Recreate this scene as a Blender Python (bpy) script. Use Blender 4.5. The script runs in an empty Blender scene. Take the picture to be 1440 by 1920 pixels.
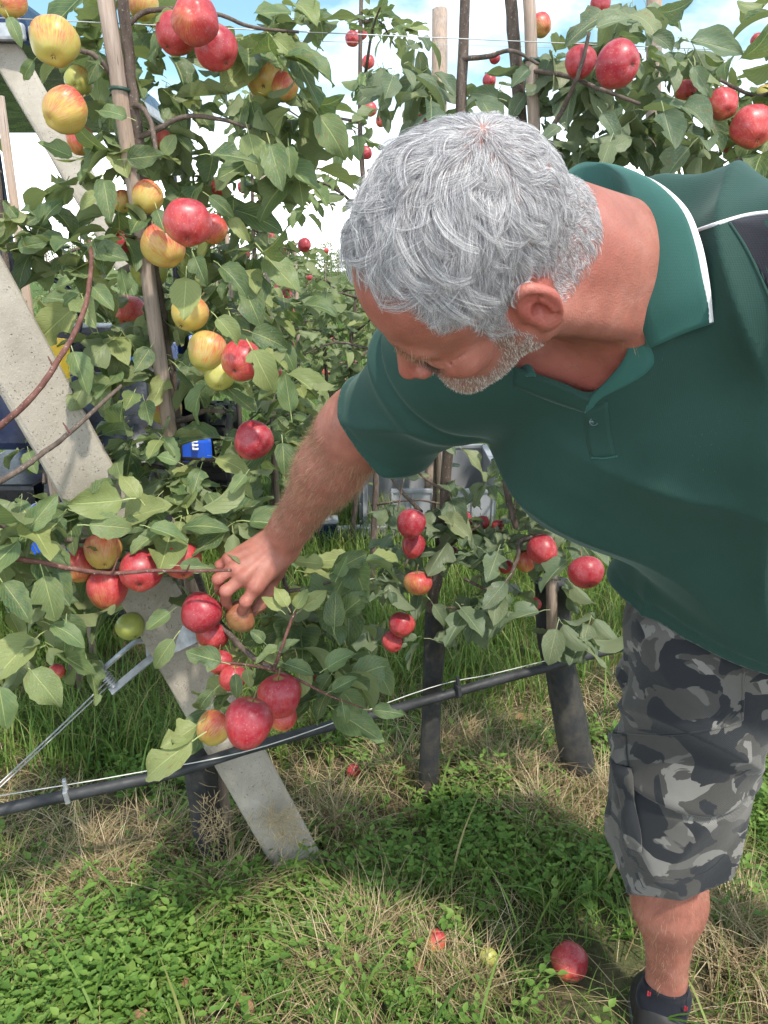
import bpy, bmesh, math, random
import numpy as np
from mathutils import Vector, Matrix, Quaternion
from mathutils.bvhtree import BVHTree

random.seed(7)
rng = np.random.default_rng(11)
SC = bpy.context.scene
COL = SC.collection

# ------------------------------------------------------------------ camera
PITCH = math.radians(17.6)
CAMH = 1.45
FPX = 1450.0                      # focal length in pixels of a 1440 x 1920 frame
cam_d = bpy.data.cameras.new('camera')
cam_d.sensor_fit = 'VERTICAL'
cam_d.sensor_height = 36.0
cam_d.lens = 36.0 * FPX / 1920.0
cam_d.clip_start = 0.02
cam_d.clip_end = 600.0
cam = bpy.data.objects.new('camera', cam_d)
COL.objects.link(cam)
cam.location = (0, 0, CAMH)
cam.rotation_euler = (math.pi / 2 - PITCH, 0, 0)
SC.camera = cam

# ------------------------------------------------------------------ sky, sun, exposure
SUN_AZ = math.radians(148)        # clockwise from +Y (into the picture): right and a little behind the camera
SUN_EL = math.radians(57)
world = bpy.data.worlds.new('World')
SC.world = world
world.use_nodes = True
wn = world.node_tree
wn.nodes.clear()
w_out = wn.nodes.new('ShaderNodeOutputWorld')
w_bg = wn.nodes.new('ShaderNodeBackground')
w_sky = wn.nodes.new('ShaderNodeTexSky')
w_sky.sky_type = 'NISHITA'
w_sky.sun_disc = False
w_sky.sun_elevation = SUN_EL
w_sky.sun_rotation = SUN_AZ
w_sky.air_density = 1.0
w_sky.dust_density = 0.5
w_hsv = wn.nodes.new('ShaderNodeHueSaturation')          # the thin, clear blue between the clouds
w_hsv.inputs['Hue'].default_value = 0.465
w_hsv.inputs['Saturation'].default_value = 1.1
w_hsv.inputs['Value'].default_value = 0.50
w_geo = wn.nodes.new('ShaderNodeTexCoord')
w_map = wn.nodes.new('ShaderNodeMapping')
w_map.inputs['Scale'].default_value = (1.0, 1.0, 2.2)
w_map.inputs['Location'].default_value = (-3.0, 2.2, 0.9)
w_noise = wn.nodes.new('ShaderNodeTexNoise')
w_noise.inputs['Scale'].default_value = 1.5
w_noise.inputs['Detail'].default_value = 7
w_noise.inputs['Roughness'].default_value = 0.55
w_ramp = wn.nodes.new('ShaderNodeValToRGB')
w_ramp.color_ramp.elements[0].position = 0.48
w_ramp.color_ramp.elements[0].color = (0.03, 0.03, 0.03, 1)
w_ramp.color_ramp.elements[1].position = 0.68
w_ramp.color_ramp.elements[1].color = (0.95, 0.95, 0.95, 1)
w_mix = wn.nodes.new('ShaderNodeMixRGB')
w_mix.inputs['Color2'].default_value = (10.0, 10.3, 10.7, 1)
L = wn.links.new
L(w_geo.outputs['Generated'], w_map.inputs['Vector'])
L(w_map.outputs['Vector'], w_noise.inputs['Vector'])
L(w_noise.outputs['Fac'], w_ramp.inputs['Fac'])
# towards the horizon the cloud closes to an even white veil
w_sep = wn.nodes.new('ShaderNodeSeparateXYZ')
L(w_geo.outputs['Generated'], w_sep.inputs[0])
w_veil = wn.nodes.new('ShaderNodeMapRange')
w_veil.interpolation_type = 'SMOOTHSTEP'
w_veil.inputs['From Min'].default_value = 0.06
w_veil.inputs['From Max'].default_value = 0.22
w_veil.inputs['To Min'].default_value = 1.0
w_veil.inputs['To Max'].default_value = 0.0
L(w_sep.outputs['Z'], w_veil.inputs['Value'])
w_max = wn.nodes.new('ShaderNodeMath')
w_max.operation = 'MAXIMUM'
L(w_ramp.outputs['Color'], w_max.inputs[0])
L(w_veil.outputs['Result'], w_max.inputs[1])
L(w_max.outputs[0], w_mix.inputs['Fac'])
L(w_sky.outputs['Color'], w_hsv.inputs['Color'])
L(w_hsv.outputs['Color'], w_mix.inputs['Color1'])
L(w_mix.outputs['Color'], w_bg.inputs['Color'])
w_bg.inputs['Strength'].default_value = 0.15
L(w_bg.outputs['Background'], w_out.inputs['Surface'])

sun_d = bpy.data.lights.new('sun', 'SUN')
sun_d.energy = 2.0
sun_d.angle = math.radians(2.5)
sun_d.color = (1.0, 0.94, 0.84)
sun = bpy.data.objects.new('sun', sun_d)
COL.objects.link(sun)
sdir = Vector((math.sin(SUN_AZ) * math.cos(SUN_EL), math.cos(SUN_AZ) * math.cos(SUN_EL), math.sin(SUN_EL)))
sun.rotation_euler = sdir.to_track_quat('Z', 'Y').to_euler()
sun.location = sdir * 30
SUND = sdir

SC.view_settings.view_transform = 'Standard'
SC.view_settings.look = 'None'
SC.view_settings.exposure = 1.36
SC.view_settings.gamma = 1.0
SC.view_settings.use_curve_mapping = False
SC.cycles.use_denoising = True
SC.cycles.max_bounces = 7
SC.cycles.diffuse_bounces = 3
SC.cycles.transmission_bounces = 4
SC.cycles.transparent_max_bounces = 6

# ------------------------------------------------------------------ helpers
CF = Vector((0, math.cos(PITCH), -math.sin(PITCH)))     # forward
CU = Vector((0, math.sin(PITCH), math.cos(PITCH)))      # up
CX = Vector((1, 0, 0))
CAM = Vector((0, 0, CAMH))


def P(px, py, d):
    """The place seen at a pixel of the photograph at axial distance d (metres)."""
    return CAM + CF * d + CX * ((px - 720) / FPX * d) + CU * ((960 - py) / FPX * d)


def PG(px, py, z=0.0):
    """The place on the level z seen at a pixel."""
    r = CF + CX * ((px - 720) / FPX) + CU * ((960 - py) / FPX)
    return CAM + r * ((z - CAMH) / r.z)


def camvec(a, b, c):
    return (CX * a - CU * b + CF * c)


def proj(p):
    q = p - CAM
    d = q.dot(CF)
    return 720 + FPX * q.dot(CX) / d, 960 - FPX * q.dot(CU) / d, d


def tag(o, label=None, cat=None, group=None, kind=None):
    if label: o['label'] = label
    if cat: o['category'] = cat
    if group: o['group'] = group
    if kind: o['kind'] = kind
    return o


def empty(name, loc=(0, 0, 0)):
    o = bpy.data.objects.new(name, None)
    o.empty_display_size = 0.05
    COL.objects.link(o)
    o.location = loc
    return o


def link(name, me, mat=None, parent=None):
    o = bpy.data.objects.new(name, me)
    if mat is not None and len(me.materials) == 0:
        me.materials.append(mat)
    COL.objects.link(o)
    if parent is not None:
        o.parent = parent
        o.matrix_parent_inverse = Matrix.Translation(-Vector(parent.location)) if parent.type == 'EMPTY' else Matrix.Identity(4)
    return o


def mesh_np(name, V, F, mat=None, parent=None, smooth=True, uv=None, attrs=None):
    """V (n,3), F (m,k) of one k or a list of arrays; returns the linked object."""
    me = bpy.data.meshes.new(name)
    V = np.asarray(V, dtype=np.float32)
    if isinstance(F, np.ndarray): F = [F]
    F = [np.asarray(f, dtype=np.int32) for f in F if len(f)]
    loops = np.concatenate([f.ravel() for f in F])
    tot = np.concatenate([np.full(len(f), f.shape[1], np.int32) for f in F])
    start = np.concatenate([[0], np.cumsum(tot)[:-1]]).astype(np.int32)
    me.vertices.add(len(V)); me.vertices.foreach_set('co', V.ravel())
    me.loops.add(len(loops)); me.loops.foreach_set('vertex_index', loops)
    me.polygons.add(len(tot)); me.polygons.foreach_set('loop_start', start)
    me.polygons.foreach_set('loop_total', tot)
    me.polygons.foreach_set('use_smooth', np.full(len(tot), smooth))
    if uv is not None:
        l = me.uv_layers.new(name='UVMap')
        l.data.foreach_set('uv', np.asarray(uv, np.float32)[loops].ravel())
    for k, a in (attrs or {}).items():
        at = me.attributes.new(k, 'FLOAT', 'POINT')
        at.data.foreach_set('value', np.asarray(a, np.float32))
    me.update(); me.validate()
    return link(name, me, mat, parent)


def bm_obj(name, bm, mat=None, parent=None, smooth=False, bevel=0.0):
    if bevel > 0:
        bmesh.ops.bevel(bm, geom=list(bm.edges), offset=bevel, segments=2, affect='EDGES', profile=0.6)
    bmesh.ops.recalc_face_normals(bm, faces=bm.faces)
    me = bpy.data.meshes.new(name)
    bm.to_mesh(me); bm.free()
    if smooth:
        for p in me.polygons: p.use_smooth = True
    return link(name, me, mat, parent)


def add_box(bm, c, size, R=None):
    """An oriented box added to a bmesh; R columns are its axes."""
    M = Matrix.Translation(c) @ (R.to_4x4() if R is not None else Matrix.Identity(4)) @ Matrix.Diagonal((*size, 1))
    return bmesh.ops.create_cube(bm, size=1.0, matrix=M)['verts']


def frame(x, up=Vector((0, 0, 1))):
    """Rotation whose X axis is x and Z axis is as near to up as it gets."""
    x = Vector(x).normalized()
    y = Vector(up).cross(x)
    if y.length < 1e-5: y = Vector((0, 1, 0)).cross(x)
    y.normalize()
    z = x.cross(y)
    return Matrix((x, y, z)).transposed()


def catmull(pts, n=6):
    pts = [np.asarray(p, float) for p in pts]
    p = [2 * pts[0] - pts[1]] + pts + [2 * pts[-1] - pts[-2]]
    out = []
    for i in range(1, len(p) - 2):
        for k in range(n):
            t = k / n
            a, b, c, d = p[i - 1], p[i], p[i + 1], p[i + 2]
            out.append(0.5 * (2 * b + (c - a) * t + (2 * a - 5 * b + 4 * c - d) * t * t + (3 * b - a - 3 * c + d) * t ** 3))
    out.append(pts[-1])
    return np.array(out)


def tube_np(path, radii, seg=8, lump=0.0, seed=0):
    """Vertices and quads of a tube along a path (closed at both ends by a small cone)."""
    r_ = np.random.default_rng(seed)
    path = np.asarray(path, float); n = len(path)
    radii = np.broadcast_to(np.asarray(radii, float), (n,)).copy()
    T = np.gradient(path, axis=0); T /= np.linalg.norm(T, axis=1)[:, None] + 1e-12
    up = np.array([0, 0, 1.0]) if abs(T[0][2]) < 0.9 else np.array([1.0, 0, 0])
    N = np.cross(T[0], up); N /= np.linalg.norm(N)
    V = []
    for i in range(n):
        N = N - T[i] * N.dot(T[i]); N /= np.linalg.norm(N) + 1e-12
        B = np.cross(T[i], N)
        a = np.arange(seg) / seg * 2 * np.pi
        rr = radii[i] * (1 + lump * r_.normal(size=seg))
        V.append(path[i] + np.cos(a)[:, None] * N * rr[:, None] + np.sin(a)[:, None] * B * rr[:, None])
    V = np.concatenate(V)
    F = []
    for i in range(n - 1):
        for k in range(seg):
            F.append((i * seg + k, i * seg + (k + 1) % seg, (i + 1) * seg + (k + 1) % seg, (i + 1) * seg + k))
    c0, c1 = len(V), len(V) + 1
    V = np.concatenate([V, [path[0]], [path[-1]]])
    T3 = [(c0, (k + 1) % seg, k) for k in range(seg)] + [(c1, (n - 1) * seg + k, (n - 1) * seg + (k + 1) % seg) for k in range(seg)]
    return V, np.array(F), np.array(T3)


def tube(name, path, radii, mat, parent=None, seg=8, lump=0.0, seed=0, smooth=True):
    V, F, T = tube_np(path, radii, seg, lump, seed)
    return mesh_np(name, V, [F, T], mat, parent, smooth)


# ------------------------------------------------------------------ materials
class NT:
    """A few lines of sugar over a node tree."""
    def __init__(self, name):
        self.m = bpy.data.materials.new(name)
        self.m.use_nodes = True
        self.t = self.m.node_tree
        self.b = self.t.nodes['Principled BSDF']
        self.out = self.t.nodes['Material Output']
    def n(self, typ, **kw):
        nd = self.t.nodes.new('ShaderNode' + typ)
        for k, v in kw.items():
            setattr(nd, k, v)
        return nd
    def set(self, node, **kw):
        for k, v in kw.items():
            node.inputs[k.replace('_', ' ')].default_value = v
        return node
    def l(self, a, b):
        self.t.links.new(a, b)
    def noise(self, vec, scale, detail=4, rough=0.55, dist=0.0):
        nd = self.n('TexNoise')
        nd.inputs['Scale'].default_value = scale
        nd.inputs['Detail'].default_value = detail
        nd.inputs['Roughness'].default_value = rough
        nd.inputs['Distortion'].default_value = dist
        if vec is not None: self.l(vec, nd.inputs['Vector'])
        return nd.outputs['Fac']
    def ramp(self, fac, stops, interp='LINEAR'):
        nd = self.n('ValToRGB')
        cr = nd.color_ramp
        cr.interpolation = interp
        while len(cr.elements) < len(stops): cr.elements.new(0.5)
        for e, (p, c) in zip(cr.elements, stops):
            e.position = p
            e.color = (*c, 1) if hasattr(c, '__len__') else (c, c, c, 1)
        self.l(fac, nd.inputs['Fac'])
        return nd.outputs['Color']
    def mix(self, fac, a, b, typ='MIX'):
        nd = self.n('MixRGB', blend_type=typ)
        for s, v in ((0, fac), (1, a), (2, b)):
            if hasattr(v, 'is_linked') or hasattr(v, 'links'): self.l(v, nd.inputs[s])
            elif hasattr(v, '__len__'): nd.inputs[s].default_value = (*v, 1)
            else: nd.inputs[s].default_value = v if s == 0 else (v, v, v, 1)
        return nd.outputs['Color']
    def math(self, op, a, b=0.0, c=None, clamp=False):
        nd = self.n('Math', operation=op, use_clamp=clamp)
        for s, v in ((0, a), (1, b), (2, c)):
            if v is None: continue
            if hasattr(v, 'links'): self.l(v, nd.inputs[s])
            else: nd.inputs[s].default_value = v
        return nd.outputs['Value']
    def coord(self, what='Object'):
        return self.n('TexCoord').outputs[what]
    def mapping(self, vec, scale=(1, 1, 1), rot=(0, 0, 0), loc=(0, 0, 0)):
        nd = self.n('Mapping')
        nd.inputs['Scale'].default_value = scale
        nd.inputs['Rotation'].default_value = rot
        nd.inputs['Location'].default_value = loc
        self.l(vec, nd.inputs['Vector'])
        return nd.outputs['Vector']
    def bump(self, h, strength=0.3, dist=0.002):
        nd = self.n('Bump')
        nd.inputs['Strength'].default_value = strength
        nd.inputs['Distance'].default_value = dist
        self.l(h, nd.inputs['Height'])
        self.l(nd.outputs['Normal'], self.b.inputs['Normal'])
    def attr(self, name, typ='GEOMETRY'):
        nd = self.n('Attribute', attribute_type=typ, attribute_name=name)
        return nd.outputs['Fac']
    def fin(self, color=None, rough=None, metal=None, spec=None):
        if color is not None:
            if hasattr(color, 'links'): self.l(color, self.b.inputs['Base Color'])
            else: self.b.inputs['Base Color'].default_value = (*color, 1)
        if rough is not None:
            if hasattr(rough, 'links'): self.l(rough, self.b.inputs['Roughness'])
            else: self.b.inputs['Roughness'].default_value = rough
        if metal is not None: self.b.inputs['Metallic'].default_value = metal
        if spec is not None: self.b.inputs['Specular IOR Level'].default_value = spec
        return self.m


def plain(name, col, rough=0.6, metal=0.0, var=0.15, scale=30, bump=0.0, spec=0.5):
    t = NT(name)
    c = t.coord()
    f = t.noise(c, scale, 5)
    lo = tuple(x * (1 - var) for x in col); hi = tuple(min(1, x * (1 + var)) for x in col)
    t.fin(t.ramp(f, [(0.3, lo), (0.7, hi)]), t.ramp(t.noise(c, scale * 2.3, 3), [(0.3, max(0, rough - .1)), (0.7, min(1, rough + .1))]), metal, spec)
    if bump: t.bump(f, bump, 0.002)
    return t.m


def sstep(a, b, x):
    t = np.clip((x - a) / (b - a), 0, 1)
    return t * t * (3 - 2 * t)
# ================================================================== distance-field modelling
def sd_rc(p, a, b, ra, rb):
    a = np.asarray(a, float); b = np.asarray(b, float)
    ba = b - a
    h = np.clip(((p - a) @ ba) / (ba @ ba), 0, 1)
    return np.linalg.norm(p - a - h[:, None] * ba, axis=1) - (ra + (rb - ra) * h)


def sd_ell(p, c, r, R=None):
    q = p - np.asarray(c, float)
    if R is not None: q = q @ R
    r = np.asarray(r, float)
    k0 = np.linalg.norm(q / r, axis=1)
    k1 = np.linalg.norm(q / (r * r), axis=1) + 1e-9
    return k0 * (k0 - 1) / k1


def smin(a, b, k):
    h = np.clip(0.5 + 0.5 * (b - a) / k, 0, 1)
    return b + (a - b) * h - k * h * (1 - h)


def smax(a, b, k):
    return -smin(-a, -b, k)


def grid_sdf(fn, lo, hi, h):
    """Surface nets of fn < 0 in a box, evaluated only near the surface."""
    lo = np.asarray(lo, float); hi = np.asarray(hi, float)
    B = 4
    nb = np.ceil((hi - lo) / (h * B)).astype(int)
    n = nb * B + 1
    gc = np.stack(np.meshgrid(*[np.arange(k) for k in nb], indexing='ij'), -1).reshape(-1, 3)
    dc = fn(lo + (gc * B + B / 2) * h)
    act = gc[np.abs(dc) < h * B * 1.9]
    D = np.ones(n, np.float32)
    neg = gc[(dc < 0) & (np.abs(dc) >= h * B * 1.9)]
    for q in neg:
        D[q[0] * B:q[0] * B + B + 1, q[1] * B:q[1] * B + B + 1, q[2] * B:q[2] * B + B + 1] = -1
    off = np.stack(np.meshgrid(*[np.arange(B + 1)] * 3, indexing='ij'), -1).reshape(-1, 3)
    idx = (act[:, None, :] * B + off[None]).reshape(-1, 3)
    flat = np.unique(np.ravel_multi_index(idx.T, n))
    pts = np.stack(np.unravel_index(flat, n), -1)
    out = np.empty(len(flat), np.float32)
    for s in range(0, len(flat), 400000):
        out[s:s + 400000] = fn(lo + pts[s:s + 400000] * h)
    D.ravel()[flat] = out
    S = D < 0
    c = S[:-1, :-1, :-1].astype(np.int8)
    tot = np.zeros_like(c)
    for dx in (0, 1):
        for dy in (0, 1):
            for dz in (0, 1):
                tot += S[dx:n[0] - 1 + dx, dy:n[1] - 1 + dy, dz:n[2] - 1 + dz]
    cells = np.argwhere((tot > 0) & (tot < 8))
    acc = np.zeros((len(cells), 3)); cnt = np.zeros(len(cells))
    cor = [np.array([(i >> 2) & 1, (i >> 1) & 1, i & 1]) for i in range(8)]
    val = [D[tuple((cells + k).T)] for k in cor]
    for i in range(8):
        for j in range(i + 1, 8):
            if np.abs(cor[i] - cor[j]).sum() != 1: continue
            a, b = val[i], val[j]
            m = (a < 0) != (b < 0)
            t = a[m] / (a[m] - b[m])
            acc[m] += cor[i] + t[:, None] * (cor[j] - cor[i]); cnt[m] += 1
    V = lo + (cells + acc / cnt[:, None]) * h
    vid = np.full(n - 1, -1, np.int32)
    vid[tuple(cells.T)] = np.arange(len(cells))
    F = []
    for ax in range(3):
        u, w = [(1, 2), (2, 0), (0, 1)][ax]
        sl0 = [slice(None)] * 3; sl1 = [slice(None)] * 3
        sl0[ax] = slice(0, n[ax] - 1); sl1[ax] = slice(1, n[ax])
        a = S[tuple(sl0)]; b = S[tuple(sl1)]
        e = np.argwhere(a != b)
        e = e[(e[:, u] > 0) & (e[:, w] > 0) & (e[:, u] < n[u] - 1) & (e[:, w] < n[w] - 1)]
        du = np.zeros(3, int); du[u] = 1
        dw = np.zeros(3, int); dw[w] = 1
        q = np.stack([vid[tuple((e - du - dw).T)], vid[tuple((e - dw).T)], vid[tuple(e.T)], vid[tuple((e - du).T)]], 1)
        fl = ~a[tuple(e.T)]
        q[fl] = q[fl][:, ::-1]
        F.append(q)
    F = np.concatenate(F)
    F = F[(F >= 0).all(1)]
    return V, F


def vnormals(V, F):
    n = np.cross(V[F[:, 2]] - V[F[:, 0]], V[F[:, 3]] - V[F[:, 1]])
    N = np.zeros_like(V)
    for k in range(4): np.add.at(N, F[:, k], n)
    return N / (np.linalg.norm(N, axis=1)[:, None] + 1e-12)


def relax(V, F, it=2, w=0.5):
    E = np.concatenate([F[:, [0, 1]], F[:, [1, 2]], F[:, [2, 3]], F[:, [3, 0]]])
    E = np.concatenate([E, E[:, ::-1]])
    cnt = np.bincount(E[:, 0], minlength=len(V)).astype(float)[:, None]
    for _ in range(it):
        S = np.zeros_like(V)
        for k in range(3): S[:, k] = np.bincount(E[:, 0], V[E[:, 1], k], minlength=len(V))
        V = V + w * (S / np.maximum(cnt, 1) - V)
    return V


A = lambda v: np.array(v, float)


# ------------------------------------------------------------------ the man's joints
NECK = A((0.275, 0.895, 1.43))
SHR = A(P(860, 640, 0.99))
SHL = A((0.455, 0.78, 1.475))
PEL = A((0.60, 1.12, 0.88))
ELB = A(P(664, 812, 1.20))
WRI = A(P(530, 1010, 1.41))
KNE = A((0.515, 1.135, 0.47))
ANK = A((0.545, 1.15, 0.095))
HIP = A((0.505, 1.12, 0.86))
nrm = lambda v: v / np.linalg.norm(v)
tu = nrm(NECK - PEL)
tl = nrm(SHL - SHR); tl = nrm(tl - tu * tl.dot(tu))
tf = np.cross(tl, tu)
TR = np.stack([tl, tf, tu], 1)               # torso axes: left, forward, up
TL = np.linalg.norm(NECK - PEL)

HC = A(P(890, 492, 0.715))
HS = 0.985                                   # head size
hf = A(camvec(-0.684, 0.677, 0.272)); hu = A(camvec(-0.53, -0.25, -0.81))
hf = nrm(hf); hu = nrm(hu - hf * hu.dot(hf)); hl = np.cross(hu, hf)
HR = np.stack([hf, hl, hu], 1)               # head axes: forward, left, up


def tp(l, f, u):
    return PEL + tl * l + tf * f + tu * u


TRAP0 = A(P(1250, 408, 0.92)); TRAP1 = A(P(1450, 432, 0.83))


def torso(p):
    d = sd_ell(p, tp(0.008, 0.0, TL * 0.64), (0.200, 0.125, 0.195), TR)
    d = smin(d, sd_ell(p, tp(0.072, -0.012, TL * 0.28), (0.165, 0.135, 0.20), TR), 0.08)
    d = smin(d, sd_ell(p, tp(-0.135, 0.0, TL * 0.66), (0.100, 0.10, 0.115), TR), 0.06)
    d = smin(d, sd_ell(p, tp(0.045, -0.03, 0.0), (0.165, 0.125, 0.16), TR), 0.08)
    d = smin(d, sd_rc(p, NECK - tu * 0.06 - tf * 0.02, SHR - tu * 0.02, 0.085, 0.07), 0.05)
    d = smin(d, sd_rc(p, NECK - tu * 0.06 - tf * 0.02, SHL - tu * 0.02, 0.085, 0.07), 0.05)
    d = smin(d, sd_rc(p, TRAP0, TRAP1, 0.040, 0.036), 0.04)          # the slope from neck to left shoulder
    return d


def head_local(q):
    d = sd_ell(q, (-0.006, 0, 0.040), (0.101, 0.0765, 0.090))
    d = smin(d, sd_ell(q, (0.040, 0, 0.030), (0.058, 0.064, 0.062)), 0.03)
    d = smin(d, sd_ell(q, (0.050, 0, -0.040), (0.044, 0.056, 0.075)), 0.03)
    for s in (-1, 1):
        d = smin(d, sd_rc(q, (0.005, s * 0.057, -0.052), (0.078, s * 0.016, -0.098), 0.016, 0.018), 0.025)
        d = smin(d, sd_rc(q, (0.010, s * 0.062, -0.012), (0.005, s * 0.057, -0.052), 0.012, 0.016), 0.02)
        d = smin(d, sd_ell(q, (0.068, s * 0.045, -0.028), (0.022, 0.022, 0.018)), 0.02)
    d = smin(d, sd_ell(q, (0.086, 0, -0.098), (0.018, 0.022, 0.017)), 0.018)
    d = smin(d, sd_rc(q, (0.088, -0.036, 0.012), (0.092, 0.0, 0.010), 0.011, 0.010), 0.014)
    d = smin(d, sd_rc(q, (0.088, 0.036, 0.012), (0.092, 0.0, 0.010), 0.011, 0.010), 0.014)
    for s in (-1, 1):
        d = smax(d, -sd_ell(q, (0.103, s * 0.032, -0.009), (0.016, 0.019, 0.011)), 0.010)
        d = smin(d, sd_ell(q, (0.083, s * 0.032, -0.011), (0.013, 0.016, 0.011)), 0.004)
        d = smin(d, sd_rc(q, (0.0965, s * 0.018, -0.0155), (0.090, s * 0.046, -0.0145), 0.002, 0.002), 0.004)
    d = smin(d, sd_rc(q, (0.096, 0, 0.004), (0.117, 0, -0.038), 0.007, 0.0115), 0.010)
    for s in (-1, 1):
        d = smin(d, sd_ell(q, (0.106, s * 0.013, -0.042), (0.011, 0.0085, 0.008)), 0.006)
        d = smax(d, -sd_ell(q, (0.111, s * 0.0075, -0.050), (0.005, 0.003, 0.006)), 0.003)
    d = smin(d, sd_rc(q, (0.094, -0.018, -0.068), (0.100, 0, -0.065), 0.005, 0.006), 0.006)
    d = smin(d, sd_rc(q, (0.094, 0.018, -0.068), (0.100, 0, -0.065), 0.005, 0.006), 0.006)
    d = smin(d, sd_rc(q, (0.092, -0.016, -0.078), (0.097, 0, -0.079), 0.005, 0.0065), 0.006)
    d = smin(d, sd_rc(q, (0.092, 0.016, -0.078), (0.097, 0, -0.079), 0.005, 0.0065), 0.006)
    d = smax(d, -sd_rc(q, (0.098, -0.022, -0.0725), (0.106, 0, -0.0720), 0.0016, 0.0016), 0.003)
    d = smax(d, -sd_rc(q, (0.098, 0.022, -0.0725), (0.106, 0, -0.0720), 0.0016, 0.0016), 0.003)
    # the crease from the wing of the nose to the corner of the mouth, crow's feet
    for s in (-1, 1):
        d = smax(d, -sd_rc(q, (0.099, s * 0.020, -0.044), (0.092, s * 0.031, -0.070), 0.0022, 0.0016), 0.005)
        for k in (-1, 0, 1):
            d = smax(d, -sd_rc(q, (0.080, s * 0.0535, -0.009 + k * 0.004), (0.060, s * 0.0635, -0.007 + k * 0.010), 0.0012, 0.0006), 0.003)
    # ears
    for s in (-1, 1):
        ea = math.radians(24)
        ex = A((math.cos(ea), -s * math.sin(ea) * -1 * -1, 0)); ex = nrm(A((0.93, s * -0.36, -0.12)))
        ez = nrm(A((-0.14, 0, 1.0)) - ex * A((-0.14, 0, 1.0)).dot(ex)); ey = np.cross(ez, ex)
        R = np.stack([ex, ey, ez], 1)
        e = (q - A((-0.012, s * 0.0845, -0.006))) @ R
        # helix: an elliptic ring, open at the front; e = (front, out, up)
        an = np.arctan2(e[:, 2] / 0.029, (e[:, 0]) / 0.0150)
        rx = 0.0150 * (1 - 0.30 * np.clip(-np.sin(an), 0, 1)); rz = 0.0295
        ring = np.stack([rx * np.cos(an), 0 * an, rz * np.sin(an)], 1)
        wid = 0.0042 + 0.0014 * np.clip(np.cos(an - 2.1), 0, 1)
        dr = np.linalg.norm(e - ring, axis=1) - wid
        plate = sd_ell(e, (0.002, -0.004 * 1, 0.0), (0.0165, 0.0045, 0.028))
        plate = smax(plate, -sd_ell(e, (0.003, s * 0.005, -0.003), (0.0085, 0.0100, 0.013)), 0.003)
        anti = sd_rc(e, (-0.007, s * 0.002, -0.013), (-0.007, s * 0.003, 0.010), 0.0032, 0.0028)
        lobe = sd_ell(e, (0.006, 0, -0.027), (0.0085, 0.0045, 0.0095))
        trag = sd_ell(e, (0.0135, s * 0.001, -0.006), (0.004, 0.0045, 0.0065))
        ear = smin(smin(smin(dr, plate, 0.003), lobe, 0.005), smin(anti, trag, 0.004), 0.003)
        root = sd_rc(q, (-0.008, s * 0.066, -0.006), (-0.008, s * 0.078, -0.006), 0.020, 0.012)
        d = smin(d, root, 0.010)
        d = smin(d, ear, 0.004)
        d = smax(d, -sd_ell(e, (0.0025, s * 0.0030, -0.003), (0.0072, 0.0125, 0.0105)), 0.003)
    return d


SKULLB = HC + HR @ A((-0.020, 0, -0.035))


def body_head(p):
    q = (p - HC) @ HR / HS
    d = head_local(q) * HS
    nk = sd_rc(p, SKULLB, NECK - tf * 0.005, 0.061, 0.072)
    nk = smin(nk, sd_rc(p, HC + HR @ A((-0.055, 0, 0.0)), NECK - tf * 0.045, 0.045, 0.06), 0.03)
    nk = smin(nk, sd_rc(p, HC + HR @ A((-0.01, 0.055, -0.04)), NECK + tf * 0.05 + tl * 0.02 - tu * 0.03, 0.014, 0.014), 0.025)
    nk = smin(nk, sd_ell(p, HC * 0.45 + NECK * 0.55 + tf * 0.062, (0.016, 0.016, 0.016)), 0.02)
    d = smin(d, nk, 0.028)
    return smin(d, torso(p) + 0.002, 0.035)


# hand: knuckles and finger joints (right hand, back of it to the viewer, closing on the apple)
HD = 1.405
FING = [  # (mcp, pip, dip, tip), radii
    ((P(480, 1102, 1.385), P(461, 1128, 1.380), P(454, 1146, 1.402), P(458, 1155, 1.425)), (0.0125, 0.0105, 0.0092, 0.0080)),
    ((P(457, 1083, 1.380), P(424, 1108, 1.372), P(423, 1128, 1.395), P(433, 1141, 1.420)), (0.0128, 0.0108, 0.0094, 0.0082)),
    ((P(440, 1065, 1.390), P(409, 1086, 1.385), P(411, 1105, 1.410), P(422, 1118, 1.432)), (0.0120, 0.0102, 0.0090, 0.0078)),
    ((P(430, 1048, 1.405), P(413, 1060, 1.408), P(412, 1074, 1.430), P(420, 1085, 1.448)), (0.0110, 0.0090, 0.0080, 0.0072)),
]
THUMB = ((P(515, 1070, 1.432), P(505, 1108, 1.442), P(488, 1135, 1.442), P(474, 1148, 1.440)), (0.0150, 0.0125, 0.0115, 0.0095))


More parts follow.
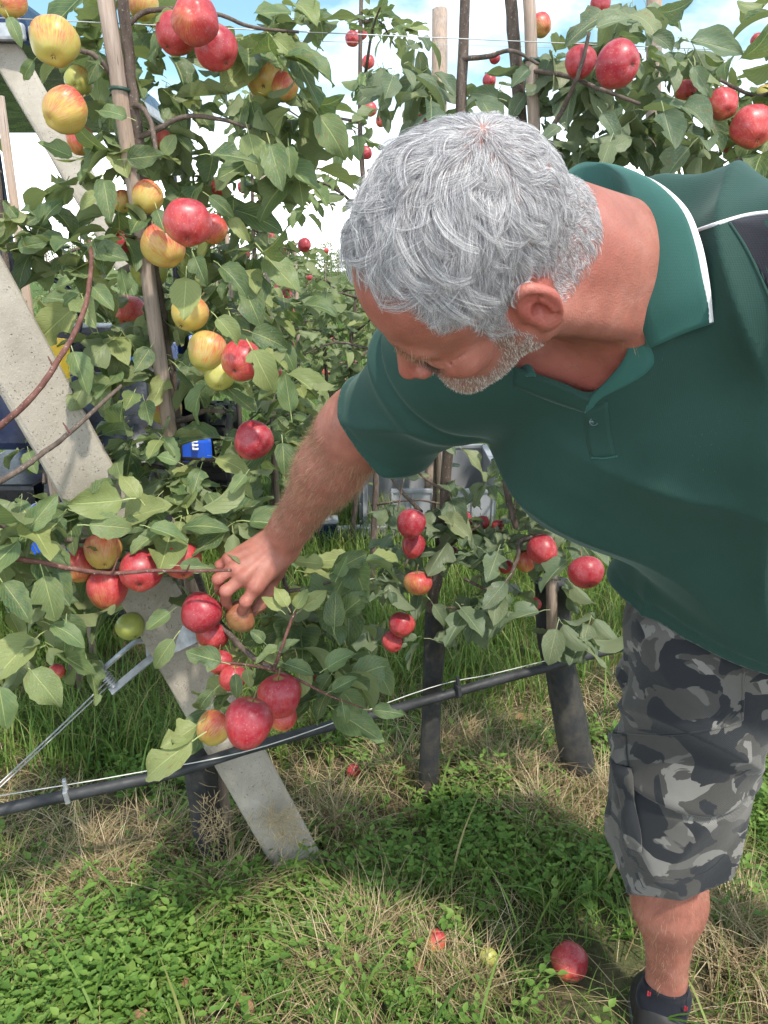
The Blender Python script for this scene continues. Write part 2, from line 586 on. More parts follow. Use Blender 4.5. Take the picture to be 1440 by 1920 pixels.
def arm(p):
    ax = nrm(WRI - ELB)
    d = sd_rc(p, SHR, ELB, 0.064, 0.056)
    d = smin(d, sd_rc(p, ELB - ax * 0.02, ELB + ax * 0.10, 0.054, 0.052), 0.03)
    d = smin(d, sd_rc(p, ELB + ax * 0.08, WRI - ax * 0.03, 0.051, 0.0345), 0.03)
    d = smin(d, sd_rc(p, WRI - ax * 0.04, WRI + ax * 0.015, 0.0335, 0.031), 0.02)
    cen = A(P(470, 1072, 1.402))
    # metacarpals spread from the wrist
    hand = None
    spread = nrm(A(FING[0][0][0]) - A(FING[3][0][0]))
    for i, (J, R) in enumerate(FING):
        J = [A(j) for j in J]
        base = WRI + ax * 0.012 + spread * (0.017 - 0.0115 * i)
        m = sd_rc(p, base, J[0], 0.0190, R[0] * 1.12)
        hand = m if hand is None else smin(hand, m, 0.016)
    J = [A(j) for j in THUMB[0]]; R = THUMB[1]
    hand = smin(hand, sd_rc(p, WRI + ax * 0.012 + spread * 0.018, J[0], 0.019, 0.018), 0.016)
    hand = smin(hand, sd_rc(p, A(FING[0][0][0]) * .6 + WRI * .4, J[0], 0.014, 0.014), 0.016)
    for i, (J_, R_) in enumerate(FING):
        K = [A(j) for j in J_]
        f = sd_rc(p, K[0], K[1], R_[0], R_[1])
        f = smin(f, sd_rc(p, K[1], K[2], R_[1], R_[2]), 0.004)
        f = smin(f, sd_rc(p, K[2], K[3], R_[2], R_[3]), 0.004)
        f = smin(f, sd_ell(p, K[1], (R_[1] * 1.07,) * 3), 0.004)
        kn = sd_ell(p, K[0] + A(camvec(0, -0.2, -1)) * 0.0045, (R_[0] * 0.85,) * 3)
        hand = smin(hand, kn, 0.008)
        hand = smin(hand, f, 0.0055)
        # tendon from the knuckle towards the wrist
        hand = smin(hand, sd_rc(p, K[0] + A(camvec(0, 0, -1)) * 0.011, (K[0] * .35 + WRI * .65) + A(camvec(0, 0, -1)) * 0.014, 0.0035, 0.0025), 0.010)
    f = sd_rc(p, J[0], J[1], R[0], R[1])
    f = smin(f, sd_rc(p, J[1], J[2], R[1], R[2]), 0.004)
    f = smin(f, sd_rc(p, J[2], J[3], R[2], R[3]), 0.004)
    hand = smin(hand, f, 0.007)
    d = smin(d, hand, 0.022)
    d = smin(d, sd_ell(p, WRI + A(camvec(-0.45, -0.55, -0.6)) * 0.024, (0.010,) * 3), 0.014)
    return d


LELB = SHL + A((0.25, 0.09, -0.19))
LWRI = A((0.84, 1.02, 1.00))


def arm_left(p):
    ax = nrm(LWRI - LELB)
    d = sd_rc(p, SHL, LELB, 0.058, 0.048)
    d = smin(d, sd_rc(p, LELB, LELB + ax * 0.09, 0.046, 0.045), 0.03)
    d = smin(d, sd_rc(p, LELB + ax * 0.08, LWRI, 0.044, 0.030), 0.03)
    dn = A((-0.1, 0.15, -1.0)); dn = nrm(dn)
    sp = nrm(np.cross(ax, dn)) if abs(ax @ dn) < 0.98 else A((0, 1, 0))
    for i, ln in enumerate((0.066, 0.074, 0.068, 0.055)):
        k = LWRI + dn * 0.088 + sp * (0.030 - 0.02 * i)
        d = smin(d, sd_rc(p, LWRI + dn * 0.012 + sp * (0.014 - 0.009 * i), k, 0.019, 0.013), 0.014)
        m = k + nrm(dn + A((-0.25, -0.1, 0))) * ln * 0.55
        d = smin(d, sd_rc(p, k, m, 0.011, 0.0095), 0.005)
        d = smin(d, sd_rc(p, m, m + nrm(dn + A((-0.7, -0.2, 0))) * ln * 0.55, 0.0095, 0.0078), 0.004)
    t0 = LWRI + dn * 0.03 + sp * 0.022
    d = smin(d, sd_rc(p, t0, t0 + dn * 0.035 + sp * 0.025, 0.016, 0.012), 0.012)
    d = smin(d, sd_rc(p, t0 + dn * 0.035 + sp * 0.025, t0 + dn * 0.072 + sp * 0.030, 0.0115, 0.009), 0.005)
    return d


def leg(p):
    d = sd_rc(p, KNE + A((0, 0, 0.06)), KNE, 0.075, 0.058)
    c1 = KNE + (ANK - KNE) * 0.36
    d = smin(d, sd_rc(p, KNE, c1, 0.056, 0.0545), 0.03)
    d = smin(d, sd_rc(p, c1, ANK + A((0, 0, 0.05)), 0.0545, 0.034), 0.05)
    d = smin(d, sd_ell(p, c1 + A((0.004, 0.020, 0.01)), (0.058, 0.050, 0.105)), 0.03)
    d = smin(d, sd_rc(p, ANK + A((0, 0, 0.05)), ANK, 0.034, 0.037), 0.02)
    d = smin(d, sd_ell(p, ANK + A((-0.030, 0, 0.0)), (0.014,) * 3), 0.015)
    d = smin(d, sd_ell(p, ANK + A((0.032, 0, 0.005)), (0.014,) * 3), 0.015)
    d = smin(d, sd_rc(p, ANK - A((0, 0, 0.03)), ANK + A((-0.03, -0.12, -0.055)), 0.036, 0.028), 0.03)
    d = smin(d, sd_rc(p, ANK, ANK + A((0.0, 0.035, -0.05)), 0.030, 0.03), 0.03)
    # shin bone and kneecap relief
    d = smin(d, sd_rc(p, KNE + A((0.0, -0.045, -0.05)), ANK + A((0.0, -0.024, 0.06)), 0.012, 0.010), 0.025)
    return d


def shirt_fn(p):
    t = torso(p)
    sa = SHR + A((0, 0, -0.01)); sb = ELB + nrm(ELB - SHR) * 0.10 + A(camvec(0.030, 0.026, 0.0))
    sl = sd_rc(p, sa, sb, 0.082, 0.088)
    d = smin(t - 0.014, sl, 0.085)
    # left sleeve (outside the picture)
    lb = LELB + nrm(LELB - SHL) * 0.06
    d = smin(d, sd_rc(p, SHL, lb, 0.082, 0.085), 0.05)
    # the shirt hangs straight from the chest and the belly
    d = smin(d, sd_ell(p, tp(-0.012, -0.04, -0.045), (0.190, 0.140, 0.17), TR), 0.05)
    d = smin(d, sd_ell(p, A((0.535, 1.13, 0.975)), (0.178, 0.150, 0.15)), 0.04)
    return d


def fabric_noise(V, N, amp, freq, dirv, warp=1.0):
    a = V @ A(dirv)
    w = np.sin(V[:, 0] * 9 + 1.3) + np.sin(V[:, 1] * 11 + V[:, 2] * 7) * 0.7
    return V + N * (amp * np.sin(a * freq + warp * w))[:, None]


# ------------------------------------------------------------------ materials of the man
def mat_skin():
    t = NT('skin')
    c = t.coord()
    fl = t.attr('flush'); st = t.attr('stubble'); sc = t.attr('scalp')
    n1 = t.noise(c, 26, 5, 0.6); n2 = t.noise(c, 260, 3, 0.6); n3 = t.noise(c, 90, 4, 0.65)
    base = t.ramp(n1, [(0.30, (0.245, 0.090, 0.064)), (0.52, (0.325, 0.128, 0.092)), (0.72, (0.395, 0.175, 0.134))])
    base = t.mix(t.math('MULTIPLY', t.ramp(n3, [(0.48, 0.0), (0.70, 1.0)]), 0.5), base, (0.40, 0.125, 0.085))
    base = t.mix(t.math('MULTIPLY', fl, 0.8), base, (0.38, 0.090, 0.072))
    base = t.mix(t.math('MULTIPLY', sc, 0.45), base, (0.46, 0.27, 0.235))
    dots = t.ramp(n2, [(0.42, 0.0), (0.60, 1.0)])
    base = t.mix(t.math('MULTIPLY', st, t.math('MULTIPLY_ADD', dots, 0.40, 0.32)), base, (0.24, 0.165, 0.135))
    frk = t.ramp(t.noise(c, 150, 2), [(0.66, 0.0), (0.74, 1.0)])
    base = t.mix(t.math('MULTIPLY', frk, 0.22), base, (0.26, 0.105, 0.06))
    t.b.inputs['Subsurface Weight'].default_value = 0.18
    t.b.inputs['Subsurface Radius'].default_value = (1.0, 0.35, 0.2)
    t.b.inputs['Subsurface Scale'].default_value = 0.006
    h = t.math('ADD', t.noise(c, 420, 3, 0.6), t.math('MULTIPLY', t.n('TexVoronoi').outputs['Distance'], 0.0))
    vor = t.n('TexVoronoi'); vor.inputs['Scale'].default_value = 520; t.l(c, vor.inputs['Vector'])
    h = t.math('ADD', h, t.math('MULTIPLY', vor.outputs['Distance'], 0.8))
    h = t.math('ADD', h, t.math('MULTIPLY', t.noise(t.mapping(c, (1, 1, 1)), 75, 3), 1.6))
    t.bump(h, 0.32, 0.0014)
    return t.fin(base, t.ramp(n3, [(0.3, 0.42), (0.7, 0.58)]), spec=0.45)


def mat_cloth(name, col, col2=None, rough=0.75, weave=900, sheen=0.35):
    t = NT(name)
    c = t.coord()
    n = t.noise(c, 14, 4)
    col2 = col2 or tuple(x * 1.18 for x in col)
    base = t.ramp(n, [(0.35, col), (0.7, col2)])
    t.b.inputs['Sheen Weight'].default_value = sheen
    t.b.inputs['Sheen Roughness'].default_value = 0.4
    t.b.inputs['Sheen Tint'].default_value = (*[min(1, x * 3 + .25) for x in col], 1)
    w = t.n('TexWave'); w.inputs['Scale'].default_value = weave / 6; t.l(t.mapping(c, rot=(0.2, 0.3, 0.1)), w.inputs['Vector'])
    w2 = t.n('TexWave', bands_direction='Z'); w2.inputs['Scale'].default_value = weave / 6; t.l(c, w2.inputs['Vector'])
    h = t.math('ADD', w.outputs['Fac'], w2.outputs['Fac'])
    h = t.math('ADD', h, t.math('MULTIPLY', t.noise(c, 30, 4, 0.6), 3.0))
    h = t.math('ADD', t.math('MULTIPLY', h, 0.3), t.math('MULTIPLY', t.noise(c, 700, 2), 0.8))
    t.bump(h, 0.20, 0.0014)
    return t.fin(base, rough, spec=0.25)


def mat_camo():
    t = NT('camouflage_cotton')
    c = t.coord()
    v = t.mapping(c, (10.5, 10.5, 12.5), rot=(0, 0.6, 0.3))
    cols = (0.066, 0.063, 0.058)
    n1 = t.noise(t.mapping(v, loc=(3.1, 0, 0)), 0.8, 3.5, 0.48, 1.3)
    n2 = t.noise(t.mapping(v, loc=(17, 5, 2)), 0.9, 3.5, 0.48, 1.4)
    n3 = t.noise(t.mapping(v, loc=(-9, 31, 7)), 1.05, 3.5, 0.5, 1.5)
    base = t.mix(t.ramp(n1, [(0.515, 0.0), (0.522, 1.0)]), cols, (0.125, 0.119, 0.108))
    base = t.mix(t.ramp(n3, [(0.585, 0.0), (0.592, 1.0)]), base, (0.205, 0.196, 0.180))
    base = t.mix(t.ramp(n2, [(0.535, 0.0), (0.542, 1.0)]), base, (0.024, 0.026, 0.030))
    fade = t.noise(c, 40, 5, 0.65)
    base = t.mix(0.25, base, t.ramp(fade, [(0.3, 0.05), (0.7, 0.2)]), 'SOFT_LIGHT')
    w = t.n('TexWave'); w.inputs['Scale'].default_value = 210; w.inputs['Distortion'].default_value = 0.6
    t.l(t.mapping(c, rot=(0.0, 0.9, 0.6)), w.inputs['Vector'])
    h = t.math('ADD', t.math('MULTIPLY', w.outputs['Fac'], 0.5), t.math('MULTIPLY', t.noise(c, 22, 4, 0.6), 3.5))
    t.bump(h, 0.3, 0.0022)
    t.b.inputs['Sheen Weight'].default_value = 0.15
    return t.fin(base, 0.85, spec=0.2)


def mat_hair(name, stops):
    t = NT(name)
    hi = t.n('HairInfo')
    base = t.ramp(hi.outputs['Random'], stops)
    t.b.inputs['Sheen Weight'].default_value = 0.0
    return t.fin(base, 0.38, spec=0.5)


M_SKIN = mat_skin()
M_SHIRT = mat_cloth('green_polyester_shaded', (0.0155, 0.047, 0.037), (0.018, 0.053, 0.042))  # green darkened, the shade on the chest is put into the colour
M_COLLAR = mat_cloth('green_rib_knit_sunlit', (0.027, 0.095, 0.080), (0.030, 0.104, 0.088), weave=1400)  # the shirt's green made lighter, sunlight on the collar painted in
M_WHITE = mat_cloth('white_piping', (0.74, 0.73, 0.74), (0.80, 0.79, 0.80))
M_BLACKP = mat_cloth('black_polyester', (0.014, 0.014, 0.020), (0.018, 0.018, 0.026))
M_CAMO = mat_camo()
M_SOCK = mat_cloth('black_sock_knit', (0.010, 0.011, 0.016), rough=0.9, weave=700)
M_RED = plain('red_print', (0.30, 0.02, 0.03))
M_SHOE = plain('dark_shoe_leather', (0.022, 0.021, 0.021), 0.55, bump=0.2)
M_SOLE = plain('grey_rubber_sole', (0.10, 0.10, 0.10), 0.8)
M_HAIR = mat_hair('grey_hair', [(0.0, (0.15, 0.14, 0.15)), (0.30, (0.31, 0.295, 0.31)), (0.6, (0.49, 0.475, 0.485)), (0.85, (0.70, 0.68, 0.68)), (1.0, (0.90, 0.88, 0.85))])
M_STUB = mat_hair('stubble_hair', [(0.0, (0.10, 0.06, 0.045)), (0.40, (0.26, 0.185, 0.14)), (0.70, (0.52, 0.45, 0.39)), (1.0, (0.80, 0.76, 0.70))])
M_BODYH = mat_hair('body_hair', [(0.0, (0.12, 0.06, 0.03)), (0.6, (0.28, 0.17, 0.09)), (1.0, (0.48, 0.34, 0.21))])
M_LASH = mat_hair('lash_and_lid_shade', [(0.0, (0.03, 0.02, 0.015)), (1.0, (0.06, 0.045, 0.035))])
M_BUTTON = plain('dark_green_button', (0.020, 0.05, 0.045), 0.3)


def curves_obj(name, pts, rad, mat, parent):
    """pts (n, k, 3) strands; rad (k,) or (n,k)."""
    n, k, _ = pts.shape
    hc = bpy.data.hair_curves.new(name)
    hc.add_curves([k] * n)
    hc.attributes['position'].data.foreach_set('vector', pts.astype(np.float32).ravel())
    ra = hc.attributes.get('radius') or hc.attributes.new('radius', 'FLOAT', 'POINT')
    ra.data.foreach_set('value', np.broadcast_to(rad, (n, k)).astype(np.float32).ravel())
    hc.materials.append(mat)
    o = bpy.data.objects.new(name, hc)
    COL.objects.link(o)
    o.parent = parent
    o.matrix_parent_inverse = Matrix.Translation(-Vector(parent.location))
    return o


def sample_faces(V, F, N, w, count, r_):
    """Random points on quads weighted by face area times w(face)."""
    a = 0.5 * np.linalg.norm(np.cross(V[F[:, 2]] - V[F[:, 0]], V[F[:, 3]] - V[F[:, 1]]), axis=1) * w
    cs = np.cumsum(a); cs /= cs[-1]
    f = np.searchsorted(cs, r_.random(count))
    u = r_.random((count, 1)); v = r_.random((count, 1))
    q = F[f]
    mixv = lambda X: (X[q[:, 0]] * (1 - u) + X[q[:, 1]] * u) * (1 - v) + (X[q[:, 3]] * (1 - u) + X[q[:, 2]] * u) * v
    nn = mixv(N)
    return mixv(V), nn / (np.linalg.norm(nn, axis=1)[:, None] + 1e-9)


def hair_mask(q):
    """1 where the scalp carries hair, in head coordinates (forward, left, up)."""
    x, y, z = q[:, 0], np.abs(q[:, 1]), q[:, 2]
    # hairline height as a function of how far round to the side
    side = sstep(0.010, 0.060, y)
    line = 0.105 - 0.060 * side ** 2            # lowest z with hair at the front
    front = sstep(line - 0.004, line + 0.008, z + 0.02 * (x < 0.03))
    recede = sstep(0.066, 0.056, x + 0.020 * np.exp(-((y - 0.042) / 0.016) ** 2))
    back = sstep(0.022, 0.006, x)
    m = np.maximum(front * recede, back * sstep(-0.050, -0.030, z + 0.10 * np.clip(-x - 0.05, 0, 1) * 0.2 + 0.012 * sstep(-0.02, -0.06, x)))
    burn = sstep(0.040, 0.034, x) * sstep(0.008, 0.014, x) * sstep(-0.028, -0.020, z) * (y > 0.05)
    m = np.maximum(m, burn)
    m = np.maximum(m, sstep(0.040, 0.030, x) * sstep(0.020, 0.032, z) * (y > 0.045))
    ear = np.sqrt(((x + 0.010) / 0.026) ** 2 + ((z + 0.010) / 0.034) ** 2)
    m = m * np.where(y > 0.055, sstep(0.95, 1.10, ear), 1.0)
    m = m * np.where(y > 0.080, 0.0, 1.0)
    m = m * (1 - sstep(-0.035, -0.05, z) * (x > -0.03))
    return m


def beard_mask(q):
    x, y, z = q[:, 0], np.abs(q[:, 1]), q[:, 2]
    edge = -0.038 - 0.034 * sstep(0.020, 0.070, x)        # top of the beard along the cheek
    m = sstep(edge + 0.008, edge - 0.008, z) * sstep(0.004, 0.016, x) * sstep(-0.128, -0.112, z)
    m = np.maximum(m, sstep(0.020, 0.026, x) * sstep(0.042, 0.034, x) * sstep(-0.062, -0.05, z) * sstep(-0.018, -0.026, z) * (y > 0.05))
    must = sstep(0.090, 0.094, x) * sstep(-0.046, -0.051, z) * sstep(-0.0665, -0.064, z)
    m = np.maximum(m, must)
    lip = np.exp(-(((z + 0.072) / 0.008) ** 2)) * (y < 0.022) * (x > 0.088)
    return m * (1 - lip)


def build_person():
    r_ = np.random.default_rng(5)
    root = empty('person', (float(ANK[0]), float(ANK[1]), 0.0))
    tag(root, 'grey-haired man in green polo and camouflage shorts bending over to pick apples', 'person')
    # ---- skin: head, neck and chest; reaching arm and hand; lower leg
    lo = np.minimum(HC, NECK) - A((0.16, 0.16, 0.22)); hi = np.maximum(HC, NECK) + A((0.16, 0.18, 0.17))
    Vh, Fh = grid_sdf(body_head, lo, hi, 0.0023)
    Vh = relax(Vh, Fh, 1, 0.4)
    lo = np.minimum(np.minimum(SHR, WRI), A(P(405, 1160, 1.45))) - 0.07; hi = np.maximum(SHR, WRI) + 0.09
    lo[2] = A(P(440, 1170, 1.42))[2] - 0.02
    Va, Fa = grid_sdf(arm, lo, hi, 0.0024)
    Va = relax(Va, Fa, 1, 0.4)
    Vl, Fl = grid_sdf(leg, A((0.40, 0.96, -0.005)), A((0.68, 1.28, 0.60)), 0.004)
    Vl = relax(Vl, Fl, 2, 0.5)
    Vl2 = Vl.copy()
    Vl2[:, 0] += 0.46 - 0.20 * np.clip(Vl[:, 2] / 0.9, 0, 1); Vl2[:, 1] += 0.06
    Vt, Ft = grid_sdf(lambda p: smax(torso(p) + 0.04, (PEL + A((0, 0, 0.1)) - p) @ tu, 0.02), PEL - 0.36, A((0.62, 1.25, 1.50)), 0.012)
    lo = np.minimum(np.minimum(SHL, LELB), LWRI) - A((0.09, 0.09, 0.20)); hi = np.maximum(np.maximum(SHL, LELB), LWRI) + 0.09
    Vm, Fm = grid_sdf(arm_left, lo, hi, 0.0045)
    V = np.concatenate([Vh, Va, Vl, Vl2, Vt, Vm]); o1 = len(Vh); o2 = o1 + len(Va); o3 = o2 + len(Vl); o4 = o3 + len(Vl2)
    F = np.concatenate([Fh, Fa + o1, Fl + o2, Fl + o3, Ft + o4, Fm + o4 + len(Vt)])
    N = vnormals(V, F)
    q = (V - HC) @ HR / HS
    inh = np.arange(len(V)) < o1
    hm = hair_mask(q) * inh; bmk = beard_mask(q) * inh * (np.linalg.norm(q - A((0.03, 0, -0.05)), axis=1) < 0.115)
    hm = hm * (np.linalg.norm(q - A((0, 0, 0.03)), axis=1) < 0.135)
    flush = np.zeros(len(V))
    g = lambda c, s: np.exp(-np.sum((q - A(c)) ** 2, 1) / (s * s))
    for s in (-1, 1):
        flush += 1.1 * g((-0.012, s * 0.088, -0.004), 0.032) + 0.7 * g((0.07, s * 0.045, -0.035), 0.022)
    flush += 0.9 * g((0.115, 0, -0.038), 0.016) + 0.5 * g((0.08, 0, 0.06), 0.05) + 0.4 * g((-0.08, 0.03, -0.06), 0.06)
    chest = sstep(0.02, 0.07, (V - NECK) @ tf) * sstep(0.02, -0.10, (V - NECK) @ tu)
    flush += 0.9 * chest * inh
    hd = np.zeros(len(V))
    ia = (np.arange(len(V)) >= o1) & (np.arange(len(V)) < o2)
    for J, R in FING:
        for j in J[:2]:
            flush += ia * 0.75 * np.exp(-np.sum((V - A(j)) ** 2, 1) / 0.014 ** 2)
    body = mesh_np('body', V, F, M_SKIN, root, True, None,
                   {'flush': np.clip(flush, 0, 1), 'stubble': np.clip(bmk, 0, 1), 'scalp': np.clip(hm, 0, 1)})
    # ---- hair of the head
    wf = hm[Fh].mean(1)
    n = 62000
    Pp, Nn = sample_faces(Vh, Fh, N[:o1], wf, n, r_)
    qq = (Pp - HC) @ HR / HS
    W = A((-0.058, 0.004, 0.122))
    def flow(Q, NN, jit):
        qn = NN @ HR
        fl = Q - W
        fl[:, 2] -= 0.03 * sstep(0.03, 0.07, np.abs(Q[:, 1]))            # sides fall
        fl += A((0.03, 0.0, 0.0)) * sstep(0.06, 0.10, Q[:, 2])[:, None]  # the top is combed forward
        fl -= qn * np.sum(fl * qn, 1)[:, None]
        fl /= np.linalg.norm(fl, axis=1)[:, None] + 1e-6
        side = np.cross(qn, fl)
        a = jit
        fl = fl * np.cos(a)[:, None] + side * np.sin(a)[:, None]
        return fl, side, qn
    low = (np.sin(qq[:, 0] * 95 + qq[:, 1] * 60 + 1.0) + np.sin(qq[:, 1] * 120 - qq[:, 2] * 80 + 2.0) + np.sin(qq[:, 2] * 70 + qq[:, 0] * 50)) * 0.20
    # clumps: every strand follows the nearest guide
    ng = 2100
    gi = r_.choice(n, ng, replace=False)
    from mathutils import kdtree
    kd = kdtree.KDTree(ng)
    for i, k in enumerate(gi): kd.insert(Vector(Pp[k]), i)
    kd.balance()
    near = np.array([kd.find(Vector(x))[1] for x in Pp])
    gj = r_.normal(0, 0.33, ng); gl = r_.uniform(0.78, 1.18, ng); gb = r_.normal(0, 1.0, ng); gu = r_.normal(0.04, 0.13, ng)
    jit = low + gj[near] + r_.normal(0, 0.10, n)
    fl, side, qn = flow(qq.copy(), Nn, jit)
    top = sstep(0.045, 0.105, qq[:, 2]) * sstep(-0.085, -0.03, qq[:, 0])
    Ln = (0.0085 + 0.035 * top + 0.008 * sstep(0.0, 0.05, qq[:, 2])) * gl[near] * r_.uniform(0.75, 1.1, n)
    Ln *= np.where((np.abs(qq[:, 1]) > 0.05) & (qq[:, 2] < 0.0), 0.62, 1.0)
    Ln *= 1 - 0.35 * sstep(0.035, 0.065, qq[:, 0])
    fly = r_.random(n) < 0.035
    lift = 0.34 + 0.10 * top + gu[near] + r_.normal(0, 0.06, n) + fly * r_.uniform(0.15, 0.5, n)
    K = 7
    pts = np.zeros((n, K, 3))
    t = np.linspace(0, 1, K)
    for i in range(K):
        bend = (gb[near] * 0.46 * t[i] + r_.normal(0, 0.03, n) * t[i]) * (0.4 + 0.8 * top)
        dirv = fl * np.cos(bend)[:, None] + side * np.sin(bend)[:, None]
        hgt = lift * (t[i] - 0.62 * t[i] ** 2)
        along = t[i] * (1 - 0.12 * t[i])
        # follow the skull: fall back along the curvature
        drop = 0.5 * (Ln * along) ** 2 / 0.085
        pts[:, i] = qq + dirv * (Ln * along)[:, None] + qn * (Ln * hgt - drop + 0.0005)[:, None]
    gp = pts[gi]
    conv = (0.16 + 0.40 * top)[:, None, None] * (t ** 1.3)[None, :, None]
    pts = pts * (1 - conv) + (gp[near] + (qq - qq[gi][near])[:, None, :] * 0.35) * conv
    Wp = pts @ HR.T * HS + HC
    curves_obj('hair', Wp, np.linspace(0.000115, 0.00005, K)[None, :], M_HAIR, root)
    # eyebrows; dark lashes that also stand in for the lid crease's shade
    qb = q[:o1]
    ebm = (sstep(0.080, 0.084, qb[:, 0]) * np.exp(-((qb[:, 2] - 0.014) / 0.005) ** 2) * sstep(0.010, 0.016, np.abs(qb[:, 1])) * sstep(0.052, 0.046, np.abs(qb[:, 1])))
    Pb, Nb = sample_faces(Vh, Fh, N[:o1], ebm[Fh].mean(1), 260, r_)
    dirs = Nb * 0.6 + (HR @ A((0.1, 0, 0.3)))[None] + r_.normal(0, 0.25, Pb.shape) + np.sign(((Pb - HC) @ HR)[:, 1:2]) * HR[:, 1][None] * 0.8
    dirs /= np.linalg.norm(dirs, axis=1)[:, None]
    curves_obj('eyebrows', Pb[:, None] + dirs[:, None] * (np.linspace(0, 0.0065, 4)[None, :, None]), np.linspace(0.00014, 0.00006, 4)[None], M_BODYH, root)
    ll = []
    for s in (-1, 1):
        for u_ in np.linspace(0, 1, 55):
            b_ = A((0.0985, s * 0.018, -0.0160)) * (1 - u_) + A((0.0915, s * 0.047, -0.0150)) * u_
            e_ = b_ + A((0.0065, s * 0.002, -0.0045)) + r_.normal(0, 0.0008, 3)
            ll.append([b_, (b_ + e_) / 2 + A((0, 0, -0.0008)), e_])
    curves_obj('eyelashes', np.array(ll) @ HR.T * HS + HC, np.linspace(0.00022, 0.00008, 3)[None], M_LASH, root)
    # stubble
    ns = 9500
    Ps, Ns = sample_faces(Vh, Fh, N[:o1], bmk[:o1][Fh].mean(1), ns, r_)
    dirs = Ns * 0.7 + (HR @ A((0.15, 0, -0.75)))[None] + r_.normal(0, 0.22, Ps.shape)
    dirs /= np.linalg.norm(dirs, axis=1)[:, None]
    ls = r_.uniform(0.0014, 0.0036, ns)
    curves_obj('beard_stubble', Ps[:, None] + dirs[:, None] * (ls[:, None, None] * np.linspace(0, 1, 3)[None, :, None]), np.linspace(0.00014, 0.00008, 3)[None], M_STUB, root)
    # fine hair on the forearm, the chest and the shin
    Na = N[o1:o2]
    w = np.ones(len(Va)); dw = (Va - ELB) @ nrm(WRI - ELB)
    w = sstep(-0.02, 0.03, dw) * sstep(0.275, 0.22, dw)
    Pa, Nn2 = sample_faces(Va, Fa, Na, w[Fa].mean(1), 5200, r_)
    axd = nrm(WRI - ELB)
    dirs = Nn2 * 0.55 + axd[None] * 0.8 + r_.normal(0, 0.35, Pa.shape)
    dirs /= np.linalg.norm(dirs, axis=1)[:, None]
    la = r_.uniform(0.006, 0.013, len(Pa))
    tt = np.linspace(0, 1, 4)
    curves_obj('arm_hair', Pa[:, None] + (dirs[:, None] * tt[None, :, None] + axd[None, None] * 0.3 * (tt ** 2)[None, :, None]) * la[:, None, None], np.linspace(0.00014, 0.00007, 4)[None], M_BODYH, root)
    Nl = N[o2:o3]
    w = sstep(0.13, 0.17, Vl[:, 2])
    Pl, Nn3 = sample_faces(Vl, Fl, Nl, w[Fl].mean(1), 2400, r_)
    dirs = Nn3 * 0.6 + A((0, 0, -0.7))[None] + r_.normal(0, 0.3, Pl.shape)
    dirs /= np.linalg.norm(dirs, axis=1)[:, None]
    curves_obj('leg_hair', Pl[:, None] + dirs[:, None] * (r_.uniform(0.006, 0.014, len(Pl))[:, None, None] * np.linspace(0, 1, 3)[None, :, None]), np.linspace(0.00014, 0.00007, 3)[None], M_BODYH, root)
    ch = np.clip(chest[:o1], 0, 1) * sstep(0.16, 0.10, np.linalg.norm(Vh - (NECK + tf * 0.08 - tu * 0.06), axis=1))
    Pc, Nc = sample_faces(Vh, Fh, N[:o1], ch[Fh].mean(1) + 1e-9, 700, r_)
    dirs = Nc * 0.5 + r_.normal(0, 0.6, Pc.shape)
    dirs /= np.linalg.norm(dirs, axis=1)[:, None]
    curves_obj('chest_hair', Pc[:, None] + dirs[:, None] * (0.012 * np.linspace(0, 1, 4)[None, :, None]), np.linspace(0.00010, 0.00005, 4)[None], M_BODYH, root)

    # ---- the polo shirt
    Vs, Fs = grid_sdf(shirt_fn, A((-0.25, 0.60, 0.60)), A((0.92, 1.42, 1.62)), 0.0065)
    Vs = relax(Vs, Fs, 3, 0.5)
    Ns_ = vnormals(Vs, Fs)
    # soft folds: from the armpits, down the flank and above the hem
    lf = (Vs - PEL) @ tl; uf = (Vs - PEL) @ tu; ff = (Vs - PEL) @ tf
    rid = lambda a: (1 - np.abs(np.sin(a))) ** 1.6 * 2 - 0.8
    f1 = rid(lf * 17 + 1.1 * np.sin(uf * 6 + 0.7) + uf * 2.5 + 0.6) * sstep(0.05, 0.32, uf) * sstep(-0.02, 0.10, lf) * 0.013
    f2 = rid(uf * 26 + 1.6 * np.sin(lf * 9 + 1.0) + lf * 9) * sstep(0.14, -0.05, uf) * 0.009
    dsl = (Vs - SHR) @ nrm(ELB - SHR)
    f3 = rid(dsl * 24 + 1.8 * np.sin(((Vs - SHR) @ A(camvec(1, 1, 0))) * 14)) * sstep(0.03, 0.14, dsl) * sstep(0.10, -0.05, lf) * 0.0050
    f4 = rid((lf * 0.8 + uf) * 13 + 0.9 * np.sin(uf * 13 + lf * 5)) * sstep(0.30, 0.10, np.abs(uf - 0.30)) * sstep(0.16, -0.02, lf) * 0.0075
    d0 = (A(P(880, 795, 1.03)) - SHR) @ nrm(ELB - SHR)              # crease at the armhole, stitched hems
    rad_ = np.linalg.norm((Vs - SHR) - dsl[:, None] * nrm(ELB - SHR), axis=1)
    arm_side = sstep(-0.10, -0.16, lf) * sstep(0.135, 0.105, rad_)
    f5 = -0.0065 * np.exp(-((dsl - d0) / 0.010) ** 2) * arm_side + 0.004 * np.exp(-((dsl - d0 - 0.022) / 0.012) ** 2) * arm_side
    cut = (ELB - nrm(ELB - SHR) * 0.062 - SHR) @ nrm(ELB - SHR)
    f5 += -0.0022 * np.exp(-((dsl - cut + 0.024) / 0.005) ** 2) * arm_side
    hp_ = P(1300, 1204, 1.12); hn_ = (P(1130, 1098, 1.24) - hp_).cross(P(1440, 1230, 1.11) - hp_).normalized()
    if hn_.z < 0: hn_ = -hn_
    hd_ = (Vs - A(hp_)) @ A(hn_)
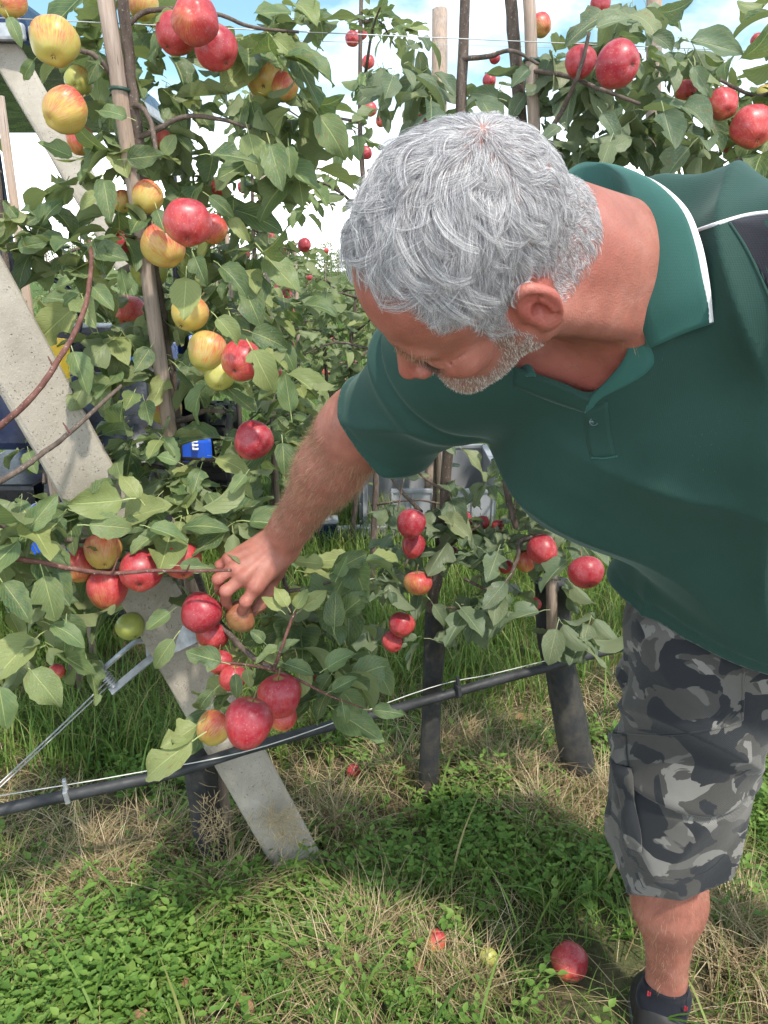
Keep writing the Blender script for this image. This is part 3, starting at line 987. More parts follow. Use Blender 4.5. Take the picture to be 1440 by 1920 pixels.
    f5 += -0.0022 * np.exp(-((hd_ - 0.024) / 0.005) ** 2) + 0.010 * sstep(0.06, 0.0, hd_) * np.sin(lf * 22 + 1.0)
    Vs = Vs + Ns_ * (f1 + f2 + f3 + f4 + f5)[:, None]
    bm = bmesh.new()
    for v in Vs: bm.verts.new(v)
    bm.verts.ensure_lookup_table()
    for f in Fs: bm.faces.new([bm.verts[int(i)] for i in f])
    full = BVHTree.FromBMesh(bm)
    # hem: the waist plane, dipping towards the front
    hem_p = P(1300, 1204, 1.12); hem_n = (P(1130, 1098, 1.24) - hem_p).cross(P(1440, 1230, 1.11) - hem_p).normalized()
    if hem_n.z > 0: hem_n = -hem_n
    bmesh.ops.bisect_plane(bm, geom=bm.verts[:] + bm.edges[:] + bm.faces[:], plane_co=hem_p, plane_no=hem_n, clear_outer=True)
    # sleeves
    ax = Vector(nrm(ELB - SHR)); sc = Vector(ELB - A(ax) * 0.062)
    sn = Vector(nrm(A(ax) + A(camvec(-0.28, 0.10, 0.0))))
    gm = [f for f in bm.faces if (f.calc_center_median() - sc).length < 0.20 and (f.calc_center_median() - Vector(PEL)).dot(Vector(tl)) < -0.20]
    ge = list({e for f in gm for e in f.edges}); gv = list({v for f in gm for v in f.verts})
    bmesh.ops.bisect_plane(bm, geom=gv + ge + gm, plane_co=sc, plane_no=sn, clear_outer=True)
    lax = Vector(nrm(LELB - SHL)); lb = Vector(LELB) - lax * 0.07
    gm = [f for f in bm.faces if (f.calc_center_median() - lb).length < 0.26 and (f.calc_center_median() - Vector(SHL)).dot(lax) > 0.06
          and ((f.calc_center_median() - Vector(SHL)) - lax * (f.calc_center_median() - Vector(SHL)).dot(lax)).length < 0.12 and (f.calc_center_median() - Vector(PEL)).dot(Vector(tl)) > 0.27]
    ge = list({e for f in gm for e in f.edges}); gv = list({v for f in gm for v in f.verts})
    bmesh.ops.bisect_plane(bm, geom=gv + ge + gm, plane_co=lb, plane_no=lax, clear_outer=True)
    # neck opening with the open placket
    poly = [(1062, 335), (1120, 300), (1190, 330), (1200, 470), (1198, 610), (1175, 672), (1108, 746), (1040, 712), (960, 688), (900, 640), (880, 420), (960, 350)]
    def inside(x, y):
        c = False; j = len(poly) - 1
        for i in range(len(poly)):
            xi, yi = poly[i]; xj, yj = poly[j]
            if (yi > y) != (yj > y) and x < (xj - xi) * (y - yi) / (yj - yi) + xi: c = not c
            j = i
        return c
    dele = []
    for f in bm.faces:
        c = f.calc_center_median()
        if (c - Vector(NECK)).length < 0.22:
            x, y, d = proj(c)
            if inside(x, y) and (c - Vector(NECK)).length < 0.135 + 0.05 * (y > 600): dele.append(f)
    bmesh.ops.delete(bm, geom=dele, context='FACES')
    for _ in range(12):                                  # a clean edge round the opening
        bv = [v for v in bm.verts if v.is_boundary and (v.co - Vector(NECK)).length < 0.25]
        mv = {}
        for v in bv:
            nb = [e.other_vert(v).co for e in v.link_edges if e.is_boundary]
            if len(nb) == 2: mv[v] = v.co * 0.4 + (nb[0] + nb[1]) * 0.3
        for v, c in mv.items(): v.co = c
    # keep only the big piece
    bm.verts.ensure_lookup_table()
    seen = set(); best = []
    for v0 in bm.verts:
        if v0 in seen: continue
        st = [v0]; comp = []; seen.add(v0)
        while st:
            v = st.pop(); comp.append(v)
            for e in v.link_edges:
                o2_ = e.other_vert(v)
                if o2_ not in seen: seen.add(o2_); st.append(o2_)
        best.append(comp)
    best.sort(key=len)
    for comp in best[:-1]: bmesh.ops.delete(bm, geom=comp, context='VERTS')
    so = bm_obj('polo_shirt', bm, M_SHIRT, root, smooth=True)
    md = so.modifiers.new('thickness', 'SOLIDIFY'); md.thickness = 0.0022; md.offset = -1

    def on(px, py, off=0.002, fall=0.9):
        d = (CF + CX * ((px - 720) / FPX) + CU * ((960 - py) / FPX)).normalized()
        h = full.ray_cast(CAM, d)
        if h[0] is None: return P(px, py, fall)
        n_ = h[1] if h[1].dot(d) < 0 else -h[1]
        return h[0] + n_ * off

    def patch(name, rows, mat, nu=14, nv=6, off=0.002, thick=0.0015, parent=so):
        """A cloth piece sewn onto the shirt: rows are two polylines of pixels."""
        a = catmull(rows[0], 8); b = catmull(rows[1], 8)
        a = a[np.linspace(0, len(a) - 1, nu).round().astype(int)]; b = b[np.linspace(0, len(b) - 1, nu).round().astype(int)]
        V_ = []
        for i in range(nu):
            for j in range(nv):
                w_ = j / (nv - 1)
                V_.append(on(*(a[i] * (1 - w_) + b[i] * w_), off))
        F_ = [(i * nv + j, i * nv + j + 1, (i + 1) * nv + j + 1, (i + 1) * nv + j) for i in range(nu - 1) for j in range(nv - 1)]
        o = mesh_np(name, np.array(V_), np.array(F_), mat, None)
        o.parent = parent; o.matrix_parent_inverse = Matrix.Identity(4)
        m_ = o.modifiers.new('thickness', 'SOLIDIFY'); m_.thickness = thick; m_.offset = 0
        return o
    def seam(name, pix, mat, r, off=0.0015, parent=so, n_=8):
        c = catmull(pix, n_)
        V_, F_, T_ = tube_np([on(x, y, off) for x, y in c], r, 6)
        o = mesh_np(name, V_, [F_, T_], mat, None)
        o.parent = parent; o.matrix_parent_inverse = Matrix.Identity(4)
        return o

    # collar: stand (inside), fold line and outer edge
    stand = [(1196, 655, .835), (1188, 590, .835), (1184, 500, .845), (1180, 420, .855), (1172, 372, .880), (1130, 380, .925), (1080, 398, .965), (1010, 470, .985), (965, 570, .97), (985, 660, .925), (1005, 705, .885)]
    foldl = [(1222, 652, .800), (1199, 590, .792), (1190, 490, .792), (1186, 405, .805), (1166, 332, .850), (1120, 306, .925), (1066, 322, .985), (990, 420, 1.015), (945, 560, 1.005), (960, 665, .950), (975, 710, .900)]
    outer = [(1336, 606, .772), (1328, 530, .752), (1311, 450, .752), (1280, 386, .770), (1214, 336, .830), (1150, 330, .955), (1080, 350, 1.03), (980, 450, 1.065), (900, 580, 1.05), (905, 690, .985), (930, 735, .930)]
    def loft(rows, nn, name, mat, bulge=0.006):
        cs = [catmull([A(P(*p)) for p in r], nn) for r in rows]
        k = len(cs[0]); V_ = []
        nv = 6
        for i in range(k):
            for s in range(len(cs) - 1):
                for j in range(nv + (1 if s == len(cs) - 2 else 0)):
                    w_ = j / nv
                    pt = cs[s][i] * (1 - w_) + cs[s + 1][i] * w_
                    V_.append(pt + A(camvec(0, -0.2, -1)) * bulge * math.sin(math.pi * w_))
        m_ = len(V_) // k
        F_ = [(i * m_ + j, i * m_ + j + 1, (i + 1) * m_ + j + 1, (i + 1) * m_ + j) for i in range(k - 1) for j in range(m_ - 1)]
        return np.array(V_), np.array(F_), m_, k
    V_, F_, m_, k_ = loft([stand, foldl, outer], 7, 'collar', M_COLLAR)
    co = mesh_np('collar', V_, F_, M_COLLAR, None)
    co.parent = so
    md = co.modifiers.new('thickness', 'SOLIDIFY'); md.thickness = 0.003; md.offset = 0
    # the white band along the collar's edge
    ed = V_.reshape(k_, m_, 3)
    e1 = ed[:, -1]; e0 = ed[:, -1] * 0.86 + ed[:, -7] * 0.14
    lift = A(camvec(0, -0.3, -1)) * 0.0028
    Vb = np.concatenate([e0 + lift, (e0 + e1) / 2 + lift * 1.3, e1 + lift, e1 - lift * 0.8]); kk = len(e1)
    Fb = np.array([(r * kk + i, (r + 1) * kk + i, (r + 1) * kk + i + 1, r * kk + i + 1) for r in range(3) for i in range(kk - 1)])
    mesh_np('collar_stripe', Vb, Fb, M_WHITE, co).matrix_parent_inverse = Matrix.Identity(4)
    # placket facings, button, seams, piping, side panel
    patch('placket', [[(1200, 600), (1215, 640), (1227, 680), (1195, 712), (1130, 745), (1108, 770)], [(1180, 640), (1172, 668), (1150, 700), (1122, 730), (1104, 750), (1096, 775)]], M_COLLAR, 16, 5, 0.004)
    patch('placket', [[(1094, 772), (1098, 815), (1108, 862)], [(1140, 752), (1146, 810), (1156, 858)]], M_SHIRT, 10, 6, 0.0035)
    patch('placket', [[(965, 690), (1040, 716), (1108, 748)], [(962, 724), (1030, 752), (1096, 774)]], M_SHIRT, 12, 5, 0.0035)
    seam('placket_seam', [(1100, 775), (1103, 815), (1112, 860)], M_COLLAR, 0.0007, 0.0045)
    seam('placket_seam', [(1134, 756), (1140, 810), (1150, 856)], M_COLLAR, 0.0007, 0.0045)
    seam('placket_seam', [(1108, 858), (1132, 859), (1158, 855)], M_COLLAR, 0.0012, 0.0045)
    b = on(1113, 791, 0.005); bn = (CAM - b).normalized()
    V2 = []
    R_ = frame(bn)
    prof = [(0.0, 0.0012), (0.0030, 0.0012), (0.0036, 0.0022), (0.0052, 0.0022), (0.0058, 0.0010), (0.0058, -0.001)]
    for r0, h0 in prof:
        for a_ in range(16):
            V2.append(b + R_ @ Vector((h0, r0 * math.cos(a_ * math.pi / 8), r0 * math.sin(a_ * math.pi / 8))))
    F2 = [(i * 16 + a_, i * 16 + (a_ + 1) % 16, (i + 1) * 16 + (a_ + 1) % 16, (i + 1) * 16 + a_) for i in range(5) for a_ in range(16)]
    o = mesh_np('button', np.array(V2), np.array(F2), M_BUTTON, None); o.parent = so; o.matrix_parent_inverse = Matrix.Identity(4)
    seam('piping', [(1308, 432), (1350, 418), (1400, 404), (1450, 398), (1500, 396)], M_WHITE, 0.0022, 0.002)
    patch('side_panel', [[(1366, 416), (1400, 407), (1450, 401), (1500, 400)], [(1376, 430), (1420, 505), (1470, 600), (1500, 690)]], M_BLACKP, 12, 6, 0.0022)
    seam('panel_seam', [(1368, 418), (1400, 468), (1430, 530), (1475, 640)], M_SHIRT, 0.0016, 0.002)
    # sleeve hem and waist hem stitched bands
    # ---- shorts
    def shorts_fn(p):
        d = sd_ell(p, PEL + A((0.0, 0.0, 0.02)), (0.19, 0.14, 0.19))
        kr = KNE + A((-0.003, 0.0, -0.14)); hl_ = HIP + A((0.22, 0.02, 0)); kl = KNE + A((0.40, 0.06, -0.14))
        d = smin(d, sd_rc(p, HIP, kr, 0.119, 0.106), 0.05)
        d2 = sd_rc(p, hl_, kl, 0.119, 0.104)
        d = smin(d, d2, 0.035)
        return d
    Vp, Fp = grid_sdf(shorts_fn, A((0.33, 0.92, 0.26)), A((1.10, 1.42, 1.06)), 0.0065)
    Vp = relax(Vp, Fp, 2, 0.5)
    Np = vnormals(Vp, Fp)
    z = Vp[:, 2]; ang = np.arctan2(Vp[:, 1] - 1.13, Vp[:, 0] - 0.51)
    f1 = rid(z * 22 + 1.2 * np.sin(ang * 1.3 + 1) + Vp[:, 0] * 6) * sstep(0.58, 0.78, z) * sstep(0.95, 0.85, z) * 0.008
    f2 = rid(ang * 2.5 + 3 * np.sin(z * 5 + 1)) * sstep(0.68, 0.45, z) * 0.010
    f3 = rid(z * 9 + ang * 1.1 + 1.0) * 0.006
    # a horizontal tuck above the knee, where the cloth breaks
    f4 = -0.008 * np.exp(-((z - 0.635 - 0.02 * np.sin(ang)) / 0.007) ** 2) + 0.005 * np.exp(-((z - 0.652 - 0.02 * np.sin(ang)) / 0.012) ** 2)
    Vp = Vp + Np * (f1 + f2 + f3 + f4)[:, None]
    bm = bmesh.new()
    for v in Vp: bm.verts.new(v)
    bm.verts.ensure_lookup_table()
    for f in Fp: bm.faces.new([bm.verts[int(i)] for i in f])
    fullp = BVHTree.FromBMesh(bm)
    bmesh.ops.bisect_plane(bm, geom=bm.verts[:] + bm.edges[:] + bm.faces[:], plane_co=Vector((0.50, 1.05, 0.455)), plane_no=Vector((0.38, 0.10, -1)).normalized(), clear_outer=True)
    sh = bm_obj('shorts', bm, M_CAMO, root, smooth=True)
    md = sh.modifiers.new('thickness', 'SOLIDIFY'); md.thickness = 0.003; md.offset = -1
    def onp(px, py, off):
        d = (CF + CX * ((px - 720) / FPX) + CU * ((960 - py) / FPX)).normalized()
        h = fullp.ray_cast(CAM, d)
        if h[0] is None: return None
        n_ = h[1] if h[1].dot(d) < 0 else -h[1]
        return h[0] + n_ * off
    def seam_p(name, pix, r=0.0012, off=0.0005, mat=M_CAMO):
        c = [onp(x, y, off) for x, y in catmull(pix, 10)]
        c = [x for x in c if x is not None]
        if len(c) < 3: return
        V_, F_, T_ = tube_np(c, r, 5)
        o = mesh_np(name, V_, [F_, T_], mat, None); o.parent = sh; o.matrix_parent_inverse = Matrix.Identity(4)
    seam_p('fly_seam', [(1392, 1215), (1394, 1280), (1392, 1350)], 0.002)
    seam_p('crotch_seam', [(1392, 1350), (1360, 1362), (1300, 1374), (1230, 1378), (1150, 1372)], 0.0018, 0.0)
    seam_p('hem_seam', [(1192, 1622), (1230, 1645), (1280, 1648), (1330, 1630), (1380, 1580)], 0.0009)
    # cargo pocket on the outer thigh: a bellows bag with a flap
    def slab(name, pix, mat, thick, off):
        pts = [onp(x, y, off) for x, y in pix]
        pts = [p_ for p_ in pts if p_ is not None]
        return pts
    for nm, quad, th in (('pocket_flap', [(1150, 1372), (1176, 1378), (1180, 1452), (1156, 1440)], 0.012),
                         ('cargo_pocket', [(1156, 1428), (1186, 1440), (1208, 1596), (1182, 1582)], 0.014)):
        V_ = []; nu, nv = 9, 5
        for i in range(nu):
            for j in range(nv):
                u_, w_ = i / (nu - 1), j / (nv - 1)
                a_ = A(quad[0]) * (1 - w_) + A(quad[1]) * w_; b_ = A(quad[3]) * (1 - w_) + A(quad[2]) * w_
                xy = a_ * (1 - u_) + b_ * u_
                h = onp(xy[0], xy[1], 0.0)
                if h is None: h = P(xy[0], xy[1], 1.36)
                bul = th * (0.35 + 0.65 * math.sin(math.pi * min(1, 0.1 + 0.9 * w_))) * (0.6 + 0.4 * math.sin(u_ * 9 + w_ * 4))
                V_.append(h + Vector((-0.9, -0.25, 0.1)) * bul)
        F_ = [(i * nv + j, i * nv + j + 1, (i + 1) * nv + j + 1, (i + 1) * nv + j) for i in range(nu - 1) for j in range(nv - 1)]
        o = mesh_np(nm, np.array(V_), np.array(F_), M_CAMO, None); o.parent = sh; o.matrix_parent_inverse = Matrix.Identity(4)
        m_ = o.modifiers.new('thickness', 'SOLIDIFY'); m_.thickness = 0.006; m_.offset = -1
    # ---- socks and shoes
    for dx in (0.0, 0.44):
        o_ = A((dx, 0.06 if dx else 0, 0))
        def sock_fn(p):
            d = leg(p - o_) - 0.004
            top = (p - (ANK + o_ + A((0, 0, 0.038)))) @ nrm(A((0.05, 0.25, 1.0)))
            return smax(d, top, 0.006)
        Vk, Fk = grid_sdf(sock_fn, A((0.44, 0.97, 0.0)) + o_, A((0.64, 1.28, 0.2)) + o_, 0.004)
        sk = mesh_np('sock', Vk, Fk, M_SOCK, root)
        if not dx:
            for kx, (px_, py_) in enumerate([(1215, 1862), (1284, 1890)]):
                # small red woven marks on the sock
                bm2 = bmesh.new()
                c_ = P(px_, py_, 1.452)
                add_box(bm2, c_, (0.0025, 0.002, 0.009)); add_box(bm2, c_ + Vector((0.004, 0, -0.002)), (0.0025, 0.002, 0.007)); add_box(bm2, c_ + Vector((0.002, 0, -0.0055)), (0.006, 0.002, 0.002))
                bm_obj('sock_mark', bm2, M_RED, sk).matrix_parent_inverse = Matrix.Identity(4)
        def shoe_fn(p):
            c = ANK + o_
            d = sd_rc(p, c + A((0.0, 0.045, -0.048)), c + A((-0.02, -0.06, -0.052)), 0.043, 0.046)
            d = smin(d, sd_rc(p, c + A((-0.02, -0.06, -0.052)), c + A((-0.035, -0.16, -0.060)), 0.046, 0.036), 0.03)
            d = smin(d, sd_rc(p, c + A((0, 0.02, -0.03)), c + A((0, 0.0, -0.005)), 0.044, 0.043), 0.03)
            d = smax(d, -(p[:, 2] - 0.012), 0.006)
            hole = sd_rc(p, c + A((0, 0.005, -0.005)), c + A((0, 0.0, 0.08)), 0.038, 0.05)
            return smax(d, -hole, 0.005)
        Vk, Fk = grid_sdf(shoe_fn, A((0.40, 0.92, 0.0)) + o_, A((0.66, 1.32, 0.16)) + o_, 0.005)
        se = mesh_np('shoe', Vk, Fk, M_SHOE, root)
        def sole_fn(p):
            c = ANK + o_
            d = sd_rc(p * A((1, 1, 0)), (c + A((0.0, 0.045, 0))) * A((1, 1, 0)), (c + A((-0.033, -0.16, 0))) * A((1, 1, 0)), 0.047, 0.044)
            return smax(d, np.abs(p[:, 2] - 0.014) - 0.012, 0.004)
        Vk, Fk = grid_sdf(sole_fn, A((0.40, 0.90, -0.02)) + o_, A((0.66, 1.32, 0.06)) + o_, 0.005)
        mesh_np('sole', Vk, Fk, M_SOLE, se).matrix_parent_inverse = Matrix.Identity(4)
    return root


PERSON = build_person()
# ================================================================== the orchard: materials
def leaf_mat(name, dark, mid, light, under, burn=0.35):
    t = NT(name)
    uv = t.n('UVMap').outputs['UV']
    sx = t.n('SeparateXYZ'); t.l(uv, sx.inputs[0])
    u, v = sx.outputs[0], sx.outputs[1]
    oi = t.n('ObjectInfo').outputs['Random']
    rnd = t.math('FRACT', t.math('ADD', oi, t.attr('rnd')))
    rnd2 = t.math('FRACT', t.math('MULTIPLY', rnd, 7.31))
    rnd3 = t.math('FRACT', t.math('MULTIPLY', rnd, 23.17))
    av = t.math('ABSOLUTE', t.math('SUBTRACT', v, 0.5))
    comb = t.n('CombineXYZ'); t.l(u, comb.inputs[0]); t.l(v, comb.inputs[1]); t.l(t.math('MULTIPLY', rnd, 40.0), comb.inputs[2])
    nz = t.noise(comb.outputs[0], 3.0, 4, 0.6)
    fine = t.noise(comb.outputs[0], 26.0, 3, 0.6)
    base = t.ramp(rnd, [(0.0, dark), (0.26, dark), (0.50, mid), (0.72, mid), (0.92, light)])
    base = t.mix(t.math('MULTIPLY', t.ramp(nz, [(0.35, 0.0), (0.7, 1.0)]), 0.45), base, light)
    # veins: the midrib and slanted side veins
    w = t.math('MULTIPLY_ADD', u, 8.0, t.math('MULTIPLY', av, -7.0))
    tri = t.math('ABSOLUTE', t.math('SUBTRACT', t.math('FRACT', w), 0.5))
    side = t.ramp(tri, [(0.0, 1.0), (0.07, 0.0)])
    rib = t.ramp(av, [(0.008, 1.0), (0.028, 0.0)])
    vein = t.math('MAXIMUM', t.math('MULTIPLY', side, 0.6), rib)
    base = t.mix(t.math('MULTIPLY', vein, 0.6), base, tuple(min(1, c * 1.9 + 0.03) for c in light))
    # pale spray residue and brown scorch on some leaves
    res = t.math('MULTIPLY', t.ramp(fine, [(0.58, 0.0), (0.70, 1.0)]), t.ramp(rnd2, [(0.40, 0.0), (0.8, 0.65)]))
    base = t.mix(res, base, (0.36, 0.40, 0.33))
    edge = t.math('ADD', t.math('MULTIPLY', av, 1.5), t.math('MULTIPLY', nz, 0.75))
    bn = t.math('MULTIPLY', t.ramp(edge, [(1.13, 0.0), (1.20, 1.0)]), t.ramp(rnd3, [(1 - burn, 0.0), (1 - burn + 0.05, 1.0)]))
    spots = t.math('MULTIPLY', t.ramp(t.noise(comb.outputs[0], 11.0, 2, 0.5), [(0.64, 0.0), (0.69, 1.0)]), t.ramp(rnd2, [(0.45, 0.0), (0.5, 0.8)]))
    base = t.mix(t.math('MAXIMUM', bn, spots), base, (0.24, 0.13, 0.065))
    geo = t.n('NewGeometry')
    base = t.mix(t.math('MULTIPLY', geo.outputs['Backfacing'], 0.75), base, under)
    t.fin(base, t.ramp(nz, [(0.3, 0.42), (0.7, 0.60)]), spec=0.40)
    hgt = t.math('ADD', t.math('MULTIPLY', vein, -0.9), t.math('MULTIPLY', nz, 1.2))
    t.bump(hgt, 0.5, 0.004)
    tr = t.n('BsdfTranslucent')
    t.l(t.mix(0.35, base, (0.30, 0.42, 0.06), 'ADD'), tr.inputs['Color'])
    ms = t.n('MixShader'); ms.inputs['Fac'].default_value = 0.26
    t.l(t.b.outputs[0], ms.inputs[1]); t.l(tr.outputs[0], ms.inputs[2]); t.l(ms.outputs[0], t.out.inputs['Surface'])
    return t.m


def apple_mat():
    t = NT('apple_skin')
    c = t.coord()
    blush = t.attr('blush', 'OBJECT'); rus = t.attr('russet', 'OBJECT'); grn = t.attr('green', 'OBJECT')
    oi = t.n('ObjectInfo').outputs['Random']
    sep = t.n('SeparateXYZ'); t.l(c, sep.inputs[0])
    x, y, z = sep.outputs
    # meridian streaks
    ang = t.math('ARCTAN2', y, x)
    lat = t.math('DIVIDE', z, 0.04)
    cb = t.n('CombineXYZ'); t.l(t.math('MULTIPLY', ang, 6.0), cb.inputs[0]); t.l(t.math('MULTIPLY', lat, 0.9), cb.inputs[1]); t.l(t.math('MULTIPLY', oi, 50.0), cb.inputs[2])
    strk = t.noise(cb.outputs[0], 2.6, 4, 0.6)
    vm = t.n('VectorMath', operation='ADD'); t.l(c, vm.inputs[0])
    cb2 = t.n('CombineXYZ'); t.l(oi, cb2.inputs[0]); t.l(t.math('MULTIPLY', oi, 3.7), cb2.inputs[1]); t.l(cb2.outputs[0], vm.inputs[1])
    big = t.noise(vm.outputs[0], 24, 3, 0.5)
    # the sunny cheek: towards object +X
    cheek = t.math('MULTIPLY_ADD', x, 11.0, 0.5)
    f = t.math('MULTIPLY_ADD', strk, 1.05, t.math('MULTIPLY_ADD', big, 0.75, t.math('MULTIPLY_ADD', lat, 0.16, -0.25)))
    f = t.math('ADD', t.math('ADD', f, t.math('MULTIPLY', cheek, 0.62)), t.math('MULTIPLY_ADD', blush, 1.60, -1.62))
    green = t.mix(grn, (0.50, 0.35, 0.07), (0.30, 0.34, 0.065))
    col = t.mix(t.ramp(f, [(0.0, 0.0), (0.42, 1.0)]), green, (0.50, 0.165, 0.05))
    col = t.mix(t.ramp(f, [(0.22, 0.0), (0.62, 1.0)]), col, (0.43, 0.036, 0.036))
    col = t.mix(t.ramp(f, [(0.70, 0.0), (1.05, 1.0)]), col, (0.30, 0.013, 0.026))
    # lenticels
    vo = t.n('TexVoronoi'); vo.inputs['Scale'].default_value = 190; t.l(vm.outputs[0], vo.inputs['Vector'])
    dots = t.ramp(vo.outputs['Distance'], [(0.10, 1.0), (0.24, 0.0)])
    col = t.mix(t.math('MULTIPLY', dots, 0.24), col, (0.66, 0.42, 0.26))
    # waxy bloom and dust
    dust = t.noise(vm.outputs[0], 95, 5, 0.65)
    col = t.mix(t.math('MULTIPLY', t.ramp(dust, [(0.40, 0.0), (0.68, 1.0)]), 0.10), col, (0.62, 0.50, 0.50))
    scl = t.ramp(t.noise(vm.outputs[0], 55, 4, 0.6), [(0.66, 0.0), (0.72, 1.0)])
    col = t.mix(t.math('MULTIPLY', scl, 0.25), col, (0.30, 0.17, 0.09))
    col = t.mix(t.math('MULTIPLY', rus, 0.85), col, t.ramp(dust, [(0.35, (0.17, 0.088, 0.045)), (0.65, (0.28, 0.15, 0.075))]))
    # dimple at the stalk is russet green
    top = t.math('MULTIPLY', t.ramp(lat, [(0.55, 0.0), (0.70, 1.0)]), t.ramp(t.math('ADD', t.math('POWER', t.math('MULTIPLY', x, 80.0), 2.0), t.math('POWER', t.math('MULTIPLY', y, 80.0), 2.0)), [(0.35, 1.0), (0.75, 0.0)]))
    col = t.mix(t.math('MULTIPLY', top, 0.75), col, (0.36, 0.29, 0.10))
    t.bump(t.math('ADD', t.noise(vm.outputs[0], 60, 4), t.math('MULTIPLY', dots, -0.15)), 0.12, 0.002)
    t.b.inputs['Subsurface Weight'].default_value = 0.05
    t.b.inputs['Subsurface Scale'].default_value = 0.004
    t.b.inputs['Coat Weight'].default_value = 0.12
    t.b.inputs['Coat Roughness'].default_value = 0.25
    return t.fin(col, t.ramp(dust, [(0.3, 0.36), (0.7, 0.52)]), spec=0.42)


def bark_mat(name, a, b, c_):
    t = NT(name)
    c = t.coord()
    n1 = t.noise(t.mapping(c, (1, 1, 0.35)), 60, 6, 0.65)
    n2 = t.noise(c, 240, 3, 0.6)
    base = t.ramp(n1, [(0.3, a), (0.55, b), (0.75, c_)])
    base = t.mix(t.math('MULTIPLY', t.ramp(n2, [(0.62, 0.0), (0.68, 1.0)]), 0.5), base, (0.42, 0.38, 0.34))
    t.bump(t.math('ADD', n1, t.math('MULTIPLY', n2, 0.4)), 0.7, 0.003)
    return t.fin(base, 0.75, spec=0.25)


def stake_mat():
    t = NT('weathered_stake_wood')
    c = t.coord()
    g = t.noise(t.mapping(c, (1, 1, 0.06)), 130, 6, 0.7)
    g2 = t.noise(t.mapping(c, (1, 1, 0.03)), 300, 3, 0.6)
    b = t.noise(c, 9, 3)
    base = t.ramp(g, [(0.25, (0.15, 0.115, 0.09)), (0.5, (0.30, 0.235, 0.195)), (0.75, (0.42, 0.345, 0.295))])
    base = t.mix(t.math('MULTIPLY', t.ramp(b, [(0.4, 0.0), (0.65, 1.0)]), 0.35), base, (0.40, 0.26, 0.17))
    base = t.mix(t.ramp(g2, [(0.64, 0.0), (0.70, 0.7)]), base, (0.05, 0.04, 0.035))
    t.bump(t.math('ADD', g, g2), 0.5, 0.002)
    return t.fin(base, 0.75, spec=0.25)


def concrete_mat():
    t = NT('cast_concrete')
    c = t.coord()
    n1 = t.noise(c, 7, 5, 0.6); n2 = t.noise(c, 70, 5, 0.65); n3 = t.noise(c, 420, 2, 0.5)
    base = t.ramp(n1, [(0.3, (0.25, 0.220, 0.18)), (0.55, (0.35, 0.315, 0.265)), (0.75, (0.42, 0.385, 0.335))])
    base = t.mix(t.math('MULTIPLY', t.ramp(n2, [(0.4, 0.0), (0.7, 1.0)]), 0.35), base, (0.30, 0.26, 0.215))
    vo = t.n('TexVoronoi'); vo.inputs['Scale'].default_value = 85; t.l(t.mapping(c, (1, 1, 1)), vo.inputs['Vector'])
    pick = t.ramp(t.noise(c, 60, 1), [(0.52, 0.0), (0.55, 1.0)])
    vo2 = t.n('TexVoronoi'); vo2.inputs['Scale'].default_value = 190; t.l(t.mapping(c, (1, 1.6, 0.8), loc=(3, 1, 2)), vo2.inputs['Vector'])
    pick2 = t.ramp(t.noise(t.mapping(c, loc=(9, 3, 1)), 35, 3), [(0.50, 0.0), (0.56, 1.0)])
    pits = t.math('MAXIMUM', t.math('MULTIPLY', t.ramp(vo.outputs['Distance'], [(0.07, 1.0), (0.17, 0.0)]), pick), t.math('MULTIPLY', t.ramp(vo2.outputs['Distance'], [(0.12, 1.0), (0.25, 0.0)]), pick2))
    base = t.mix(t.math('MULTIPLY', pits, 0.55), base, (0.15, 0.125, 0.10))
    base = t.mix(t.math('MULTIPLY', t.ramp(n3, [(0.62, 0.0), (0.72, 1.0)]), 0.4), base, (0.58, 0.55, 0.50))
    t.bump(t.math('ADD', t.math('MULTIPLY', pits, -2.0), t.math('ADD', n2, t.math('MULTIPLY', n3, 0.5))), 0.6, 0.003)
    return t.fin(base, 0.9, spec=0.2)


def guard_mat():
    t = NT('black_trunk_mesh')
    c = t.coord('UV')
    w = t.n('TexWave'); w.inputs['Scale'].default_value = 1.0; t.l(t.mapping(c, (60, 300, 1), rot=(0, 0, 0.6)), w.inputs['Vector'])
    w2 = t.n('TexWave'); w2.inputs['Scale'].default_value = 1.0; t.l(t.mapping(c, (60, 300, 1), rot=(0, 0, -0.6)), w2.inputs['Vector'])
    m = t.math('MAXIMUM', w.outputs['Fac'], w2.outputs['Fac'])
    dirt = t.noise(t.coord(), 22, 5, 0.65)
    base = t.ramp(m, [(0.45, (0.010, 0.010, 0.011)), (0.85, (0.060, 0.061, 0.066))])
    base = t.mix(t.math('MULTIPLY', t.ramp(dirt, [(0.45, 0.0), (0.70, 1.0)]), 0.5), base, (0.17, 0.14, 0.095))
    t.bump(m, 0.9, 0.002)
    return t.fin(base, 0.55, spec=0.45)


LEAF_N = leaf_mat('apple_leaf', (0.050, 0.095, 0.040), (0.100, 0.160, 0.068), (0.235, 0.265, 0.095), (0.200, 0.230, 0.110), 0.45)
LEAF_D = leaf_mat('apple_leaf_dusty', (0.065, 0.105, 0.062), (0.110, 0.160, 0.095), (0.200, 0.225, 0.115), (0.160, 0.190, 0.105), 0.5)
LEAF_F = leaf_mat('apple_leaf_far', (0.075, 0.125, 0.050), (0.130, 0.190, 0.075), (0.235, 0.265, 0.105), (0.200, 0.230, 0.115), 0.3)
APPLE = apple_mat()
BARK = bark_mat('apple_bark', (0.050, 0.037, 0.030), (0.115, 0.085, 0.068), (0.20, 0.155, 0.125))
BARK_RED = bark_mat('young_shoot_bark', (0.080, 0.034, 0.028), (0.150, 0.066, 0.052), (0.21, 0.115, 0.090))
STALK = plain('apple_stalk', (0.17, 0.13, 0.05), 0.7)
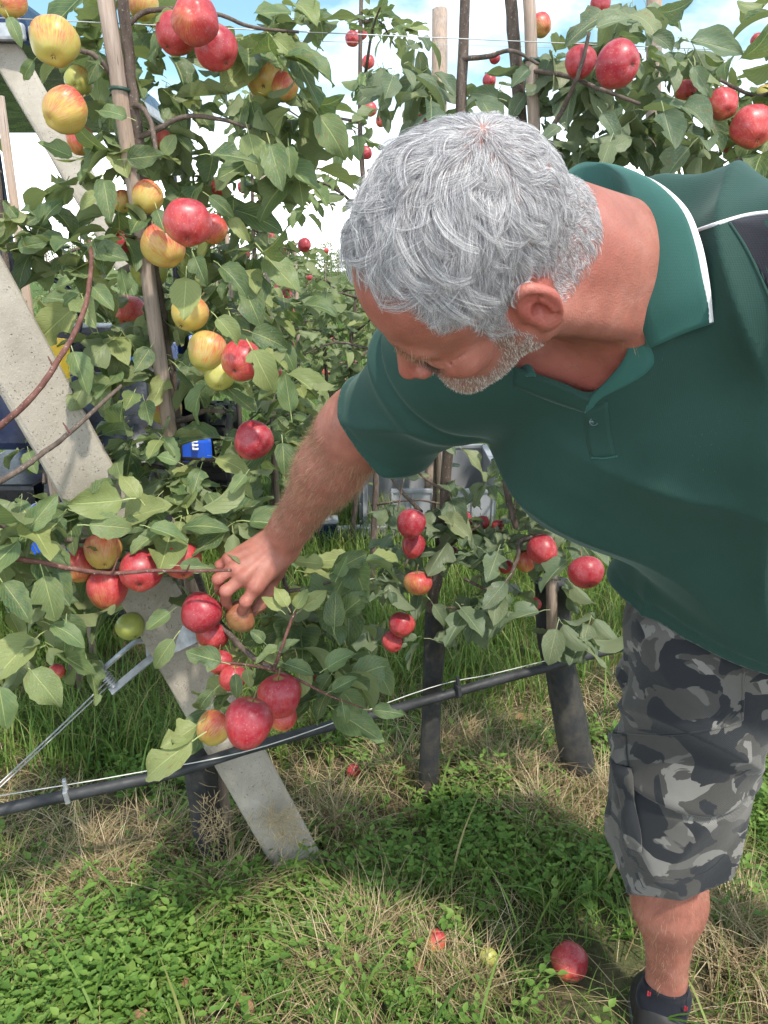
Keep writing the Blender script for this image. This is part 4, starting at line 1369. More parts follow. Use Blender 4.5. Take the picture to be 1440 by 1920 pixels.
CALYX = plain('dry_calyx', (0.085, 0.060, 0.035), 0.9)
STAKE = stake_mat()
CONC = concrete_mat()
GUARD = guard_mat()
HOSE = plain('black_hose_plastic', (0.026, 0.027, 0.030), 0.62, var=0.5, scale=18, bump=0.15)
WIRE = plain('galvanised_wire', (0.42, 0.42, 0.42), 0.45, 0.7)
STEEL = plain('galvanised_steel', (0.36, 0.37, 0.385), 0.5, 0.55, var=0.25, scale=45, bump=0.1)
TIE = plain('green_tie_plastic', (0.020, 0.060, 0.045), 0.5)
STRING = plain('white_string', (0.55, 0.54, 0.50), 0.8)

# ------------------------------------------------------------------ ground
def gz(x, y):
    x = np.asarray(x, float); y = np.asarray(y, float)
    z = 0.016 * np.sin(x * 5.1 + y * 3.3) + 0.012 * np.sin(x * 11.7 - y * 9.1 + 1.0) + 0.008 * np.sin(x * 23 + 4) * np.sin(y * 19)
    return z + 0.02 * np.exp(-((y - 2.05 - 0.4 * x) / 0.30) ** 2)


def ground_mat():
    t = NT('orchard_soil')
    c = t.coord()
    n1 = t.noise(c, 3.0, 5, 0.6); n2 = t.noise(c, 40, 6, 0.7); n3 = t.noise(c, 0.5, 3)
    soil = t.ramp(n2, [(0.3, (0.065, 0.050, 0.032)), (0.6, (0.140, 0.108, 0.068)), (0.8, (0.21, 0.165, 0.105))])
    grass = t.ramp(n2, [(0.3, (0.045, 0.085, 0.022)), (0.6, (0.085, 0.135, 0.036)), (0.8, (0.15, 0.165, 0.06))])
    far = t.n('SeparateXYZ'); t.l(c, far.inputs[0])
    fac = t.math('MULTIPLY_ADD', far.outputs[1], 0.5, -1.3, clamp=True)
    fac = t.math('MAXIMUM', fac, t.math('MULTIPLY', t.ramp(n1, [(0.45, 0.0), (0.6, 1.0)]), 0.45))
    t.bump(t.math('ADD', n2, n1), 0.8, 0.02)
    return t.fin(t.mix(fac, soil, grass), 0.95, spec=0.1)


def grid_axis(a, b, n, p=1.0):
    return a + (b - a) * np.linspace(0, 1, n) ** p

gx = np.concatenate([-np.geomspace(160, 3.2, 14), np.linspace(-3, 3, 90), np.geomspace(3.2, 160, 14)])
gy = np.concatenate([np.linspace(-6, 0.4, 10), np.linspace(0.5, 5, 80), np.geomspace(5.2, 260, 22)])
GXX, GYY = np.meshgrid(gx, gy, indexing='ij')
GZZ = gz(GXX, GYY) * np.clip(6 / (np.hypot(GXX, GYY) + 1), 0.2, 1)
Vg = np.stack([GXX, GYY, GZZ], -1).reshape(-1, 3)
ny_ = len(gy)
ii, jj = np.meshgrid(np.arange(len(gx) - 1), np.arange(ny_ - 1), indexing='ij')
a0 = (ii * ny_ + jj).ravel()
ground = mesh_np('ground', Vg, np.stack([a0, a0 + ny_, a0 + ny_ + 1, a0 + 1], 1), ground_mat())
tag(ground, 'grassy orchard ground of soil, weeds and cut straw', 'ground', kind='structure')

# ------------------------------------------------------------------ grass, straw and chickweed (stuff)
def blade_mat(name, stops, trans=0.25):
    t = NT(name)
    r = t.attr('rnd')
    col = t.ramp(r, stops)
    t.fin(col, 0.5, spec=0.3)
    tr = t.n('BsdfTranslucent'); t.l(t.mix(0.3, col, (0.25, 0.4, 0.05), 'ADD'), tr.inputs['Color'])
    ms = t.n('MixShader'); ms.inputs['Fac'].default_value = trans
    t.l(t.b.outputs[0], ms.inputs[1]); t.l(tr.outputs[0], ms.inputs[2]); t.l(ms.outputs[0], t.out.inputs['Surface'])
    return t.m


def blades(name, xy, length, width, lean, mat, label, cat, seg=4, flat=False, z0=0.0, curl=1.0):
    n = len(xy)
    az = rng.uniform(0, 2 * np.pi, n)
    D = np.stack([np.cos(az), np.sin(az), 0 * az], 1)
    S = np.stack([-np.sin(az), np.cos(az), 0 * az], 1)
    base = np.stack([xy[:, 0], xy[:, 1], gz(xy[:, 0], xy[:, 1]) + z0], 1)
    if flat: base[:, 2] += rng.uniform(0.003, 0.03, n)
    t = np.linspace(0, 1, seg + 1)
    V = []
    for k, tk in enumerate(t):
        if flat:
            c = base + D * (length * tk)[:, None] + np.array([0, 0, 1.0]) * (lean * np.sin(tk * np.pi) * length)[:, None]
            wv = width * (1 - 0.5 * tk)
        else:
            out = lean * tk ** (1 + curl) * length
            up = length * (tk - 0.35 * lean * tk ** (2 + curl))
            c = base + D * out[:, None] + np.array([0, 0, 1.0]) * up[:, None]
            wv = width * (1 - tk ** 2) + 0.0002
        V += [c - S * wv[:, None] / 2, c + S * wv[:, None] / 2]
    V = np.stack(V, 1)                                  # n, 2(seg+1), 3
    m = V.shape[1]
    F = np.array([(2 * k, 2 * k + 1, 2 * k + 3, 2 * k + 2) for k in range(seg)])
    FF = (np.arange(n)[:, None, None] * m + F[None]).reshape(-1, 4)
    o = mesh_np(name, V.reshape(-1, 3), FF, mat, None, True, None, {'rnd': np.repeat(rng.random(n), m)})
    return tag(o, label, cat, kind='stuff')


def scatter(n, x0, x1, y0, y1, keep=None):
    out = np.empty((0, 2))
    while len(out) < n:
        p = np.stack([rng.uniform(x0, x1, n * 2), rng.uniform(y0, y1, n * 2)], 1)
        if keep is not None: p = p[rng.random(len(p)) < keep(p[:, 0], p[:, 1])]
        out = np.concatenate([out, p])
    return out[:n]


def patchy(x, y, s=1.0, ph=0.0):
    return 0.5 + 0.25 * (np.sin(x * 3.1 * s + 1.7 * np.sin(y * 2.3 * s + ph) + ph) + np.sin(y * 3.7 * s + 1.3 * np.sin(x * 2.9 * s) + 2 * ph)) 


GRASS = blade_mat('grass_blade', [(0.0, (0.065, 0.130, 0.024)), (0.4, (0.110, 0.195, 0.036)), (0.75, (0.175, 0.255, 0.055)), (0.92, (0.19, 0.21, 0.06)), (1.0, (0.34, 0.28, 0.13))])
STRAW = blade_mat('dry_straw', [(0.0, (0.21, 0.145, 0.078)), (0.5, (0.36, 0.27, 0.15)), (0.85, (0.46, 0.36, 0.21)), (1.0, (0.55, 0.46, 0.30))], 0.12)
FARG = blade_mat('alley_grass', [(0.0, (0.065, 0.120, 0.026)), (0.5, (0.110, 0.175, 0.040)), (0.85, (0.16, 0.21, 0.06)), (1.0, (0.30, 0.25, 0.11))])

# where is what: weeds in the foreground, tall grass beyond the hose, straw in tufts
rowy = lambda x: 2.03 + 0.36 * x
tall = lambda x, y: np.clip((y - rowy(x) + 0.02) / 0.25, 0.0, 1) * np.clip(patchy(x, y, 1.2) + 0.25, 0.1, 1)
fore = lambda x, y: np.clip(patchy(x, y, 2.0, 1.0), 0.12, 1) * np.clip(0.25 + 0.75 * (np.abs(y - 1.35) < 0.25) + 0.5 * (x > 0.25), 0, 1)
xy = scatter(25000, -1.9, 2.2, 1.9, 4.4, tall)
blades('grass', xy, rng.uniform(0.08, 0.26, len(xy)), rng.uniform(0.0026, 0.0062, len(xy)), rng.uniform(0.15, 0.9, len(xy)), GRASS, 'long green grass standing along the tree row', 'grass')
xy = scatter(15000, -1.5, 1.9, 0.95, 2.25, fore)
blades('grass', xy, rng.uniform(0.04, 0.13, len(xy)), rng.uniform(0.0016, 0.0038, len(xy)), rng.uniform(0.2, 1.1, len(xy)), GRASS, 'short loose grass in the foreground among weeds', 'grass')
xy = scatter(34000, -7, 9, 3.6, 13, lambda x, y: np.clip(6 / y ** 1.3, 0.1, 1))
xf = scatter(15000, -16, 18, 9, 40, lambda x, y: np.clip(14 / y, 0.1, 1) * (np.abs(x) < y * .6))
blades('grass', xf, rng.uniform(0.2, 0.5, len(xf)), rng.uniform(0.02, 0.05, len(xf)), rng.uniform(0.2, 0.9, len(xf)), FARG, 'far rough grass between the distant rows', 'grass', seg=2)
blades('grass', xy, rng.uniform(0.06, 0.20, len(xy)) * (1 + 0.03 * xy[:, 1]), rng.uniform(0.004, 0.011, len(xy)), rng.uniform(0.2, 0.8, len(xy)), FARG, 'green grass of the alley behind the first tree row', 'grass', seg=2)
strawk = lambda x, y: np.clip(patchy(x, y, 2.6, 2.4) * 1.5 - 0.35, 0.04, 1) * np.clip(1.4 - np.abs(y - rowy(x) + 0.25) * 1.0, 0.15, 1)
xy = scatter(6000, -1.5, 2.0, 0.95, 2.5, strawk)
blades('straw', xy, rng.uniform(0.05, 0.20, len(xy)), rng.uniform(0.0012, 0.0028, len(xy)), rng.uniform(0.0, 0.25, len(xy)), STRAW, 'dry cut straw lying matted under the trees', 'straw', flat=True)
# tufts of dry grass heaped up
tuft = [(P_[0], P_[1]) for P_ in (PG(200, 1640), PG(170, 1690), PG(330, 1590), PG(620, 1560), PG(430, 1700), PG(700, 1750), PG(760, 1470), PG(860, 1420), PG(950, 1480), PG(1010, 1560), PG(60, 1780), PG(640, 1820), PG(860, 1840), PG(1380, 1740), PG(1400, 1830), PG(1120, 1500))]
pts = np.concatenate([np.stack([rng.normal(cx, 0.050, 380), rng.normal(cy, 0.035, 380)], 1) for cx, cy in tuft])
blades('straw', pts, rng.uniform(0.05, 0.17, len(pts)), rng.uniform(0.0014, 0.0030, len(pts)), rng.uniform(0.5, 1.3, len(pts)), STRAW, 'tufts of brown dead grass heaped on the ground', 'straw', curl=0.4)


def chickweed():
    """Low weeds with small paired oval leaves on thin stems."""
    t = blade_mat('chickweed_leaf', [(0.0, (0.075, 0.150, 0.030)), (0.45, (0.125, 0.230, 0.045)), (0.8, (0.200, 0.300, 0.065)), (1.0, (0.22, 0.30, 0.085))], 0.3)
    keep = lambda x, y: np.clip(patchy(x, y, 2.6, 0.6) * 2.6 - 1.0, 0.02, 1) * np.clip(1.0 - (y - 1.15 - rowy(x) + 1.25) * 0.75, 0.0, 1)
    xy = scatter(2400, -1.35, 1.35, 0.98, 2.15, keep)
    cen = [(PG(780, 1610), 0.17), (PG(690, 1640), 0.12), (PG(900, 1600), 0.13), (PG(420, 1720), 0.13), (PG(160, 1790), 0.14), (PG(330, 1830), 0.15), (PG(80, 1860), 0.12), (PG(560, 1760), 0.12), (PG(1050, 1640), 0.10), (PG(250, 1880), 0.12)]
    xy = np.concatenate([xy] + [np.stack([rng.normal(c.x, s, 175), rng.normal(c.y, s * 0.55, 175)], 1) for c, s in cen])
    xy = xy[~((xy[:, 0] > 0.40) & (xy[:, 1] > 0.9) & (xy[:, 1] < 1.35))]
    for (wx, wy) in ((815, 1775), (915, 1805), (1068, 1820)):
        g = PG(wx, wy, .02)
        xy = xy[~((np.abs(xy[:, 0] - g.x) < 0.045) & (xy[:, 1] > g.y - 0.11) & (xy[:, 1] < g.y + 0.03))]
    n = len(xy)
    base = np.stack([xy[:, 0], xy[:, 1], gz(xy[:, 0], xy[:, 1])], 1)
    V = []; F = []; R = []
    k = 0
    outl = np.array([(0, 0, 0), (0.32, 0.30, 0.08), (0.62, 0.27, 0.07), (1.08, 0, -0.06), (0.62, -0.27, 0.07), (0.32, -0.30, 0.08), (0.5, 0, -0.06)])
    fc = [(0, 6, 1), (1, 6, 2), (2, 6, 3), (3, 6, 4), (4, 6, 5), (5, 6, 0)]
    for i in range(n):
        h = random.uniform(0.02, 0.10); az = random.uniform(0, 6.28)
        tilt = np.array([math.cos(az) * random.uniform(0.1, 0.7), math.sin(az) * random.uniform(0.1, 0.7), 1.0])
        nodes = random.randint(2, 4); rr = random.random()
        for j in range(nodes):
            fr = (j + 1) / nodes
            c = base[i] + tilt * h * fr
            a_ = az + j * 1.57 + random.uniform(-.4, .4)
            s = random.choice((random.uniform(0.009, 0.018), random.uniform(0.016, 0.036))) * (1.15 - 0.45 * fr)
            for q in (0, math.pi):
                d = np.array([math.cos(a_ + q), math.sin(a_ + q), random.uniform(-0.1, 0.6)]); d /= np.linalg.norm(d)
                sd = np.cross([0, 0, 1.0], d); sd /= np.linalg.norm(sd) + 1e-9
                up = np.cross(d, sd)
                V.append(c + (outl[:, :1] * d + outl[:, 1:2] * sd + outl[:, 2:] * up) * s)
                F.append(np.array(fc) + k); R.append(np.full(7, (rr * 0.6 + random.random() * 0.4))); k += 7
    V = np.concatenate(V); F = np.concatenate(F)
    o = mesh_np('chickweed', V, F, t, None, True, None, {'rnd': np.concatenate(R)})
    tag(o, 'bright green low weeds with small oval leaves covering the foreground', 'weeds', kind='stuff')
    # stems as thin blades
    xy2 = np.repeat(xy, 1, 0)
    blades('weed_stems', xy2, rng.uniform(0.02, 0.08, len(xy2)), np.full(len(xy2), 0.0014), rng.uniform(0.1, 0.7, len(xy2)), t, 'thin green stems of the low foreground weeds', 'weeds', seg=2)

chickweed()
# broad single grass blades in the foreground
wide = np.array([(PG(500, 1720).x, PG(500, 1720).y), (PG(250, 1760).x, PG(250, 1760).y), (PG(230, 1800).x, PG(230, 1800).y), (PG(440, 1660).x, PG(440, 1660).y), (PG(540, 1690).x, PG(540, 1690).y), (PG(560, 1690).x, PG(560, 1690).y), (PG(830, 1500).x, PG(830, 1500).y), (PG(300, 1690).x, PG(300, 1690).y), (PG(620, 1420).x, PG(620, 1420).y), (PG(1000, 1760).x, PG(1000, 1760).y), (PG(1150, 1800).x, PG(1150, 1800).y)])
wide = np.concatenate([wide, scatter(120, -1.3, 1.5, 1.0, 2.3)])
blades('grass', wide, rng.uniform(0.12, 0.26, len(wide)), rng.uniform(0.005, 0.010, len(wide)), rng.uniform(0.6, 1.4, len(wide)), GRASS, 'single broad grass blades arching over the weeds', 'grass', seg=7)

# ------------------------------------------------------------------ leaf and apple meshes
def leaf_geo(seed, nu=12, nv=4):
    r = np.random.default_rng(seed)
    fold = r.uniform(0.05, 0.70); bend = r.uniform(-0.35, 1.2); twist = r.uniform(-0.8, 0.8); wave = r.uniform(0.01, 0.06)
    W = r.uniform(0.25, 0.36); pet = 0.20
    V = []; UV = []
    damage = r.random() < 0.4
    dpos = r.uniform(0.3, 0.9); dside = r.choice([-1, 1])
    for i in range(nu):
        u = i / (nu - 1)
        w = W * (np.sin(np.pi * u ** 0.80) ** 0.72) * (1 - 0.22 * u) if 0 < u < 1 else 0.0
        for j in range(nv + 1):
            v = j / nv * 2 - 1
            ww = w * (1 + ((0.035 * r.normal() + (0.035 if i % 2 else -0.035)) if abs(v) == 1 else 0))
            if damage and abs(u - dpos) < 0.13 and np.sign(v) == dside and abs(v) == 1: ww *= r.uniform(0.35, 0.7)
            x = u; y = v * ww; z = abs(v) * ww * fold + wave * np.sin(u * 11 + v * 2 + seed) * abs(v)
            # twist and bend along the length
            a = twist * u; y, z = y * np.cos(a) - z * np.sin(a), y * np.sin(a) + z * np.cos(a)
            b = bend * u
            x2 = np.sin(b) / (bend + 1e-6) if abs(bend) > 1e-3 else u
            z2 = -(1 - np.cos(b)) / (bend + 1e-6) if abs(bend) > 1e-3 else 0
            V.append((pet + (x2 * (1 - pet)) + z * np.sin(b) * (1 - pet), y * (1 - pet), z2 * (1 - pet) + z * np.cos(b) * (1 - pet)))
            UV.append((u, (v + 1) / 2))
    F = [(i * (nv + 1) + j, (i + 1) * (nv + 1) + j, (i + 1) * (nv + 1) + j + 1, i * (nv + 1) + j + 1) for i in range(nu - 1) for j in range(nv)]
    k = len(V)
    for (x, z) in ((0.0, 0.02), (0.12, 0.035), (pet + 0.01, 0.004)):       # the stalk
        V += [(x, -0.008, z), (x, 0.008, z)]; UV += [(0.5, 0.5), (0.5, 0.5)]
    F += [(k, k + 2, k + 3, k + 1), (k + 2, k + 4, k + 5, k + 3)]
    return np.array(V), np.array(F), np.array(UV)


NLEAF = 20
LEAFG = [leaf_geo(100 + i) for i in range(NLEAF)]
LEAFM = {}


def leaf_mesh(i, mat):
    k = (i, mat.name)
    if k not in LEAFM:
        V, F, UV = LEAFG[i]
        o = mesh_np('leaf', V, F, mat, None, True, UV, {'rnd': np.zeros(len(V))})
        LEAFM[k] = o.data
        bpy.data.objects.remove(o)
    return LEAFM[k]


def leaf_matrix(base, d, nrm_, size):
    d = Vector(d).normalized()
    n_ = Vector(nrm_); n_ = n_ - d * n_.dot(d)
    if n_.length < 1e-4: n_ = Vector((0, 0, 1)).cross(d)
    n_.normalize()
    y = n_.cross(d)
    M = Matrix(((d.x, y.x, n_.x, base[0]), (d.y, y.y, n_.y, base[1]), (d.z, y.z, n_.z, base[2]), (0, 0, 0, 1)))
    return M @ Matrix.Diagonal((size, size * random.uniform(0.88, 1.12), size, 1))


KEEP_CLEAR = [(185, 1165, 330, 1305, 1.0), (235, 1105, 345, 1180, .75), (425, 1395, 610, 1680, 1.0), (668, 858, 840, 965, .95), (590, 970, 690, 1035, .95), (225, 790, 290, 860, .5),
              (0, 255, 70, 350, .7), (0, 90, 40, 200, .9), (305, 660, 340, 800, .5), (0, 580, 110, 880, .75), (235, 120, 330, 235, .6), (50, 60, 130, 190, .5), (1020, 1080, 1060, 1210, .8), (785, 1140, 830, 1500, .9), (560, 900, 640, 1000, .5)]
SPOTS = []                                   # fruit that the leaves leave open: pixel, radius, distance


def clear_view(p):
    x, y, d = proj(p)
    for (ax, ay, ar, ad) in SPOTS:
        if d < ad + 0.02 and (x - ax) ** 2 + (y - ay) ** 2 < (ar * 1.25) ** 2 and random.random() < 0.85: return False
    for (x0, y0, x1, y1, pr) in KEEP_CLEAR:
        if d < (4.2 if (x0, y0) in ((668, 858), (590, 970)) else 2.3):
            if x0 < x < x1 and y0 < y < y1 and random.random() < pr: return False
    return True


class Tree:
    """A tree: an Empty with trunk, branches, single leaves and (past 300) one mass of leaves."""
    def __init__(self, name, base, label, group, leafmat, cap=300):
        self.root = empty(name, base)
        tag(self.root, label, 'tree', group)
        self.inv = Matrix.Translation(-Vector(base))
        self.leaves = []; self.mat = leafmat; self.cap = cap
    def branch(self, pts, r0, r1, mat=None, name='branch', n=6, seg=7, lump=0.05):
        c = catmull([A(p) for p in pts], n)
        t = np.linspace(0, 1, len(c))
        c = c + np.random.default_rng(len(self.leaves) + 3).normal(0, r0 * 0.10, c.shape) * np.sin(t * np.pi)[:, None]
        return tube(name, c, r0 + (r1 - r0) * t, mat or BARK, self.root, seg, lump)
    def leaf(self, base, d, nr, size, free=True):
        if free and not clear_view(Vector(base) + Vector(d).normalized() * size * 0.6): return
        self.leaves.append(leaf_matrix(base, d, nr, size))
    def spur(self, pos, n, size, droop=0.25, face=0.35, out=None, twig=None):
        """A rosette of leaves round a bud."""
        a0 = random.uniform(0, 6.28)
        pos = Vector(pos)
        tocam = (CAM - pos).normalized()
        for i in range(n):
            a = a0 + i * 2.4 + random.uniform(-0.4, 0.4)
            d = Vector((math.cos(a), math.sin(a), random.uniform(-0.9, 0.55) - droop))
            if out is not None: d += Vector(out) * 0.9
            d.normalize()
            nr = Vector((random.uniform(-.5, .5), random.uniform(-.5, .5), 1.0)) + tocam * random.uniform(-0.1, 1.0) * face * 2
            if random.random() < 0.24: nr = -nr
            self.leaf(pos + Vector((random.uniform(-1, 1), random.uniform(-1, 1), random.uniform(-1, 1))) * 0.012, d, nr, size * random.choice((random.uniform(0.40, 0.75), random.uniform(0.7, 1.22), random.uniform(0.8, 1.22))))
    def leafpx(self, b, tip, roll=(0, 0, 1), cam_=0.6):
        B_, T_ = P(*b), P(*tip)
        d = T_ - B_
        nr = (CAM - B_).normalized() * cam_ + Vector(roll) * (1 - cam_)
        self.leaf(B_, d, nr, d.length, False)
    def finish(self):
        L_ = self.leaves
        if len(L_) > self.cap:
            L_ = sorted(L_, key=lambda M: (M.translation - CAM).length / M.to_scale()[0])
        for k, M in enumerate(L_[:self.cap]):
            o = bpy.data.objects.new('leaf', leaf_mesh(random.randrange(NLEAF), self.mat))
            COL.objects.link(o)
            o.parent = self.root
            o.matrix_parent_inverse = self.inv
            o.matrix_basis = M
        rest = L_[self.cap:]
        if rest: leaf_mass('foliage', rest, self.mat, self.root)


def leaf_mass(name, mats, mat, parent, kind=True):
    Vs = []; Fs = []; Us = []; Rs = []; k = 0
    for M in mats:
        V, F, UV = LEAFG[random.randrange(NLEAF)]
        m = np.array(M)
        Vs.append(V @ m[:3, :3].T + m[:3, 3]); Fs.append(F + k); Us.append(UV); Rs.append(np.full(len(V), random.random())); k += len(V)
    o = mesh_np(name, np.concatenate(Vs), np.concatenate(Fs), mat, parent, True, np.concatenate(Us), {'rnd': np.concatenate(Rs)})
    if kind: o['kind'] = 'stuff'
    return o


def apple_geo(seed, nt=17, na=26):
    r = np.random.default_rng(seed)
    con = r.uniform(0.06, 0.18); hgt = r.uniform(0.88, 1.08); lob = r.uniform(0.022, 0.055); ph = r.uniform(0, 6); squ = r.uniform(-0.05, 0.05); skew = r.uniform(-0.10, 0.10)
    V = []
    for i in range(nt):
        th = math.pi * i / (nt - 1)
        for k in range(na):
            a = 2 * math.pi * k / na
            rr = math.sin(th) ** 0.94 * (1 + con * math.cos(th)) * (1 + lob * math.cos(5 * a + ph) * (0.35 + 0.65 * (1 - math.cos(th)) / 2) + squ * math.cos(2 * a))
            z = math.cos(th) * hgt
            z -= 0.30 * math.exp(-(rr / 0.26) ** 2) if th < 1.5 else 0
            z += 0.17 * math.exp(-(rr / 0.24) ** 2) if th > 1.6 else 0
            z += skew * rr * math.cos(a)
            V.append((rr * math.cos(a), rr * math.sin(a), z))
    V = np.array(V) * 0.037
    F = [(i * na + k, (i + 1) * na + k, (i + 1) * na + (k + 1) % na, i * na + (k + 1) % na) for i in range(nt - 1) for k in range(na)]
    return V, np.array(F)


APPLEG = []
for s_ in range(8):
    V_, F_ = apple_geo(40 + s_)
    o = mesh_np('apple', V_, F_, APPLE); APPLEG.append(o.data); bpy.data.objects.remove(o)
V_, F_, T_ = tube_np(catmull([(0, 0, 0.022), (0.001, 0, 0.036), (0.005, 0.001, 0.052)], 3), [0.0013] * 6 + [0.0018], 5)
o = mesh_np('stem', V_, [F_, T_], STALK); STEMM = o.data; bpy.data.objects.remove(o)
cv = [(0, 0, -0.0285)]; cf = []
for k in range(5):
    a = k * 2 * math.pi / 5
    cv += [(0.0024 * math.cos(a - .5), 0.0024 * math.sin(a - .5), -0.0300), (0.0052 * math.cos(a), 0.0052 * math.sin(a), -0.0338), (0.0024 * math.cos(a + .5), 0.0024 * math.sin(a + .5), -0.0300)]
    cf += [(0, 1 + 3 * k, 2 + 3 * k, 3 + 3 * k)]
o = mesh_np('calyx', np.array(cv), np.array(cf), CALYX); CALM = o.data; bpy.data.objects.remove(o)


def apple(px, py, rpx, blush, label, group=None, d=None, cal=None, green=0.3, russet=0.0, parts=True, loc=None, sz=None):
    """An apple seen at a pixel with a radius in pixels; cal: where its calyx points (camera space)."""
    R = 0.037 * random.uniform(0.96, 1.04)
    if loc is None:
        d = d or R * FPX / rpx
        loc = P(px, py, d); R = rpx * d / FPX
    else: R = sz
    k = random.randrange(8)
    o = bpy.data.objects.new('apple', APPLEG[k]); COL.objects.link(o)
    c = cal or (random.uniform(-.5, .5), random.uniform(0.6, 1.0), random.uniform(-.75, 0.1))
    z = -camvec(*c).normalized()
    x = SUND + Vector((random.uniform(-.5, .5), random.uniform(-.5, .5), random.uniform(-.3, .3)))
    x = (x - z * x.dot(z)).normalized(); y = z.cross(x)
    s = R / 0.037
    o.matrix_world = Matrix(((x.x, y.x, z.x, loc.x), (x.y, y.y, z.y, loc.y), (x.z, y.z, z.z, loc.z), (0, 0, 0, 1))) @ Matrix.Diagonal((s, s, s * random.uniform(0.95, 1.08), 1))
    o['blush'] = float(blush); o['russet'] = float(russet); o['green'] = float(green)
    tag(o, label, 'apple', group)
    if parts:
        for nm, me in (('stem', STEMM), ('calyx', CALM)):
            p_ = bpy.data.objects.new(nm, me); COL.objects.link(p_); p_.parent = o
    return o
# ================================================================== posts, stakes, wires, hose
def beam(name, a, b, w, th, mat, face, parent=None, cham=0.012, seg=14):
    """A straight beam from a to b, w wide and th deep, its broad face towards `face`; chamfered edges."""
    a, b = Vector(a), Vector(b)
    x = (b - a).normalized(); n_ = Vector(face); n_ = (n_ - x * n_.dot(x)).normalized(); y = n_.cross(x)
    c = cham
    prof = [(-w/2 + c, th/2), (w/2 - c, th/2), (w/2 - c*.3, th/2 - c*.3), (w/2, th/2 - c), (w/2, -th/2 + c), (w/2 - c, -th/2), (-w/2 + c, -th/2), (-w/2, -th/2 + c), (-w/2, th/2 - c), (-w/2 + c*.3, th/2 - c*.3)]
    r = np.random.default_rng(3); k = len(prof); V = []
    for i in range(seg + 1):
        p = a + (b - a) * (i / seg)
        for (u, v) in prof:
            q = p + y * u + n_ * v
            V.append(A(q) + r.normal(0, 0.0006, 3))
    F = [(i*k + j, i*k + (j+1) % k, (i+1)*k + (j+1) % k, (i+1)*k + j) for i in range(seg) for j in range(k)]
    me_caps = [tuple(range(k))[::-1], tuple(seg*k + j for j in range(k))]
    o = mesh_np(name, np.array(V), [np.array(F), np.array(me_caps)], mat, parent, False)
    return o


st_a = P(84, 760, 1.50); st_b = P(472, 1460, 1.87)
sdv = (st_b - st_a)
strut = beam('concrete_strut', st_a - sdv * 0.62, st_b + sdv * 0.36, 0.118, 0.085, CONC, CAM - st_a)
tag(strut, 'pitted concrete strut leaning across the left foreground beside the stake', 'post')
far_a = P(20, 112, 2.55); fdv = sdv.normalized()
far_b = P(246, 500, 2.62)
strut2 = beam('concrete_strut', far_a - (far_b - far_a) * 0.6, far_b, 0.100, 0.08, CONC, CAM - far_a)
dp = tube('steel_post', [A((far_b.x + .03, far_b.y + .03, -.05)), A((far_b.x + .03, far_b.y + .03, far_b.z * .5)), A((far_b.x + .03, far_b.y + .03, far_b.z + .04))], 0.026, HOSE, None, 8)
tag(dp, 'dark upright post behind the near stake carrying the narrower strut', 'post')
tag(strut2, 'narrower concrete strut against the sky at the upper left edge', 'post')

# stakes
def stake(path, r, label, ties=(), mat=STAKE):
    root = empty('stake', path[-1]); tag(root, label, 'stake', 'tree stakes of the first row')
    c = np.array([A(path[0]) * (1 - t) + A(path[-1]) * t for t in np.linspace(0, 1, 14)])
    c += np.random.default_rng(8).normal(0, 0.0012, c.shape)
    tube('pole', c, r * np.linspace(0.96, 1.05, 14), mat, root, 10, 0.03, 4)
    for t in ties:
        p = A(path[0]) * (1 - t) + A(path[-1]) * t; ax = nrm(A(path[-1]) - A(path[0]))
        R = frame(Vector(ax)); ring = []
        for a in np.linspace(0, 2 * np.pi, 15)[:-1]:
            ring.append(Vector(p) + R @ Vector((0.003 * math.sin(a), math.cos(a) * r * 1.12, math.sin(a) * r * 1.12)))
        ring.append(ring[0])
        tube('tie', [A(q) for q in ring], 0.0035, TIE, root, 6)
    return root

s1t, s1b = P(191, -70, 1.325), PG(432, 1605, -0.03)
stake([s1t, s1b], 0.0150, 'grey split wooden stake with two green ties beside the near trunk', (0.098, 0.425))
stake([P(990, -80, 1.60), P(1036, 1198, 2.10)], 0.0135, 'pale stake rising above the man, its cut lower end showing at the leaning trunk', (0.12,))
stake([P(1228, -90, 1.95), PG(1215, 1330, 0.0)], 0.020, 'grey post showing between leaves above the man\'s collar')
pw = stake([P(826, 20, 4.2), PG(810, 1005, 0.0)], 0.046, 'thick pale weathered wooden post above the man\'s hair', (), STAKE)
pw['group'] = 'posts'

# trunk guards
def guard(path, r, label):
    c = catmull([A(p) for p in path], 6)
    n = len(c); seg = 14
    V, F, T = tube_np(c, r * (1 + 0.05 * np.sin(np.linspace(0, 9, n))), seg, 0.02, 5)
    uv = np.array([((k % seg) / seg, (k // seg) / n * 0.5) for k in range(n * seg)] + [(0, 0), (0, 0)])
    o = mesh_np('trunk_guard', V, [F, T], GUARD, None, True, uv)
    tag(o, label, 'trunk guard', 'black mesh guards round the trunks')
    return o

guard([PG(405, 1640, -0.02), P(392, 1560, 1.93), P(380, 1480, 1.90), P(368, 1360, 1.86)], 0.039, 'black mesh guard at the foot of the near trunk, matted with dry grass')
guard([PG(803, 1505, -0.02), P(806, 1400, 2.14), P(812, 1270, 2.10), P(817, 1148, 2.06)], 0.0275, 'straight slim black mesh guard on the middle trunk')
guard([PG(1092, 1480, -0.02), P(1074, 1380, 2.21), P(1052, 1260, 2.17), P(1040, 1200, 2.15), P(1036, 1090, 2.11)], 0.046, 'thick bent black mesh guard on the leaning trunk beside the man\'s shorts')

